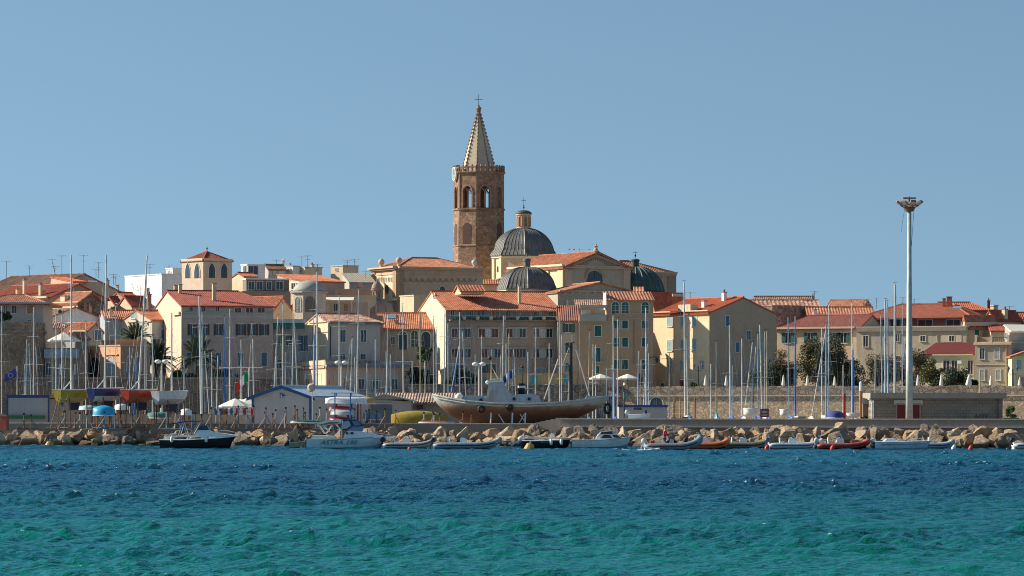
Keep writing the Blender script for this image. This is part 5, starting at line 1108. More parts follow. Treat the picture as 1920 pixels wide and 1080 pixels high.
# antennas on the roofs
def antenna(cx, ytop, ybot, Y, k, lean=0):
    o = empty('tv_antenna', P(cx+lean, ybot+4, Y), 0, 'thin television antenna on the skyline, '+k, 'antenna'); z = (ybot+4-ytop)/F*Y; l = -lean/F*Y
    MB().tube((0, 0, 0), (l, 0, z), .035, n=4).build('mast', IRON, o); m = MB(); m.tube((l-.7, 0, z-.05), (l+.7, 0, z-.05), .02, n=4)
    for j in range(6): m.tube((l-.6+j*.23, -.35, z-.05), (l-.6+j*.23, .35, z-.05), .012, n=4); m.tube((l-.6+j*.23, 0, z-.16), (l-.6+j*.23, 0, z+.06), .016, n=4)
    if int(cx) % 2: m.tube((l-.4, 0, z*.7), (l+.4, 0, z*.7), .025, n=4)
    m.build('aerial', STEEL, o)
for i, a in enumerate(((12, 490, 518, 505, 'leftmost of all'), (55, 498, 511, 521, 'above the left end of the brown roof'), (97, 486, 512, 521, 'leaning, above the middle of the brown roof', 7), (103, 499, 511, 521, 'short one left of the middle of the brown roof'),
        (116, 479, 513, 521, 'tallest one left of the first tall mast'), (157, 478, 512, 521, 'at the right end of the brown ridge'), (180, 505, 517, 522, 'short one over the bare grey gable'), (185, 492, 518, 522, 'taller one over the bare grey gable'),
        (213, 514, 530, 522, 'left of pair at the foot of the grey gable'), (217, 517, 532, 523, 'right of pair at the foot of the grey gable'), (281, 495, 514, 516, 'above the bright white block'), (317, 498, 504, 522, 'above the white roof hut'),
        (518, 487, 497, 526, 'left of the skyline satellite dish'), (566, 481, 499, 526, 'left one above the tan rooftop block'), (577, 479, 500, 526, 'right one above the tan rooftop block'), (595, 495, 503, 526, 'low one right of the slim chimney'),
        (651, 488, 498, 526, 'left one on the square rooftop block'), (665, 486, 498, 526, 'right one on the square rooftop block'), (686, 508, 518, 520, 'above the cement roof'), (1294, 548, 557, 445, 'on the yellow house roof'),
        (1527, 546, 558, 515, 'at the right end of the long brown ridge'), (1619, 568, 583, 492, 'small one right of the striped roof'), (1625, 561, 584, 492, 'tall one right of the striped roof'), (1643, 558, 575, 492, 'left of the thick grey blue masts'),
        (1632, 569, 585, 492, 'short one left of the thick grey blue masts'), (1693, 557, 571, 480, 'left of the floodlight mast'), (1714, 560, 571, 480, 'right of the floodlight mast'), (1893, 574, 598, 480, 'at the right edge'))): antenna(*a[:5], *(a[5:]))
for lab, cx, cy, r, Y in (('grey satellite dish on the skyline left of the whitish block', 532, 491, 4.5, 524), ('small dish at the foot of the bare grey gable', 222, 537, 4, 517), ('dark dish on a pole above the orange and blue grey houses', 220, 573, 3.8, 452)):
    s_ = F/Y; o = empty('satellite_dish', P(cx, cy+8, Y), -.5, lab, 'satellite dish'); z = 8/s_; m = MB()
    m.lathe([(.02, 0), (r/s_*.6, .08), (r/s_, .25), (r/s_, .28), (.03, .05)], 14); mm = Matrix.Rotation(radians(75), 4, 'X'); m.v = [tuple(mm @ Vector(v) + Vector((0, 0, z))) for v in m.v]; m.build('dish', GREYP, o, True); MB().tube((0, 0, 0), (0, .1, z), .05).build('bracket', IRON, o)
# ============================================================ BOAT YARD AND MOORED BOATS
def lerp(a, b, t): return a+(b-a)*t
def hull(parent, L, B, D, free, bt=.75, sheer=.35, rake=.10, top=WHITE, bot=None, split=.35, deck=True, deckmat=None, n=16, vee=.5, draft_bow=1.0, stern_rake=0.0, rail=None, transom_mat=None):
    """x: stern 0 -> bow L; z=0 waterline, D draft, free freeboard"""
    st_ = []
    for i in range(n+1):
        t = i/n
        b = B/2*(bt+(1-bt)*sin(min(t/.5, 1)*pi/2)) if t < .5 else B/2*(1-((t-.5)/.5)**2.4)
        b = max(b, .015); zs = free+sheer*max(0, t-.25)**1.6; zk = -D*(1-max(0, (t-.55)/.45)**2.2*draft_bow) + (zs-.1 + D)*max(0, (t-.9)/.1)**2*.85
        st_.append((t, b, zs, min(zk, zs-.04)))
    def sec(t, b, zs, zk):
        h = zs-zk; x = L*t
        r = [(0, 0), (b*.62, h*.16*vee*2), (b*.88, h*.42), (b*.97, h*.72), (b, h)]
        return [(x - (stern_rake*(q[1]/h) if t == 0 else 0) - rake*L*(1-q[1]/h)*max(0, t-.6)*1.2, q[0], zk+q[1]) for q in r]
    S = [sec(*s) for s in st_]
    tp = MB(); bt_ = MB()
    for sg in (-1, 1):
        for (k0, k1, m) in ((0, 2, bt_), (2, 4, tp)):
            vs = []; fs = []; w = k1-k0+1
            for s in S: vs += [(p[0], sg*p[1], p[2]) for p in s[k0:k1+1]]
            for i in range(n):
                for k in range(w-1): fs.append((i*w+k, (i+1)*w+k, (i+1)*w+k+1, i*w+k+1))
            m.add(vs, fs)
    s0 = S[0]; loop = [(p[0], p[1], p[2]) for p in s0]+[(p[0], -p[1], p[2]) for p in s0[::-1]]
    (MB() if transom_mat else tp).add(loop, [tuple(range(len(loop)))]) if not transom_mat else None
    if transom_mat: MB().add(loop, [tuple(range(len(loop)))]).build('transom', transom_mat, parent)
    else: tp.add(loop, [tuple(range(len(loop)))])
    tp.build('topsides', top, parent, False); bt_.build('hull_bottom', bot or top, parent)
    if deck:
        dk = MB(); vs = []
        for s in S: vs += [(s[4][0], s[4][1]-.02, s[4][2]-.03), (s[4][0], -s[4][1]+.02, s[4][2]-.03)]
        dk.add(vs, [(2*i, 2*i+2, 2*i+3, 2*i+1) for i in range(n)]); dk.build('deck', deckmat or WHITE, parent)
    rl = MB()
    for sg in (-1, 1): rl.path([(s[4][0], sg*s[4][1], s[4][2]) for s in S], .035, 5)
    rl.build('rubbing_strake', rail or WHITE, parent)
    return S
def boat(label, px, Y, rz=0.0, name='motorboat', cat='boat', group=None, base=-.02): return empty(name, (XP(px, Y), Y, base), rz, label, cat, group)
class Px:                                  # local side view: photo pixel -> local x,z for an unrotated thing
    def __init__(s, px0, Y, base=0.0): s.x0 = px0; s.Y = Y; s.s = F/Y; s.b = base
    def p(s, x, y): return ((x-s.x0)/s.s, ZP(y, s.Y)-s.b)
    def poly(s, mb, pts, w0, w1=None, taper=0.0):
        """side outline in pixels extruded across the boat; taper narrows it towards the top"""
        q = [s.p(*a) for a in pts]; w1 = -w0 if w1 is None else w1; a, b = min(w0, w1), max(w0, w1); zlo = min(z for _, z in q); zhi = max(z for _, z in q); n = len(q)
        def yy(w, z): c = (a+b)/2; return c+(w-c)*(1-taper*(z-zlo)/max(zhi-zlo, .01))
        vs = [(x, yy(a, z), z) for x, z in q]+[(x, yy(b, z), z) for x, z in q]
        mb.add(vs, [tuple(range(n))[::-1], tuple(range(n, 2*n))]+[(i, (i+1) % n, n+(i+1) % n, n+i) for i in range(n)]); return mb
def outboard(parent, x, z, col=DARK, s=1.0, tilt=0.35):
    s *= .72
    if col is WHITE: col = plain('cowl_white', (.55, .56, .56), .4)
    m = MB(); R = Matrix.Rotation(tilt, 4, 'Y')
    def T_(v): w = R @ Vector(v); return (x+w.x*s, w.y*s, z+w.z*s)
    a = MB(); a.lathe([(.10, .18), (.20, .22), (.23, .38), (.21, .58), (.12, .70), (.02, .72)], 10); a.v = [T_((v[0]*1.25-.12, v[1]*.8, v[2])) for v in a.v]
    o = a.build('outboard_motor', col, parent, True)
    b = MB(); b.box(-.2, -.06, -.07, .07, -.55, .2).box(-.32, .02, -.05, .05, -.62, -.55).box(-.05, .12, -.12, .12, -.05, .12); b.v = [T_(v) for v in b.v]; b.build('motor_leg', col, o)
    c = MB(); c.lathe([(.06, -.02), (.14, 0), (.06, .02)], 8); c.v = [T_((v[2]-.36, v[0], v[1]-.62)) for v in c.v]; c.build('propeller', STEEL, o); return o
def fender(parent, x, y, z): return MB().lathe([(.02, .46), (.09, .4), (.11, .3), (.11, .08), (.02, 0)], 8, (x, y, z)).build('fender', WHITE, parent, True)
def buoy_cone(label, px, py, Y, mat, s=1.0, group=None):
    o = empty('buoy', (XP(px, Y), Y, -.05), 0, label, 'buoy', group)
    a = MB().lathe([(.30*s, -.1), (.40*s, 0), (.26*s, .42*s), (.10*s, .46*s)], 12); a.v = [tuple(Matrix.Rotation(.25, 4, 'Y') @ Vector(v)) for v in a.v]; a.build('float', mat, o)
    b = MB().lathe([(.09*s, .44*s), (.11*s, .5*s), (.08*s, .62*s)], 8); b.v = [tuple(Matrix.Rotation(.25, 4, 'Y') @ Vector(v)) for v in b.v]; b.build('mooring_eye', RUSTY, o)
def rib(label, x0, x1, Y, rise=.55, tube=ALUD, r=.23, B=1.9, console=True, motor=DARK, rz=0.0, deckc=None, name='inflatable_boat', accent=None, seat=True, group=None):
    L = (x1-x0)/(F/Y)/max(cos(rz), .2)*1.0; o = boat(label, x0, Y, rz, name, 'inflatable boat', group); b = B/2-r
    for sg, nm in ((-1, 'tube'), (1, 'tube')):
        pts = []; K = 14
        for k in range(K+1):
            t = k/K
            if t < .62: p = (L*t/.62*.62, sg*b, .27+.02*t)
            else: a = (t-.62)/.38; p = (L*(.62+.38*sin(a*pi/2)), sg*b*cos(a*pi/2)**.8, .28+rise*a**1.7)
            pts.append(p)
        rs = [r*.35, r*.9]+[r]*(K-2)+[r*.95]; MB().path(pts, rs, 10).build(nm, tube, o, True)
        m = MB(); m.path([(p[0], p[1]+sg*r*.96, p[2]) for p in pts[1:-2]], .045, 4); m.build('rubbing_strake', accent or DARK, o)
        ln = MB()
        for k in range(1, 8): q0, q1 = pts[k+1], pts[k+2]; mid = [(a+c)/2 for a, c in zip(q0, q1)]; ln.path([(q0[0], q0[1]+sg*r*.5, q0[2]+r*.85), (mid[0], mid[1]+sg*r*.85, mid[2]+r*.5), (q1[0], q1[1]+sg*r*.5, q1[2]+r*.85)], .014, 3)
        ln.build('grab_line', STEEL if tube is not WHITE else DARK, o)
    hb = MB(); n = 10
    for i in range(n):
        t0, t1 = i/n, (i+1)/n
        f = lambda t: (L*(.03+.93*t), b*.98*(1-max(0, t-.6)**2*5.6) if t < 1 else .01, .12+rise*max(0, t-.55)**1.6*1.6)
        (xa, ba, za), (xb, bb, zb_) = f(t0), f(t1); ba = max(ba, .02); bb = max(bb, .02)
        hb.add([(xa, -ba, za+.1), (xa, 0, -.18+max(0, t0-.5)*rise*1.6), (xa, ba, za+.1), (xb, -bb, zb_+.1), (xb, 0, -.18+max(0, t1-.5)*rise*1.6), (xb, bb, zb_+.1)], [(0, 3, 4, 1), (1, 4, 5, 2), (0, 2, 5, 3)])
    hb.build('hull', deckc or WHITE, o); MB().box(.05, .13, -b, b, .0, .5).build('transom', deckc or WHITE, o)
    if console:
        c = MB(); cx = L*.46; c.prism([(-.3, .15), (.3, .15), (.22, .7), (-.05, .85), (-.25, .8)], lambda x, z, y: (cx+x, y, z), -.3, .3); c.build('console', WHITE if tube is not WHITE else plain('pale_blue_cloth', (.33, .39, .46)), o)
        c = MB(); c.prism([(.2, .7), (.25, .7), (.02, 1.15), (-.04, 1.15)], lambda x, z, y: (cx+x, y, z), -.28, .28); c.build('windscreen', plain('blue_pane2', (.16, .24, .32), .2), o)
        MB().lathe([(.2, -.015), (.2, .015)], 12, (cx-.34, 0, .78)).build('steering_wheel', DARK, o)
    if seat: MB().box(L*.22, L*.30, -.35, .35, .15, .58).box(L*.215, L*.235, -.35, .35, .58, .85).build('seat', plain('seat_cover', (.55, .55, .52), .8), o)
    if motor: outboard(o, -.02, .35, motor, .95)
    MB().tube((L*.97, 0, .35+rise), (L*.97, 0, .62+rise), .03).tube((L*.93, -.15, .6+rise), (L*.97, .1, .6+rise), .03).build('bow_cleat', STEEL, o)
    return o, L
# --- black and white sport cruiser
Yb = 250; q = Px(303, Yb); b = boat('black hulled sport cruiser with white deck and low windscreen, moored bow right at the left', 303, Yb)
L = (447-303)/q.s; BLKH = plain('black_hull', (.004, .004, .006), .75, 0, .1); hull(b, L, 2.2, .3, .62, .8, .42, .12, BLKH, BLKH, deckmat=WHITE, rail=WHITE, stern_rake=.1)
m = MB(); q.poly(m, [(299, 831), (310, 829), (318, 822), (330, 819), (372, 819), (446, 817.5), (440, 815), (400, 809), (392, 806), (372, 806), (366, 815), (330, 815.5), (312, 818)], .85, taper=.3); m.build('deck_moulding', WHITE, b)
m = MB(); q.poly(m, [(371, 806), (393, 806), (389, 797), (378, 797)], .6, taper=.35); m.build('windscreen', plain('cruiser_glass', (.03, .07, .14), .15), b)
m = MB(); 
for w in (-.8, .8):
    x0_, z0_ = q.p(336, 818); x1_, z1_ = q.p(344, 792); m.tube((x0_, w, z0_), (x1_, w*.95, z1_), .03); x2, z2 = q.p(352, 816); m.tube((x2, w, z2), (x1_+.0, w*.95, z1_), .03); x3, z3 = q.p(362, 813); x4, z4 = q.p(374, 792); m.tube((x3, w, z3), (x4, w*.95, z4), .03)
m.build('canopy_frame', STEEL, b); m = MB(); q.poly(m, [(322, 793), (350, 789), (376, 788.5), (376, 790), (350, 791), (323, 795)], .8); m.build('folded_canopy', NAVY, b)
m = MB(); pts = [(*q.p(400, 809), ), (*q.p(420, 806), ), (*q.p(446, 811), )]
for w in (-1, 1): m.path([(pts[0][0], w*.7, pts[0][1]), (pts[1][0], w*.5, pts[1][1]), (pts[2][0], w*.1, pts[2][1])], .02, 5)
m.build('bow_rail', STEEL, b); m = MB(); q.poly(m, [(304, 829), (312, 822), (322, 812), (330, 812), (326, 819), (314, 824)], .8); m.build('bathing_platform', plain('pale_platform', (.6, .6, .55)), b)
for px in (325, 389): x, z = q.p(px, 829); fender(b, x, -1.12, z)
# --- small olive dinghy
q = Px(545, 251); b = boat('small olive dinghy with a tilted dark outboard, tucked beside the lettered white motorboat', 543, 251, name='dinghy'); OLV = plain('olive_paint', (.20, .24, .17), .6)
hull(b, 1.35, 1.1, .15, .42, .9, .1, .05, OLV, OLV, deckmat=WOOD, rail=OLV); outboard(b, -.02, .3, DARK, .8, .9)
# --- lettered white motorboat
Ya = 247; q = Px(576, Ya); b = boat('white motorboat with green ASTRA lettering, blue canvas windscreen and white folded bimini', 576, Ya); L = (728-576)/q.s
AST = plain('astra_hull', (.50, .62, .68), .3, 0, .06); hull(b, L, 2.3, .3, .68, .82, .38, .12, AST, AST, deckmat=WHITE, rail=plain('slate_rail', (.30, .38, .42)), transom_mat=WHITE)
m = MB(); q.poly(m, [(645, 821), (647, 812), (655, 806.5), (668, 807), (690, 811), (712, 816), (722, 819), (700, 820.5)], .8, taper=.25); m.build('cabin', WHITE, b)
m = MB(); 
for cx, w_ in ((652, 3), (662, 5)): x, z = q.p(cx, 811.5); m.lathe([(.02, 0), (w_/q.s*.55, .005), (.02, .03)], 10); n_ = len(m.v); 
m = MB()
for cx, w_ in ((651.5, 2.2), (661, 3.2)):
    x, z = q.p(cx, 811.5); K = 12; m.prism([(x+w_/q.s*cos(2*pi*k/K), z+.09*sin(2*pi*k/K)) for k in range(K)], lambda a, c, y: (a, y, c), -.80, -.74)
m.build('porthole', GLASS, b)
m = MB(); q.poly(m, [(653, 806.5), (680, 808), (682, 799), (660, 797)], .62, taper=.1); m.build('windscreen', plain('sprayhood_window', (.22, .27, .36), .25), b)
m = MB(); q.poly(m, [(640, 787), (668, 786), (674, 790), (682, 798), (668, 799), (661, 798), (654, 804), (646, 806), (640, 806)], .72, taper=.2); o = m.build('spray_hood', plain('hood_canvas', (.045, .06, .13), .9), b)
m = MB(); q.poly(m, [(661, 789), (671, 788.5), (678.5, 796.5), (665, 797.5)], .735, taper=.0); m.build('hood_window', plain('hood_window', (.17, .21, .33), .3), o); m = MB(); q.poly(m, [(641, 804.5), (652, 802.5), (659, 797), (655, 789), (643, 790)], .74, taper=.1); m.build('clear_side', plain('clear_side', (.45, .47, .50), .4), o)
m = MB(); q.poly(m, [(594, 796), (606, 789), (625, 786.5), (641, 786), (641, 793), (620, 795), (596, 800)], .8, taper=.1); m.build('bimini', CLOTH, b); m = MB(); q.poly(m, [(597, 796), (618, 791), (636, 790.5), (636, 792), (604, 797.5)], .82); m.build('bimini_fold', plain('fold_shadow', (.25, .2, .15)), b)  # dark strip paints the shade in the canvas fold
m = MB()
for w in (-.78, .78):
    for a, c in (((600, 799), (609, 813)), ((606, 799), (618, 809)), ((622, 797), (611, 813)), ((630, 795), (640, 806)), ((640, 803), (627, 817)), ((643, 788), (641, 820))):
        x0_, z0_ = q.p(*a); x1_, z1_ = q.p(*c); m.tube((x0_, w, z0_), (x1_, w, z1_), .028)
m.build('canopy_frame', WHITE, b); m = MB(); q.poly(m, [(641, 821), (641, 803), (644.5, 803), (645, 821)], .5); m.build('cabin_door', plain('blue_grey_panel', (.25, .33, .38)), b)
m = MB(); q.poly(m, [(585, 822), (586, 816), (610, 816), (628, 817.5), (630, 821)], .85, taper=.05); m.build('cockpit_seats', plain('cream_vinyl', (.68, .63, .56)), b)
m = MB()
for w in (-1, 1): m.path([(q.p(690, 811)[0], w*.6, q.p(690, 811)[1]), (q.p(705, 808)[0], w*.45, q.p(705, 811)[1]), (q.p(733, 816)[0], 0, q.p(733, 815)[1])], .022, 5)
m.build('bow_rail', STEEL, b); m = MB(); q.poly(m, [(704, 819), (735, 817), (739, 815.5), (738, 818), (720, 821)], .2); m.build('anchor_platform', WHITE, b)
xx, zz_ = q.p(601.5, 832.3); text('ASTRA 190', b, (xx, -1.155, zz_), .43, plain('green_letters', (.02, .16, .15), .5), (radians(83), 0, radians(-.8)), .006, 'hull_lettering', .35, 1.28)
outboard(b, -.05, .35, DARK, .9, .5)
# --- inflatables
rib('dark edged pale grey inflatable with red seat cover, right of the lettered motorboat', 718, 815, 246, .5, plain('pale_grey_tube', (.38, .42, .44), .5), .19, 1.6, True, DARK)
ob = empty('buoy', (XP(768, 243), 243, 0), 0, 'small round red buoy floating below the grey inflatables', 'buoy'); MB().ball((0, 0, .02), .15, 12, 8).build('float', plain('red_float', (.6, .03, .02), .5), ob, True)
rib('long grey inflatable with tilted white tipped outboard and rope loops, left of the black speedboat', 812, 937, 244, .42, plain('mid_grey_tube', (.24, .31, .35), .5), .21, 1.8, True, DARK)
# --- black speedboat
q = Px(976, 247); b = boat('black open speedboat with two white fenders and a big white outboard', 976, 247); L = (1073-976)/q.s
hull(b, L, 2.0, .25, .58, .85, .2, .1, BLKH, BLKH, deckmat=WHITE, rail=WHITE, stern_rake=-.1); m = MB(); q.poly(m, [(1032, 821), (1033, 812), (1038, 812), (1042, 821)], .35); m.build('console', WHITE, b)
m = MB(); q.poly(m, [(1033, 812), (1040, 820), (1041, 820), (1034.5, 803)], .3); m.build('windscreen', plain('blue_pane2', (.16, .24, .32)), b)
for px in (1033, 1052): x, z = q.p(px, 834); fender(b, x, -1.02, z)
outboard(b, -.2, .42, WHITE, 1.15, 1.0); m = MB(); q.poly(m, [(980, 822), (990, 818.5), (1070, 820), (1070, 822)], .8); m.build('gunwale_cushion', plain('cream_vinyl', (.68, .63, .56)), b)
x, z = q.p(1013, 829.5); text('Avon 17', b, (x, -1.01, z), .2, plain('faded_letters', (.3, .3, .32)), ext=.004, name='hull_lettering')
# --- white cabin boat
q = Px(1072, 247); b = boat('small white cabin boat with dark windows and green waterline, beside the black speedboat', 1072, 247, name='cabin_boat'); L = (1187-1072)/q.s
hull(b, L, 2.0, .25, .62, .8, .38, .1, plain('white_green_hull', (.58, .65, .64), .35), plain('sea_green_bottom', (.15, .42, .38), .5), deckmat=WHITE, rail=plain('beige_rail', (.5, .45, .36)))
m = MB(); q.poly(m, [(1117, 823), (1121, 814), (1131, 813), (1157, 813), (1166, 820), (1166, 823)], .72, taper=.3); m.build('cabin', WHITE, b); m = MB(); q.poly(m, [(1125, 821), (1132, 815), (1143, 815), (1148, 821)], .70, taper=.2); m.build('side_window', GLASS, b)
m = MB(); q.poly(m, [(1147, 815), (1156, 814.5), (1163, 820), (1151, 820)], .69, taper=.2); m.build('front_window', GLASS, b); m = MB(); q.poly(m, [(1124, 813), (1127, 807.5), (1146, 807.5), (1150, 813)], .55); m.build('dark_hatch', plain('maroon_hatch', (.07, .02, .02), .4), b)
m = MB()
for w in (-.55, .55): m.path([(q.p(1117, 821)[0], w, q.p(1117, 821)[1]), (q.p(1127, 808)[0], w, q.p(1127, 809)[1]), (q.p(1148, 807)[0], w, q.p(1148, 807)[1])], .03, 5)
m.path([(q.p(1178, 820)[0], -.3, q.p(1178, 820)[1]), (q.p(1182, 812)[0], 0, q.p(1182, 812)[1]), (q.p(1187, 820)[0], 0, q.p(1187, 820)[1])], .03, 5); m.build('rails', STEEL, b)
MB().ball((-.12, -.2, .15), .16, 8, 6, 1.3).build('stern_fender', WHITE, b, True)
# --- man in red at the helm of a moving inflatable
mb_, L = rib('blue grey inflatable under way in front, steered by a standing man, bow lifted', 1207, 1313, 237, .62, plain('blue_grey_tube', (.20, .25, .29), .5), .24, 1.8, False, WHITE, seat=False)
q = Px(1207, 237); x, z = q.p(1259, 838); m = MB(); m.prism([(-.16, .1), (.2, .1), (.14, .75), (-.08, .8)], lambda a, c, y: (x+a, y, c), -.22, .22); m.build('console', plain('pale_blue_cloth', (.33, .39, .46)), mb_)
fc = empty('fuel_can', (XP(1224, 237), 237.2, .22), 0, 'bright red fuel can in the stern of the moving inflatable', 'fuel can'); MB().box(-.14, .14, -.1, .1, .1, .42).lathe([(.04, .42), (.04, .5)], 8, (.08, 0, 0)).build('can', plain('fuel_red', (.6, .02, .01), .45), fc); MB().path([(-.1, 0, .42), (-.1, 0, .5), (.02, 0, .5), (.02, 0, .42)], .018, 5).build('handle', plain('fuel_red', (.6, .02, .01)), fc)
SKIN = plain('skin', (.42, .23, .15), .6, 0, .05)
def skinned(name, verts, edges, radii, mat, parent, root=0, sub=2):
    me = bpy.data.meshes.new(name); me.from_pydata(verts, edges, []); o = bpy.data.objects.new(name, me); COL.objects.link(o); me.materials.append(mat)
    md = o.modifiers.new('skin', 'SKIN'); md.use_smooth_shade = True
    for i, r in enumerate(radii): me.skin_vertices[0].data[i].radius = r if isinstance(r, tuple) else (r, r)
    me.skin_vertices[0].data[root].use_root = True; s = o.modifiers.new('sub', 'SUBSURF'); s.levels = sub; s.render_levels = sub; o.parent = parent; CH.setdefault(parent.name, []).append(o); return o
man = empty('person', (XP(1246, 237), 237, .04), radians(8), 'standing man in red long sleeved shirt and blue shorts steering the moving inflatable', 'person')
V = [(0, 0, .82), (0, 0, .98), (.01, 0, 1.16), (.03, 0, 1.30), (.04, 0, 1.38), (.06, 0, 1.46), (.07, 0, 1.57),
     (.02, .16, 1.27), (.14, .20, 1.04), (.36, .16, .93), (.44, .14, .90), (.02, -.16, 1.27), (.13, -.21, 1.03), (.35, -.17, .91), (.43, -.14, .89),
     (-.01, .09, .76), (.05, .11, .44), (0, .11, .09), (.12, .12, .04), (-.01, -.09, .76), (.0, -.11, .44), (-.07, -.11, .09), (.05, -.13, .04)]
E = [(0, 1), (1, 2), (2, 3), (3, 4), (4, 5), (5, 6), (3, 7), (7, 8), (8, 9), (9, 10), (3, 11), (11, 12), (12, 13), (13, 14), (0, 15), (15, 16), (16, 17), (17, 18), (0, 19), (19, 20), (20, 21), (21, 22)]
Rr = [(.11, .13), (.11, .13), (.11, .15), (.09, .13), .05, (.085, .075), (.065, .06), .05, .04, .032, .028, .05, .04, .032, .028, .08, .055, .038, .03, .08, .055, .038, .03]
skinned('body', V, E, Rr, SKIN, man)
skinned('shirt', [(0, 0, .84), (0, 0, .98), (.01, 0, 1.16), (.03, 0, 1.31), (.02, .17, 1.275), (.14, .20, 1.04), (.32, .165, .945), (.02, -.17, 1.275), (.13, -.21, 1.03), (.31, -.18, .93)], [(0, 1), (1, 2), (2, 3), (3, 4), (4, 5), (5, 6), (3, 7), (7, 8), (8, 9)],
        [(.14, .165), (.135, .16), (.135, .18), (.09, .13), .075, .06, .048, .075, .06, .048], plain('red_shirt', (.55, .02, .03), .85, 0, .1), man)
skinned('shorts', [(0, 0, .86), (-.01, .09, .74), (.02, .105, .52), (-.01, -.09, .74), (0, -.105, .52)], [(0, 1), (1, 2), (0, 3), (3, 4)], [(.135, .15), .10, .085, .10, .085], plain('blue_shorts', (.03, .06, .28), .85), man)
MB().ball((.055, 0, 1.56), .098, 12, 8, 1.02).build('hair', plain('grey_hair', (.35, .32, .28), .9), man, True); m = MB()
for sg in (-1, 1):                        # hands: palm, four fingers, thumb
    hx, hy, hz = (.44, sg*.15, .90); m.box(hx, hx+.08, hy-.035, hy+.035, hz-.012, hz+.018)
    for k in range(4): y0 = hy-.03+k*.02; m.path([(hx+.08, y0, hz), (hx+.115, y0, hz-.005), (hx+.125, y0, hz-.04+.004*k)], [.009, .009, .007], 5)
    m.path([(hx+.02, hy-sg*.035, hz), (hx+.06, hy-sg*.06, hz-.01), (hx+.09, hy-sg*.055, hz-.03)], [.011, .010, .008], 5)
m.build('hand', SKIN, man)
f_ = MB()
f_.ball((.155, .034, 1.545), .012, 6, 4).ball((.155, -.034, 1.545), .012, 6, 4); f_.build('eyes', DARK, man); MB().tube((.15, 0, 1.54), (.175, 0, 1.51), .014, .02).build('nose', SKIN, man)
MB().tube((.152, -.025, 1.475), (.152, .025, 1.475), .008).build('mouth', plain('lips', (.3, .1, .08)), man); MB().ball((.05, .105, 1.52), .025, 6, 4).ball((.05, -.105, 1.52), .025, 6, 4).build('ears', SKIN, man)
# --- other inflatables on the right
ORG = plain('orange_tube', (.60, .13, .03), .5); rib('black inflatable with bright orange bow tube, right of the moving boat', 1286, 1364, 243, .34, ORG, .22, 1.7, True, DARK, deckc=DARK)
rib('olive grey inflatable with dark bow, between the orange nosed one and the white one', 1352, 1443, 245, .42, plain('olive_tube', (.17, .165, .12), .5), .22, 1.8, True, None, deckc=plain('olive_deck', (.12, .14, .11)))
rib('white inflatable with dark blue bow and blue covered console', 1439, 1541, 243, .35, plain('white_tube', (.50, .54, .56), .5), .20, 1.7, True, plain('blue_cowl', (.06, .08, .14), .4), accent=NAVY)
rib('red tubed inflatable with white seats, between the white inflatable and the long white boat', 1531, 1628, 242, .36, plain('red_tube', (.42, .05, .035), .5), .19, 1.6, True, WHITE, deckc=DARK)
q = Px(1638, 242); b = boat('long low white open motorboat with a white outboard near the right end', 1638, 242); L = (1748-1638)/q.s
hull(b, L, 1.9, .25, .55, .85, .10, .1, plain('ice_white_hull', (.42, .56, .66), .35), deckmat=WHITE, rail=WHITE); outboard(b, -.1, .3, WHITE, 1.0, .5)
m = MB(); q.poly(m, [(1655, 828), (1662, 822), (1676, 821), (1680, 828)], .6, taper=.2).box(.8, 3.4, -.7, .7, .5, .58); m.build('cockpit_moulding', WHITE, b); m = MB(); m.path([(q.p(1700, 828)[0], -.7, .55), (q.p(1715, 824)[0], -.6, .8), (q.p(1745, 827)[0], -.1, .72)], .02, 5); m.path([(q.p(1700, 828)[0], .7, .55), (q.p(1715, 824)[0], .6, .8), (q.p(1745, 827)[0], .1, .72)], .02, 5); m.build('bow_rail', STEEL, b)
m = MB(); m.prism([(q.p(1650, 831)[0], .36), (q.p(1740, 831)[0], .40), (q.p(1740, 831)[0], .43), (q.p(1650, 831)[0], .39)], lambda a, c, y: (a, y, c), -.985, -.9); m.build('hull_stripe', NAVY, b)
rib('grey inflatable half hidden behind the bow of the long white boat', 1728, 1786, 244.5, .3, plain('grey_tube2', (.30, .36, .40), .5), .19, 1.5, False, None, accent=NAVY)
rib('boat stern just entering at the right edge', 1898, 2010, 243, .3, plain('white_tube', (.66, .68, .68)), .2, 1.6, True, DARK)
buoy_cone('ochre cone shaped mooring buoy at the left end of the rocks', 92, 825, 262, plain('ochre_buoy', (.55, .28, .06), .6), .95)
buoy_cone('ochre cone shaped mooring buoy in front of the black speedboat', 992, 832, 243, plain('ochre_buoy', (.55, .28, .06)), 1.0)
for lab, px, Y, mt in (('small white and red float left of the white inflatable', 1436, 240, 'red_float'), ('small red float in front of the red inflatable', 1559, 240, 'red_float'), ('small white float right of the long white boat', 1786, 239, None), ('small red float near the right end of the rocks', 1818, 239, 'red_float')):
    o = empty('float', (XP(px, Y), Y, -.05), 0, lab, 'buoy', 'little mooring floats on the right'); a = MB().lathe([(.04, -.1), (.13, 0), (.15, .2), (.10, .38), (.03, .44)], 10); a.v = [tuple(Matrix.Rotation(.4, 4, 'Y') @ Vector(v)) for v in a.v]; a.build('float_body', plain('red_float', (.6, .03, .02), .5) if mt else WHITE, o, True)
# ============================================================ ON THE QUAY
QZ = 1.25
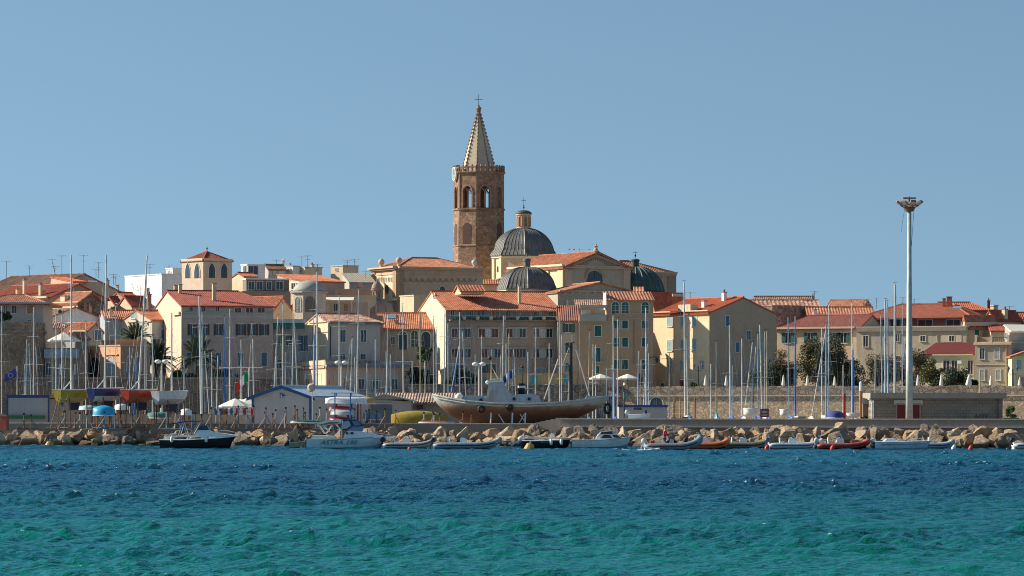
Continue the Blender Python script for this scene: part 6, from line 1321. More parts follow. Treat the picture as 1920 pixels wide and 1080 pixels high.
# rusty tug
YT2 = 272; q = Px(815, YT2, QZ); tug = empty('tug_boat', (XP(815, YT2), YT2, QZ), 0, 'old rusty grey tug boat with wheelhouse and black funnel, hauled out on the quay', 'tug boat')
def rust_mat():
    m, t, b = newmat('rusty_hull'); tc = t.nodes.new('ShaderNodeTexCoord'); sp = t.nodes.new('ShaderNodeSeparateXYZ'); t.links.new(tc.outputs['Object'], sp.inputs[0])
    n = noi(t, 1.2, (1, 1, 1), 7, .75); a = nd(t, 'ShaderNodeMath', operation='MULTIPLY_ADD'); t.links.new(n, a.inputs[0]); a.inputs[1].default_value = 1.1; t.links.new(sp.outputs['Z'], a.inputs[2])
    r = t.nodes.new('ShaderNodeValToRGB'); e = r.color_ramp.elements; stops = [(0, (.06, .045, .03)), (.30, (.13, .09, .05)), (.42, (.11, .05, .03)), (.54, (.20, .085, .04)), (.62, (.27, .19, .13)), (.665, (.38, .38, .34)), (.76, (.42, .47, .48))]
    while len(e) < len(stops): e.new(.5)
    for k, (p, c) in enumerate(stops): e[k].position = p; e[k].color = (*c, 1)
    d = nd(t, 'ShaderNodeMath', operation='DIVIDE'); t.links.new(a.outputs[0], d.inputs[0]); d.inputs[1].default_value = 3.8; t.links.new(d.outputs[0], r.inputs[0])
    st2 = ramp(t, noi(t, 1.8, (1.3, 1, .12), 6, .8), [(.55, 0), (.68, .8)]); o = mixn(t, st2, r.outputs[0], (.15, .055, .03)); t.links.new(o, b.inputs['Base Color']); b.inputs['Roughness'].default_value = .8; return m
RUSTH = rust_mat(); stn = [(812, 740, 745, .08), (822, 742.5, 760, .6), (842, 746.5, 778, 1.2), (872, 751.5, 794, 1.75), (925, 756, 801, 2.05), (985, 757, 802, 2.1), (1040, 755, 795, 1.95), (1080, 751, 785, 1.6), (1112, 747, 771, 1.2), (1139, 743, 751, .7)]
vs = []; fs = []
for px, ys, yk, bb in stn:
    x, zs = q.p(px, ys); _, zk = q.p(px, yk); h_ = zs-zk
    sec_ = [(bb, 1), (bb*.99, .8), (bb*.9, .5), (bb*.6, .2), (.04, 0)]; full = [(-b_, zk+h_*f_) for b_, f_ in sec_]+[(b_, zk+h_*f_) for b_, f_ in sec_[::-1]]; vs += [(x, y, z) for y, z in full]
for i in range(len(stn)-1): fs += [(i*10+k, (i+1)*10+k, (i+1)*10+k+1, i*10+k+1) for k in range(9)]
fs += [tuple(range(10)), tuple((len(stn)-1)*10+k for k in range(10))[::-1]]
MB().add(vs, fs).build('hull', RUSTH, tug, True)
TW = plaster('tug_paint', (.45, .49, .52), .6, 1.5, (.25, .10, .04)); m = MB(); vs = []
for px, ys, yk, bb in stn: x, z = q.p(px, ys); vs += [(x, -bb+.1, z-.25), (x, bb-.1, z-.25)]
m.add(vs, [(2*i, 2*i+1, 2*i+3, 2*i+2) for i in range(len(stn)-1)]).build('deck', WOOD, tug)
m = MB()
for sg in (-1, 1):
    m.path([(q.p(px, ys)[0], sg*bb, q.p(px, ys)[1]) for px, ys, yk, bb in stn], .09, 6); m.path([(q.p(px, ys+4.5)[0], sg*(bb+.02), q.p(px, ys+4.5)[1]) for px, ys, yk, bb in stn[1:]], .07, 5)
m.build('bulwark_rail', plaster('tug_rail', (.46, .48, .44), .5, 2, (.28, .12, .05)), tug)
m = MB(); q.poly(m, [(911, 757), (913, 738), (917, 717), (920, 714), (944, 714), (950, 727), (958, 740), (962, 757)], 1.15, taper=.22); wh = m.build('wheelhouse', TW, tug)
m = MB(); q.poly(m, [(913, 717), (918, 713.5), (944, 713.5), (944, 716), (918, 717.5)], 1.1); q.poly(m, [(918, 712), (920, 709.5), (940, 709.5), (942, 712)], .8); m.build('wheelhouse_roof', WHITE, wh)
m = MB(); q.poly(m, [(921, 711.7), (938, 711.7), (938, 710), (921, 710)], .81); m.build('name_board', BLUEG, wh); m = MB(); q.poly(m, [(918, 732), (925, 732), (925, 754), (916, 754)], 1.16, 1.0) ; q.poly(m, [(917, 733), (925, 733), (926, 754), (916, 754)], -1.13, -1.0); m.build('wheelhouse_door', plaster('door_rust', (.40, .40, .36), .8, 2, (.3, .15, .05)), wh)
MB().ball((*[q.p(914, 717)[0], -.6], q.p(914, 717)[1]), .16, 10, 6).build('searchlight', WHITE, tug, True)
m = MB(); q.poly(m, [(868, 755), (869, 744), (876, 741), (912, 742), (913, 757)], 1.1, taper=.15); m.build('deckhouse', TW, tug); m = MB(); q.poly(m, [(957, 757), (958, 742), (975, 739), (1004, 739), (1012, 745), (1015, 756)], 1.2, taper=.15); m.build('deckhouse', TW, tug)
for px, py in ((902, 750), (964, 748), (992, 748)):
    x, z = q.p(px, py); m = MB(); m.prism([(x+.13*cos(2*pi*k/12), z+.13*sin(2*pi*k/12)) for k in range(12)], lambda a, c, y: (a, y, c), -1.22, -1.0); m.build('porthole', DARK, tug)
MB().ball((q.p(861, 745)[0], -.3, q.p(861, 745)[1]), .33, 14, 8).build('white_float', WHITE, tug, True)
x, z0_ = q.p(978, 741); _, z1_ = q.p(978, 720); m = MB(); m.lathe([(.27, z0_), (.27, z1_), (.2, z1_+.05)], 14, (x, 0, 0)); fu = m.build('funnel', DARK, tug, True)
_, za = q.p(978, 727.5); _, zb2 = q.p(978, 723.5); MB().lathe([(.30, za), (.31, za+.01), (.31, zb2), (.28, zb2+.01)], 14, (x, 0, 0)).build('funnel_band', WHITE, fu)
MB().tube((x+.05, 0, z1_), (x+.1, 0, q.p(978, 690)[1]), .05).lathe([(.1, q.p(0, 690)[1]), (.16, q.p(0, 688)[1]), (.02, q.p(0, 684)[1])], 8, (x+.05, 0, 0)).build('exhaust_pole', IRON, tug)
x, z = q.p(921, 712); xt, zt = q.p(921.5, 655); m = MB().tube((x, 0, z), (xt, 0, zt), .07, .04); m.tube((x+.6, .2, z-.1), (xt, 0, lerp(z, zt, .45)), .03).tube((x+.7, -.3, z-.1), (xt, 0, lerp(z, zt, .45)), .03); m.build('signal_mast', TANM, tug); MB().lathe([(.12, 0), (.16, .15), (.1, .3)], 8, (x-.1, 0, q.p(0, 675)[1])).build('mast_lamp', DARK, tug)
for px, py, r in ((903, 767.5, .30), (956, 764.5, .27)):
    x, z = q.p(px, py); m = MB(); K = 16; m.path([(x+r*.78*cos(2*pi*k/K), -2.22, z+r*.78*sin(2*pi*k/K)) for k in range(K+1)], .1, 6, False); m.build('tyre_fender', DARK, tug, True)
x, z = q.p(1139, 765); m = MB(); m.path([(x+.3*.78*cos(2*pi*k/16)*1.0, -.75, z-.05+.36*sin(2*pi*k/16)) for k in range(17)], .12, 6, False); m.build('tyre_fender', DARK, tug, True); MB().tube((x, -.6, z+.3), (x-.05, -.4, z+.9), .02).build('tyre_rope', WOOD, tug)
m = MB(); q.poly(m, [(1096, 749), (1100, 743), (1133, 741.5), (1138, 745), (1120, 750)], .9, taper=.1); m.build('stern_deck', plaster('stern_paint', (.26, .33, .38), .6, 2, (.3, .15, .06)), tug)
x0_, z0_ = q.p(1070, 752); _, z1_ = q.p(1070, 643); m = MB().tube((x0_, 0, z0_), (x0_, 0, z1_), .19, .15, 10); m.tube((x0_-.5, 0, z1_-.1), (x0_+.3, 0, z1_+.05), .05); m.build('derrick_mast', IRON, tug)
m = MB()
for a, c, r in (((1047, 673), (1020, 750), .07), ((1078, 647), (1106, 744), .07), ((1070, 644), (1054, 686), .03)): xa, za = q.p(*a); xc_, zc2 = q.p(*c); m.tube((xa, .1, za), (xc_, .1, zc2), r)
m.build('derrick_boom', plain('pale_spar', (.55, .53, .50), .5), tug)
for px in (921, 961, 985):
    x, z = q.p(px, 774); m = MB().tube((x, -2.3, z), (x-.05, -2.6, 0), .07); m.tube((x+.6 if px != 985 else x-.1, -2.3, z-.1), (x+1.3 if px != 985 else x-.75, -2.7, .05), .04); m.build('hull_prop', STEEL, tug)
FLW, FLB = plain('flag_white', (.7, .7, .7), .9), plain('flag_blue', (.03, .07, .35), .9)
def flag(o, x, z, w, h, cols, droop=.35, dirn=-1, vert=True, y=0):
    n = len(cols)
    for i, c in enumerate(cols):
        m = MB(); vs = []; K = 6
        for k in range(K+1):
            t = (i+k/K)/n; xx = x+dirn*w*t; dz = -droop*w*t*(1+.4*t); yy = y+.06*sin(t*9)
            vs += [(xx, yy, z+dz), (xx, yy+.01, z+dz-h)]
        m.add(vs, [(2*k, 2*k+1, 2*k+3, 2*k+2) for k in range(K)]); m.v += [(a, b_+.015, c_) for a, b_, c_ in m.v]; nn2 = len(m.v)//2
        m.f += [tuple(j+nn2 for j in f)[::-1] for f in m.f]; m.build('flag', c, o)
x, z = q.p(961, 692); MB().tube((x, 0, q.p(0, 742)[1]), (x, 0, z), .03).build('flag_staff', STEEL, tug); flag(tug, x, z-.05, .75, .65, [FLB, FLW, FLB], .55)
def flagpole(label, px, ytop, ybot, Y, cols, w, h, droop, labelcat='flag'):
    o = empty('flagpole', (XP(px, Y), Y, QZ), 0, label, 'flag'); zt = ZP(ytop, Y)-QZ; MB().tube((0, 0, 0), (0, 0, zt), .05, .035).build('pole', ALU, o); flag(o, -.03, zt-.25, w, h, cols, droop); return o
e = flagpole('blue flag with yellow stars on a short pole at the far left', 32, 686, 745, 300, [FLB], 1.05, .72, .35)
m = MB(); 
for k in range(12):
    a = 2*pi*k/12; cx, cz = -.55+.2*cos(a), ZP(686, 300)-QZ-.85+.2*sin(a); m.prism([(cx+(.045 if j % 2 == 0 else .018)*sin(2*pi*j/10), cz+(.045 if j % 2 == 0 else .018)*cos(2*pi*j/10)) for j in range(10)], lambda u, v, w: (u, w, v), -.09, -.075)
m.build('stars', plain('star_yellow', (.8, .6, .02)), e)
flagpole('green white and red flag drooping from a pole behind the club parasols', 466, 690, 745, 297, [plain('flag_green', (.0, .22, .08), .9), FLW, plain('flag_red', (.55, .02, .02), .9)], 1.05, .85, .8)
# clubhouse
CLW = plaster('club_grey', (.50, .50, .49), .15); TRIM = plain('blue_trim', (.02, .09, .26), .5)
h = House('grey clubhouse with blue trim and a low pale gabled roof, behind the masts', 472, 585, 690, 284, 76, 743.5, CLW, 'clubhouse', 'clubhouse', base=QZ); h.roof('g', 724, plain('pale_metal_roof', (.50, .60, .66), .5), 'u', o=.35, og=.3, th=.1, rib=.9)
for a, b_ in ((472, 475.5), (580, 585)): h.band('L', a, 745, b_, 795, .05, TRIM, 'corner_trim')
f = h.fp('L'); m = MB()
for e0, e1 in (((-.35, h.ze-.35), (h.D/2, h.zr-.18)), ((h.D/2, h.zr-.18), (h.D+.35, h.ze-.35))): m.prism([e0, e1, (e1[0], e1[1]+.27), (e0[0], e0[1]+.27)], f, .3, .36)
m.build('bargeboard', TRIM, h.o); xa, za = h.L(525, 746); xb, zb3 = h.L(536.5, 741); m = MB(); m.prism([(xa, za), (xb, zb3), (xa, zb3+(zb3-za))], f, 0.0, .04); pe = m.build('pennant_emblem', TRIM, h.o)
m = MB(); xm, zm = h.L(527.5, 741); m.prism([(xm-.03, zm-.16), (xm+.03, zm-.16), (xm+.03, zm+.12), (xm-.03, zm+.12)], f, .04, .05); m.prism([(xm-.1, zm-.16), (xm+.1, zm-.16), (xm+.1, zm-.11), (xm-.1, zm-.11)], f, .04, .05); m.build('anchor_mark', WHITE, pe)
h.band('R', 586, 743, 690, 744.5, .1, BLUES, 'gutter')
sd_ = empty('radar_dish', (XP(585, 279), 279, QZ), -.35, 'round grey dish on a pole at the right corner of the clubhouse', 'satellite dish'); z = ZP(727, 279)-QZ; m = MB(); m.lathe([(.02, 0), (.22, .03), (.36, .12), (.36, .15), (.02, .04)], 18); m.v = [tuple(Matrix.Rotation(radians(88), 4, 'X') @ Vector(v)+Vector((0, 0, z))) for v in m.v]; m.build('dish', plain('dish_beige', (.42, .41, .36)), sd_, True); MB().tube((0, .08, 0), (0, .08, z), .04).tube((0, -.3, z), (0, 0, z-.1), .02).build('pole', STEEL, sd_)
# sheds
h = House('low shed with brown tiled roof and cream wall, between clubhouse and tug', None, 704, 860, 288, 0, 753, plaster('shed_cream', (.44, .38, .29), .3), 'shed', 'shed', base=QZ, D=6); h.roof('shed', 737, tile('shed_tiles', (.42, .27, .20), .5, .3), 'u', o=.5, rib=.24); h.band('R', 766, 760, 783, 769, .2, plain('louvre', (.2, .2, .2)), 'louvre'); h.band('R', 784, 757, 793, 767, .35, plain('ac_dark', (.06, .065, .07)), 'air_conditioner')
h = House('grey garage hut with a dark roller door in front of the tiled shed', None, 694, 771, 283, 0, 749, plaster('hut_grey', (.36, .36, .35), .2), 'shed', 'shed', base=QZ, D=4); h.walls()
ww = h.W; zz1 = h.ze+.2; MB().add([(-.2, -.5, zz1-.1), (ww*.35, -.5, zz1+.28), (ww+.4, -.5, zz1-.3), (-.2, 4.2, zz1-.1), (ww*.35, 4.2, zz1+.28), (ww+.4, 4.2, zz1-.3), (-.2, -.5, zz1-.2), (ww*.35, -.5, zz1+.18), (ww+.4, -.5, zz1-.4), (-.2, 4.2, zz1-.2), (ww*.35, 4.2, zz1+.18), (ww+.4, 4.2, zz1-.4)],
    [(0, 1, 4, 3), (1, 2, 5, 4), (6, 9, 10, 7), (7, 10, 11, 8), (0, 6, 7, 1), (1, 7, 8, 2), (0, 3, 9, 6), (2, 8, 11, 5), (3, 4, 10, 9), (4, 5, 11, 10)]).build('roof', plain('slate_roof', (.32, .36, .38)), h.o)
MB().prism([(0, h.ze), (ww, h.ze-.15), (ww*.35, h.ze+.4)], lambda x, z, y: (x, y, z), 0, 4).build('gable', plaster('hut_grey', (.36, .36, .35)), h.o); h.band('R', 695, 758, 735, 800, .04, plain('roller_door', (.10, .13, .15), .6), 'roller_door'); h.band('R', 694, 756.5, 737, 758, .06, STEEL, 'door_frame')
h = House('pale kiosk container with a dark blue rim at the far left of the yard', None, 13, 92, 287, 0, 742, plain('kiosk_white', (.30, .34, .38), .5, 0, .06), 'container', 'container', base=QZ, D=2.6); h.walls(); h.band('R', 12, 742, 93, 746, .05, NAVY, 'rim'); h.band('R', 12, 746, 15, 795, .05, NAVY, 'corner_post'); h.band('R', 90, 746, 93, 795, .05, NAVY, 'corner_post'); h.band('R', 14, 779, 84, 785, .3, plain('kiosk_green', (.02, .14, .06)), 'green_base')
MB().box(-.1, h.W+.1, -.1, 2.7, h.ze, h.ze+.08).build('roof', NAVY, h.o)
h = House('beige box shed with a mustard top edge under the yellow keelboat', None, 93, 148, 284, 0, 748, plain('beige_box', (.33, .28, .22), .8), 'shed', 'shed', base=QZ, D=2.6); h.walls(); h.band('R', 93, 742, 104, 749, .05, plain('mustard', (.38, .27, .03)), 'top_edge'); MB().box(-.05, h.W+.05, -.05, 2.65, h.ze, h.ze+.06).build('roof', CONC, h.o)
h = House('low grey shed with a blue roof edge right of the tug', None, 1160, 1251, 280, 0, 761, plain('shed_grey', (.42, .44, .43), .7, 0, .08), 'shed', 'shed', base=QZ, D=3); h.walls(); h.band('R', 1159, 760, 1252, 763.5, .12, plain('blue_edge', (.02, .06, .30)), 'roof_edge'); MB().box(-.1, h.W+.1, -.1, 3.1, h.ze, h.ze+.07).build('roof', plain('blue_edge', (.02, .06, .30)), h.o)
# pump house
BLK = newmat('grey_blocks'); m_, t_, b_ = BLK; br = t_.nodes.new('ShaderNodeTexBrick'); br.inputs['Scale'].default_value = 1.0; br.inputs['Brick Width'].default_value = .5; br.inputs['Row Height'].default_value = .25; br.inputs['Mortar Size'].default_value = .015
tc_ = t_.nodes.new('ShaderNodeTexCoord'); sp_ = t_.nodes.new('ShaderNodeSeparateXYZ'); cb_ = t_.nodes.new('ShaderNodeCombineXYZ'); t_.links.new(tc_.outputs['Object'], sp_.inputs[0]); t_.links.new(sp_.outputs['X'], cb_.inputs['X']); t_.links.new(sp_.outputs['Z'], cb_.inputs['Y']); t_.links.new(cb_.outputs[0], br.inputs['Vector'])
br.inputs['Color1'].default_value = (.30, .26, .20, 1); br.inputs['Color2'].default_value = (.25, .225, .18, 1); br.inputs['Mortar'].default_value = (.17, .14, .11, 1)
t_.links.new(mixn(t_, 1.0, br.outputs['Color'], ramp(t_, noi(t_, .8, detail=6), [(.3, .8), (.7, 1.1)]), 'MULTIPLY'), b_.inputs['Base Color']); b_.inputs['Roughness'].default_value = .95
h = House('grey block pump house with flat concrete roof and dark red door behind the floodlight mast', None, 1638, 1880, 266, 0, 747, m_, 'pump_house', 'utility building', base=QZ, D=5); h.walls()
zs_ = h.R(1700, 747)[1]; zt_2 = h.R(1700, 736.5)[1]; MB().box(-.3, h.W+.25, -.45, 5.3, zs_, zt_2).build('roof', plaster('roof_concrete', (.36, .31, .25), .5, 1), h.o)
h.band('R', 1676, 750, 1730, 758.5, .06, plain('white_lintel', (.55, .52, .48)), 'lintel'); h.win('R', 1682, 759, 1724, 798, 'door', 'D'); h.band('R', 1870, 748, 1871.5, 795, .08, RUSTY, 'downpipe')
x, z = h.R(1826, 784.5); text('AMY', h.o, (x, -.02, z), .48, plain('graffiti_blue', (.02, .09, .17)), ext=.004, name='graffiti', sx=1.15); x, z = h.R(1804, 783); text('Vis', h.o, (x, -.02, z), .22, plain('graffiti_blue', (.05, .14, .20)), ext=.004, name='graffiti')
h = House('small annex with a plain band left of the pump house', None, 1618, 1636, 270, 0, 748, plaster('annex', (.2, .15, .12), .3), 'shed', 'shed', base=QZ, D=2); h.walls(); h.band('R', 1616, 746, 1637, 757, .3, plaster('annex_band', (.33, .32, .32)), 'fascia'); MB().box(-.1, h.W+.1, -.1, 2.1, h.ze, h.ze+.06).build('roof', CONC, h.o)
wp = empty('vent_pipe', (XP(1635.5, 263), 263, QZ), 0, 'white bent vent pipe at the left corner of the pump house', 'pipe'); zt = ZP(748, 263)-QZ; MB().path([(0, 0, 0), (0, 0, zt-.3), (-.08, 0, zt-.1), (-.35, 0, zt)], .06, 8).build('pipe', WHITE, wp, True)
# keelboats on cradles
def keelboat(label, px, Y, ytop, col, bot, mx, mtop, L=3.9, th=58, mlean=0.0, boom=True, deckc=WHITE, trans=None, depth=1.05, group='keelboats on cradles'):
    zt = ZP(ytop, Y)-QZ; o = empty('keelboat', (XP(px, Y), Y, QZ), radians(th), label, 'sailing boat', group); hl = empty('hull_frame', (0, 0, 0)); COL.objects.unlink(hl); bpy.data.objects.remove(hl)
    n0 = len(CH.get(o.name, [])); hull(o, L, 1.75, depth*.5, depth*.5, .45, .12, .10, col, bot, deckmat=deckc, rail=WHITE, transom_mat=trans or col, vee=.7, stern_rake=.25)
    for c in CH[o.name][n0:]: c.location.z = zt-depth*.5
    z0 = zt-depth; kz = NAVY
    MB().prism([(L*.32, z0+.3), (L*.68, z0+.3), (L*.60, z0-.55), (L*.36, z0-.55)], lambda x, z, y: (x, y, z), -.09, .09).build('keel', plain('antifouling', (.015, .03, .07), .7), o)
    MB().prism([(.25, z0+.35), (.6, z0+.35), (.55, z0-.25), (.3, z0-.25)], lambda x, z, y: (x, y, z), -.03, .03).build('rudder', plain('antifouling', (.015, .03, .07)), o)
    k = (mx-960)/F; D_ = (XP(px, Y), Y); cth, sth = cos(radians(th)), sin(radians(th)); xm = (k*Y-D_[0])/(cth-k*sth); xm = min(max(xm, .4*L), .62*L); yy = Y+xm*sth; zm = ZP(mtop, yy)-QZ
    lx = mlean/F*yy*cth; ly = -mlean/F*yy*sth
    MB().tube((xm, 0, zt), (xm+lx, ly, zm), .075, .05, 8).build('mast', ALU, o)
    m = MB(); m.tube((xm+lx*.5, ly*.5-.5, (zt+zm)/2), (xm+lx*.5, ly*.5+.5, (zt+zm)/2), .022); m.build('spreader', ALU, o)
    m = MB()
    for y in (-.8, .8): m.tube((xm, y, zt), (xm+lx*.8, ly*.8, lerp(zt, zm, .8)), .01, n=3)
    m.tube((L*.98, 0, zt+.1), (xm+lx*.8, ly*.8, lerp(zt, zm, .85)), .01, n=3).tube((0, 0, zt), (xm+lx, ly, zm), .01, n=3); m.build('rigging', STEEL, o)
    if boom: MB().tube((xm, 0, zt+.75), (xm*.15, -.25, zt-.02), .05).build('boom', ALU, o)
    m = MB()
    for x in (.18*L, .72*L):
        for y in (-.62, .62): m.tube((x, y, 0), (x, y*.9, z0+.35), .05)
        m.tube((x, -.62, .1), (x, .62, .1), .05).tube((x, -.62, .1), (x, .62, z0*.8), .03)
    m.tube((.1*L, -.62, .1), (.8*L, -.62, .1), .05).tube((.1*L, .62, .1), (.8*L, .62, .1), .05); m.build('cradle', RUSTY, o); return o
keelboat('mustard yellow keelboat on a cradle, leftmost of the four hauled boats', 110, 270, 731, plain('mustard_hull', (.42, .29, .02), .35), plain('cream_bottom', (.45, .38, .22)), 129, 478, trans=plain('mustard_hull', (.42, .29, .02)))
keelboat('navy blue keelboat with a white belly on a cradle, second of the hauled boats', 173, 270, 728, plain('navy_hull', (.03, .04, .14), .3), plain('white_bottom', (.62, .62, .58)), 191, 478, mlean=3)
keelboat('red keelboat with a white number on a cradle, third of the hauled boats', 237, 270, 731, plain('red_hull', (.50, .05, .02), .3), plain('worn_bottom', (.35, .15, .09)), 251, 479, mlean=16)
keelboat('white keelboat on a cradle, rightmost of the four hauled boats', 294, 270, 734, plain('white_hull', (.66, .66, .66), .3), plain('offwhite_bottom', (.50, .49, .46)), 322, 587, boom=False)
def ladder(label, px, ytop, Y):
    o = empty('ladder', (XP(px, Y), Y, QZ), 0, label, 'ladder'); zt = ZP(ytop, Y)-QZ; dx = 17/F*Y
    for s_, n in ((0, 'stile'), (.68, 'stile')): MB().tube((s_-.0, 0, 0), (s_+dx-.05, .3, zt), .04).build(n, WOOD, o)
    for k in range(6): t = (k+.7)/6.6; MB().tube((dx*t, .3*t, zt*t), (.68+dx*t, .3*t, zt*t), .03).build('rung', plain('pale_wood', (.45, .36, .27)), o)
ladder('tall wooden ladder leaning on the yellow keelboat', 94, 741, 265.5)
# upturned hulls and covered boats
def upturned(label, x0, x1, ytop, ybot, Y, mat, name='dinghy', sag=.5, cat='boat', legs=True, keelup=True, group=None):
    s_ = F/Y; L = (x1-x0)/s_; o = empty(name, (XP(x0, Y), Y, QZ), 0, label, cat, group); zt, zb = ZP(ytop, Y)-QZ, ZP(ybot, Y)-QZ; vs = []; N = 14; K = 8
    for i in range(N+1):
        t = i/N; w = max(sin(pi*min(max(t, .0), 1))**.45, .05); b = .75*w; hh = (zt-zb)*(.35+.65*sin(pi*(.12+.8*t))**.6)
        for k in range(K+1):
            a = pi*k/K; y = b*cos(a); z = hh*sin(a)**.8; vs.append((L*t, y, zb+z if keelup else zt-z))
    m = MB().add(vs, [(i*(K+1)+k, (i+1)*(K+1)+k, (i+1)*(K+1)+k+1, i*(K+1)+k+1) for i in range(N) for k in range(K)]); m.add([vs[i*(K+1)] for i in range(N+1)]+[vs[i*(K+1)+K] for i in range(N, -1, -1)], [tuple(range(2*N+2))]); m.build('hull', mat, o, True)
    m = MB(); m.path([vs[i*(K+1)] for i in range(N+1)], .04, 5).path([vs[i*(K+1)+K] for i in range(N+1)], .04, 5); m.build('gunwale', WHITE if mat is not WHITE else CLOTH, o)
    if legs:
        for x in (.22*L, .78*L):
            m = MB()
            for y in (-.5, .5): m.tube((x, y, 0), (x, y, zb+.05), .05)
            m.tube((x, -.6, zb+.02), (x, .6, zb+.02), .05); m.build('trestle', RUSTY, o)
    return o
upturned('long white upturned hull on the top of the blue rack', 610, 688, 743, 756, 268, WHITE); upturned('yellow ended white canoe lying behind the white upturned hull', 668, 704, 744, 757, 271, plain('ochre_cloth', (.55, .36, .10)), 'canoe')
upturned('red upturned dinghy with a white rim in the middle of the blue rack', 617, 662, 761, 769, 268, plain('bright_red', (.50, .03, .03), .4)); upturned('white dinghy hull under the red one on the rack', 620, 662, 769, 777, 267, plain('offwhite_hull', (.6, .6, .57), .4)); upturned('lowest red dinghy on the rack, just above the wall', 617, 656, 781, 789, 267, plain('bright_red', (.50, .03, .03)))
rk = empty('boat_rack', (XP(628, 266), 266, QZ), 0, 'blue steel boat storage rack holding red and white dinghies', 'rack'); BLR = plain('rack_blue', (.02, .10, .28), .5); zt = ZP(737, 266)-QZ; w2 = 29/F*266
for x, y in ((0, 0), (w2, 0), (0, 2.2), (w2, 2.2)): MB().tube((x, y, 0), (x, y, zt), .05).build('upright', BLR, rk)
m = MB()
for zz_ in (.9, 1.6, zt-.25):
    for y_ in (0, 2.2): MB().tube((-.3, y_, zz_), (w2+.3, y_, zz_), .035).build('crossbar', BLR, rk)
m.tube((-.3, 0, zt), (w2+1.2, 0, zt), .03); m.build('crossbar', BLR, rk)
upturned('grey blue covered boat right of the blue rack', 681, 715, 771, 787, 268, plain('tarp_blue', (.20, .26, .33), .8), 'covered_boat'); upturned('long mustard tarpaulin covered boat in front of the cream shed', 733, 838, 770, 796, 269, plain('mustard_tarp', (.36, .25, .03), .85), 'covered_boat', legs=False)
upturned('bright cyan kayak pointing out of the dark stack under the navy keelboat', 174, 216, 760, 779, 268, plain('cyan_hull', (.03, .38, .62), .35), 'kayak'); upturned('pale turquoise dinghy behind the cyan kayak', 148, 182, 760, 768, 277, plain('pale_turquoise', (.45, .62, .62), .4)); upturned('white dinghy behind the right hand cradles on the left', 338, 360, 766, 778, 280, WHITE); upturned('greenish covered boat under the red keelboat', 275, 320, 772, 784, 279, plain('teal_tarp', (.08, .2, .2), .8)); upturned('white dinghy with a blue side under the red keelboat', 215, 240, 757, 768, 281, WHITE)
upturned('small red edged skiff lying on the wall under the tug bow', 785, 853, 789, 793, 266.5, plain('red_skiff', (.4, .08, .05), .5), 'skiff', legs=False); upturned('long dark green punt on the wall below the clubhouse', 545, 612, 787, 792, 266, plain('green_punt', (.03, .10, .10), .5), 'punt', legs=False)
# low yard wall
lw = empty('yard_wall', (XP(-40, 296), 296, QZ), 0, 'low beige yard wall behind the cradles on the left', 'wall'); w_ = (520+40)/F*296; MB().box(0, w_, 0, .2, 0, ZP(777, 296)-QZ).build('wall', plaster('yard_wall', (.34, .31, .26), .3), lw); MB().box(0, w_, -.04, .24, ZP(777, 296)-QZ, ZP(776, 296)-QZ).build('coping', CONC, lw)
# empty trailers and boat stands along the wall
sp_rr = random.Random(31)
def stand(px, Y, h_, mat, w_=1.1): 
    m1 = MB(); m1.tube((0, 0, 0), (0, 0, h_), .05).tube((w_, 0, 0), (w_*1.0+.06, 0, h_*.92), .05); m2 = MB().tube((-.6, 0, .05), (0, 0, h_*.7), .03); m3 = MB().tube((w_+.6, 0, .05), (w_, 0, h_*.7), .03); return m1, m2, m3
LS = [(45, 'in front of the blue rimmed kiosk'), (122, 'below the yellow keelboat'), (150, 'right of the wooden ladder'), (196, 'in front of the cyan kayak'), (228, 'left of the red keelboat cradle'), (262, 'below the red keelboat'), (312, 'below the white keelboat'), (338, 'right of the white keelboat cradle'),
      (366, 'at the foot of the thick grey mast'), (396, 'left of the club parasols'), (425, 'below the left club parasol'), (447, 'below the club parasols, middle'), (476, 'at the left corner of the clubhouse'), (497, 'in front of the clubhouse, leftmost there'), (517, 'in front of the clubhouse, second there'), (536, 'in front of the clubhouse, middle'), (553, 'in front of the clubhouse, tallest there'), (572, 'in front of the clubhouse, below its right end'), (600, 'left of the blue rack'),
      (665, 'right of the blue rack'), (692, 'beside the grey blue covered boat'), (722, 'left of the mustard covered boat'), (795, 'in front of the mustard covered boat'), (812, 'left of the tug bow'), (868, 'below the tug bow')]
for i, (px, pl_) in enumerate(LS):
    Y = 265.5 + (i % 3)*.9; tall = 1.75 if px in (553, 447, 476) else sp_rr.uniform(1.15, 1.65); mt = (RUSTY, WOOD, plain('pale_post', (.5, .45, .38)), plain('blue_post', (.10, .20, .30)))[i % 4] if i % 5 else RUSTY
    o = empty('boat_stand', (XP(px, Y), Y, QZ), 0, 'empty boat stand with two posts, '+pl_, 'boat stand', 'empty boat stands along the wall'); w_ = sp_rr.uniform(.45, .9); m1, m2, m3 = stand(px, Y, tall, mt, w_)
    m1.build('post', mt, o); m2.build('brace', plain('pale_post', (.5, .45, .38)) if i % 2 else mt, o); m3.build('brace', mt, o); MB().box(-.06, .06, -.1, .1, tall-.02, tall+.12).build('pad', DARK, o); MB().box(w_, w_+.12, -.1, .1, tall*.92-.02, tall*.92+.1).build('pad', DARK, o)
    MB().tube((-.5, 0, .06), (w_+.5, 0, .06), .05).tube((0, -.5, .06), (0, .7, .06), .05).build('base', mt, o)
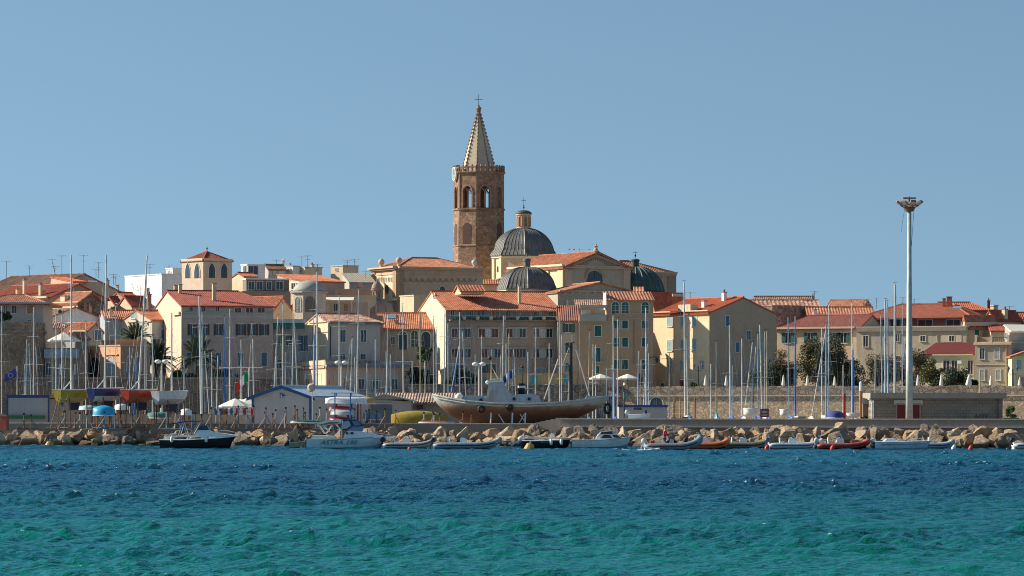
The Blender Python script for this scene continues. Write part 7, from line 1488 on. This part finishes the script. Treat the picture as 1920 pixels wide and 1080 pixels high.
# life jackets hanging under the parasols
VESTR, VESTW, VESTB = plain('vest_red', (.55, .04, .03), .8), plain('vest_white', (.72, .70, .66), .8), plain('vest_blue', (.06, .16, .30), .8)
ra = empty('clothes_rail', (XP(404, 283), 283, QZ), 0, 'metal rail with hanging life jackets under the club parasols', 'rail'); w_ = 72/F*283; zr2 = ZP(764, 283)-QZ; MB().tube((0, 0, 0), (0, 0, zr2), .03).tube((w_, 0, 0), (w_, 0, zr2), .03).tube((0, 0, zr2), (w_, 0, zr2), .025).build('frame', STEEL, ra)
for i in range(15):
    px = 406+i*4.8; c = (VESTB, VESTW, VESTB, plain('vest_orange', (.5, .15, .05), .8))[i % 4] if i < 7 else (VESTW, VESTW, VESTR)[i % 3]
    o = empty('life_jacket', (XP(px, 283), 282.95, QZ+zr2), sp_rr.uniform(-.4, .4), '%s life jacket on the rail, %s from the left' % (('blue', 'white', 'blue', 'orange')[i % 4] if i < 7 else ('white', 'white', 'red')[i % 3], ORD[i]), 'life jacket', 'life jackets on the rail')
    MB().prism([(-.1, -.04), (-.14, -.2), (-.12, -.62), (.12, -.62), (.14, -.2), (.1, -.04), (.04, -.08), (0, -.25), (-.04, -.08)], lambda x, z, y: (x, y, z), -.06, .06).build('vest', c, o)
    MB().box(-.135, .135, -.075, .075, -.4, -.35).build('belt', VESTR if c is VESTW else DARK, o); MB().path([(0, 0, -.08), (0, 0, 0), (.03, 0, .03), (0, 0, .05)], .012, 4).build('hanger', STEEL, o)
# things on the right part of the quay
q = Px(1177, 262, QZ); b = empty('motorboat', (XP(1177, 262), 262, QZ), 0, 'white motorboat with raised outboard standing behind the wall, right of the tug', 'boat'); hull(b, 1.75, 1.3, .35, 1.15, .8, .15, .1, WHITE, deckmat=WHITE); outboard(b, -.05, 1.05, WHITE, .9, .3)
m = MB(); q.poly(m, [(1186, 768), (1188, 764), (1202, 764), (1204, 769)], .4); m.build('cover', plain('brown_cover', (.12, .06, .04)), b); m = MB(); q.poly(m, [(1209, 780), (1210, 769), (1213, 769), (1214, 780)], .25); m.build('blue_bag', NAVY, b)
for lab, x0, x1, yt, yb, mt in (('white motorboat bow with a blue stripe right of the arches', 1394, 1424, 766, 782, WHITE), ('white boat with a grey canopy left of the blue furled mast', 1462, 1478, 768, 781, WHITE), ('blue and grey covered sail boat hull below the tall mast pair', 1550, 1582, 770, 784, plain('sail_bag', (.03, .06, .25), .8)), ('small white hull at the foot of the red post', 1586, 1612, 775, 784, WHITE), ('bright blue canoe tip behind the wall under the yellow house', 1340, 1347, 776, 784, plain('cyan_hull', (.03, .38, .62)))):
    upturned(lab, x0, x1, yt, yb, 262, mt, 'moored_boat', keelup=lab[0] == 'b', legs=False)
sg_ = empty('notice_board', (XP(1433.5, 261), 261, QZ), 0, 'dark red framed board with pale markings behind the wall', 'sign'); z = ZP(774.5, 261)-QZ; m = MB(); m.box(-.33, .33, 0, .05, z-.32, z+.33).tube((-.2, .03, 0), (-.2, .03, z), .03).tube((.2, .03, 0), (.2, .03, z), .03); m.build('board', plain('board_red', (.25, .05, .04)), sg_)
m = MB(); rr = random.Random(2)
for k in range(7): a = -.22+k*.065; m.box(a, a+.04, -.01, -.002, z+.02, z+rr.uniform(.12, .2)); m.box(a, a+.04, -.01, -.002, z-.2, z-rr.uniform(.08, .14))
m.build('markings', FRAMEW, sg_)
for lab, px, yt, Y, mt, mt2 in (('slim red harbour post near the right mast group', 1583, 737, 262, plain('post_red', (.45, .02, .02)), plain('post_red', (.45, .02, .02))), ('white topped orange beacon post left of the pump house', 1614, 715, 264, plain('post_orange', (.50, .18, .07)), WHITE), ('green topped thin beacon post right of the tug', 1170, 735, 268, IRON, plain('beacon_green', (.02, .25, .15))), ('black post with a yellow top standing behind the pump house', 1837, 692, 275, IRON, plain('post_yellow', (.6, .5, .12))), ('thin brown post between the arches and the yellow house masts', 1303, 744, 266, RUSTY, RUSTY)):
    o = empty('post', (XP(px, Y), Y, QZ), 0, lab, 'post'); zt = ZP(yt, Y)-QZ; f_ = .8 if 'yellow' not in lab else .55; r = .11 if 'slim' in lab or 'orange' in lab else .06; MB().tube((0, 0, 0), (0, 0, zt*f_), r, n=10).build('shaft', mt, o); MB().lathe([(r, zt*f_), (r*1.1, zt*f_+.05), (r*1.05, zt*.97), (r*.5, zt)], 10).build('top', mt2, o)
rs_ = random.Random(12)                     # clutter: crates and tanks
for i, (px, w, hh, c, lab) in enumerate(((1490, 10, 7, (.5, .5, .48), 'white crate left of the blue furled mast foot'), (1503, 14, 10, (.3, .3, .3), 'grey net heap of boxes beside the white crate'), (1262, 8, 7, (.4, .2, .12), 'brown crate in front of the right arch'), (1285, 9, 9, (.15, .17, .2), 'dark crate beside the brown crate'), (8, 14, 12, (.5, .08, .04), 'red crate beside the kiosk at the far left'), (1895, 30, 5, (.02, .12, .06), 'long green tarpaulin roll at the right edge'))):
    o = empty('crate', (XP(px, 263), 263, QZ), rs_.uniform(-.3, .3), lab, 'crate'); W = w/F*263; H = .75+hh/F*263*.6; m = MB(); m.box(-W/2, W/2, -.25, .25, 0, H-.03); m.build('box', plain('crate_%d' % i, c), o); MB().box(-W/2-.03, W/2+.03, -.28, .28, H-.03, H+.03).build('lid', plain('crate_lid_%d' % i, tuple(min(1, k*1.3) for k in c)), o)
# ============================================================ SAILING BOATS IN THE HARBOUR (their hulls lie low behind the quay)
MASTS = [(3,579,'a',1,0),(46,690,'a',.6,0),(50,642,'a',.7,-3),(55,650,'a',.6,6),(63,582,'a',1,0),(68,655,'a',.7,6),(98,645,'t',.8,0),(105,596,'a',1.1,0),(116,598,'a',.9,0),(137,700,'a',.5,0),(161,612,'a',.9,0),
 (217,580,'a',1,0),(243,656,'a',.8,0),(257,665,'b',.8,-8),(272,624,'a',.9,0),(286,637,'a',1,0),(345,678,'a',.8,0),(374,560,'a',1.7,4),(379,590,'a',1,0),(397,667,'a',.8,0),(385,664,'a',.7,10),(408,672,'a',.9,-3),
 (421,600,'b',.7,0),(431,585,'a',.8,0),(430,661,'a',.9,0),(452,643,'a',.8,0),(471,611,'t',.8,-8),(474,641,'a',1,3),(520,600,'a',.9,-11),(518,660,'a',.7,0),(530,577,'a',.9,0),(535,665,'a',.6,0),(550,592,'a',1,-4),(552,600,'a',.8,10),
 (588,598,'a',.9,0),(590,622,'b',1.2,0),(594,517,'a',1.6,1),(636,559,'a',1,0),(656,643,'t',.7,-17),(660,640,'a',1.1,-6),(665,675,'a',.8,0),(672,549,'a',1,-5),(688,686,'a',.8,0),(704,642,'a',1.3,0),(727,597,'a',1,-4),(724,663,'a',.7,0),
 (732,670,'a',.9,0),(755,578,'a',1.1,2),(773,682,'a',.9,0),(788,593,'t',1.3,0),(797,682,'a',.9,0),(813,604,'a',1,0),(818,622,'a',1,0),(834,583,'a',1.1,-2),(840,612,'a',.9,0),(858,655,'b',.9,-26),(862,590,'a',1,0),(868,628,'a',.9,10),(884,606,'d',.7,-4),
 (891,670,'a',.7,0),(903,634,'a',1,1),(939,672,'a',.7,0),(944,598,'a',1,-4),(949,650,'a',1,0),(954,631,'t',.9,-1),(964,660,'a',.8,6),(990,666,'a',.9,0),(1004,620,'a',1.1,0),(1030,650,'a',1,0),(1049,590,'a',1.1,1),(1053,634,'a',.8,0),(1068,676,'a',.9,-5),(1073,632,'g',1,0),
 (1105,628,'t',.8,-3),(1112,650,'a',.9,-1),(1117,652,'a',.8,0),(1137,695,'a',.8,0),(1150,598,'a',1.2,1),(1158,604,'a',1.2,0),(1148,690,'b',.9,2),(1197,664,'a',.8,-2),(1201,680,'t',.7,-1),(1211,583,'a',1.1,1),(1213,650,'a',.9,-10),(1216,668,'a',.8,0),(1255,665,'g',.8,0),
 (1283,535,'a',1.5,2),(1287,640,'a',1,4),(1333,688,'a',.9,0),(1343,648,'t',.8,0),(1368,615,'a',1.3,2),(1373,690,'a',.7,0),(1391,640,'a',1,0),(1409,648,'a',.8,-18),(1412,643,'d',.8,0),(1416,655,'a',.7,-14),(1421,632,'g',1,0),(1425,614,'a',1.2,5),(1434,628,'g',1.1,0),(1438,627,'t',.9,0),
 (1478,600,'g',1.2,1),(1491,598,'b',1,0),(1541,620,'a',1.1,0),(1545,626,'a',.8,-30),(1549,615,'g',1.2,0),(1554,577,'a',1.2,-1),(1581,690,'a',1,0),(1597,573,'a',1.1,0),(1599,650,'b',.9,0),(1641,673,'a',1,0),(1652,597,'g',1.2,4),(1660,569,'p',2.0,0),(1664,572,'p',1.8,2),(1678,539,'a',2.2,0),(1692,577,'a',1,0),(1699,640,'b',.8,26)]
MM = {'a': ALU, 't': TANM, 'd': plain('dark_mast', (.05, .055, .06), .5), 'b': BLUEC, 'g': ALUD, 'p': plain('pale_blue_mast', (.40, .47, .52), .45)}
MW = {'a': 'pale aluminium', 't': 'varnished tan', 'd': 'black', 'b': 'blue wrapped', 'g': 'dull grey', 'p': 'thick blue grey'}
MZ = [(-50, 92, 'in front of the round bastion tower'), (92, 150, 'near the yellow keelboat'), (150, 232, 'before the peach arched house'), (232, 340, 'above the red and white keelboats'), (340, 425, 'before the palazzo left half'), (425, 512, 'before the palazzo right half'),
      (512, 600, 'above the clubhouse gable'), (600, 715, 'before the grey fronted house'), (715, 845, 'before the arched dark house'), (845, 930, 'before the loggia house\'s left half'), (930, 1048, 'before the loggia house\'s right half'), (1048, 1135, 'near the tug stern'),
      (1135, 1225, 'before the tall tan house'), (1225, 1330, 'before the yellow house front'), (1330, 1400, 'before the shaded gable side'), (1400, 1460, 'right of the shaded gable'), (1460, 1525, 'left of the big round tree'), (1525, 1620, 'around the big round tree'), (1620, 1720, 'beside the floodlight mast')]
ROWS = [318, 334, 350, 366, 382]; last = [-999]*5; mc = {}
protoh = None
def sail_hull_mesh():
    t = empty('tmp_boat'); S = hull(t, 9.0, 2.9, .6, 1.0, .6, .25, .12, WHITE, plain('antifouling', (.015, .03, .07)), deckmat=plain('teak', (.35, .25, .15)), rail=NAVY)
    m = MB(); m.prism([(2.6, .95), (6.2, 1.0), (5.8, 1.42), (3.0, 1.45)], lambda x, z, y: (x, y, z), -.85, .85); m.build('coachroof', WHITE, t)
    return t
protoh = sail_hull_mesh(); first_kids = list(CH[protoh.name]); firstused = False
rr = random.Random(44)
for px, yt, k, w, lean in sorted(MASTS):
    i = max(range(5), key=lambda r: (px-last[r])*ROWS[r]/350.0 + rr.random()*8); last[i] = px; Y = ROWS[i]+rr.uniform(-1, 1)
    zone = next((z[2] for z in MZ if z[0] <= px < z[1]), MZ[-1][2]); mc[zone] = mc.get(zone, 0)+1
    xb = px+lean*.9; s_ = F/Y; x = XP(xb, Y); zt = ZP(yt, Y)+.3; H = zt-1.0; size = max(.5, min(1.15, H/12))
    hgt = 'short' if yt > 655 else ('very tall' if yt < 570 else 'tall' if yt < 610 else 'medium')
    ln = ' leaning' if abs(lean) > 7 else ''
    o = empty('sailing_boat', (x, Y, -.3), 0, '%s%s %s sailing boat mast, %s from left %s' % (hgt, ln, MW[k], ORD[mc[zone]-1], zone), 'sailing boat', 'sailing boats moored behind the quay')
    for c in first_kids:
        d = c.copy(); COL.objects.link(d); d.parent = o; d.rotation_euler = (0, 0, pi/2); d.location = (0, -4.6*size, 0); d.scale = (size, size, size)
    dx = -lean*1.0/s_; rad = .063*w; m = MM[k]
    if k == 'b':                             # mast with a blue furled sail on it
        MB().tube((0, 0, 1.1), (dx, 0, zt+.3), rad*.8, rad*.6, 8).build('mast', ALU, o); MB().path([(dx*.1+.02, -.12, 1.8), (dx*.5, -.13, zt*.5), (dx*.97, -.1, zt*.97)], [rad*1.5, rad*1.3, rad*.7], 8).build('furled_sail', BLUEC, o)
    else: MB().tube((0, 0, 1.1), (dx, 0, zt+.3), rad, rad*.72, 8).build('mast', m, o)
    for f_, sw in ((.55, .95),) + (((.78, .7),) if yt < 610 else ()):
        z = lerp(1.1, zt, f_); sw *= size*rr.uniform(.75, 1.05)
        if rr.random() < .8: MB().tube((dx*f_-sw, .05, z-.02), (dx*f_, 0, z+.04), .02, n=4).tube((dx*f_, 0, z+.04), (dx*f_+sw, .05, z-.02), .02, n=4).build('spreader', m if k not in 'b' else ALU, o)
    g = MB(); sw = .9*size
    for sgn in (-1, 1): g.path([(sgn*1.2*size, 0, 1.0), (dx*.55+sgn*sw*.9, .05, lerp(1.1, zt, .55)), (dx, 0, zt)], .011, 3, False)
    g.tube((0, 4.2*size, 1.2), (dx, 0, zt), .012, n=3).tube((0, -4.5*size, 1.1), (dx, 0, zt), .012, n=3); g.build('rigging', STEEL, o)
    if yt < 650:
        MB().tube((0, -.1, 2.1), (.15, -3.6*size, 2.0), .06).build('boom', m if k != 'b' else ALU, o)
        MB().path([(0, -.2, 2.2), (.1, -1.8*size, 2.25), (.15, -3.4*size, 2.1)], [.14, .17, .09], 7).build('sail_cover', BLUEC if rr.random() < .6 else CLOTH, o)
        vn = MB(); vn.tube((dx, 0, zt+.3), (dx, 0, zt+.62), .012, n=4).tube((dx-.18, 0, zt+.5), (dx+.22, 0, zt+.5), .014, n=4); vn.build('wind_vane', IRON, o)
for c in list(first_kids): bpy.data.objects.remove(c)
bpy.data.objects.remove(protoh)
# gantry-like cross arms seen among the masts
for lab, px, yt, w in (('T shaped pale pole with a crossbar above the navy keelboat', 208, 706, 27), ('pale cross yard on a pole between palm and clubhouse', 452, 689, 82)):
    Y = 300; o = empty('flag_yard', (XP(px, Y), Y, QZ), 0, lab, 'pole'); zt = ZP(yt, Y)-QZ; MB().tube((0, 0, 0), (0, 0, zt), .05).build('pole', ALU, o); MB().tube((-w/2/F*Y, 0, zt), (w/2/F*Y, 0, zt), .035).build('crossbar', ALU, o)
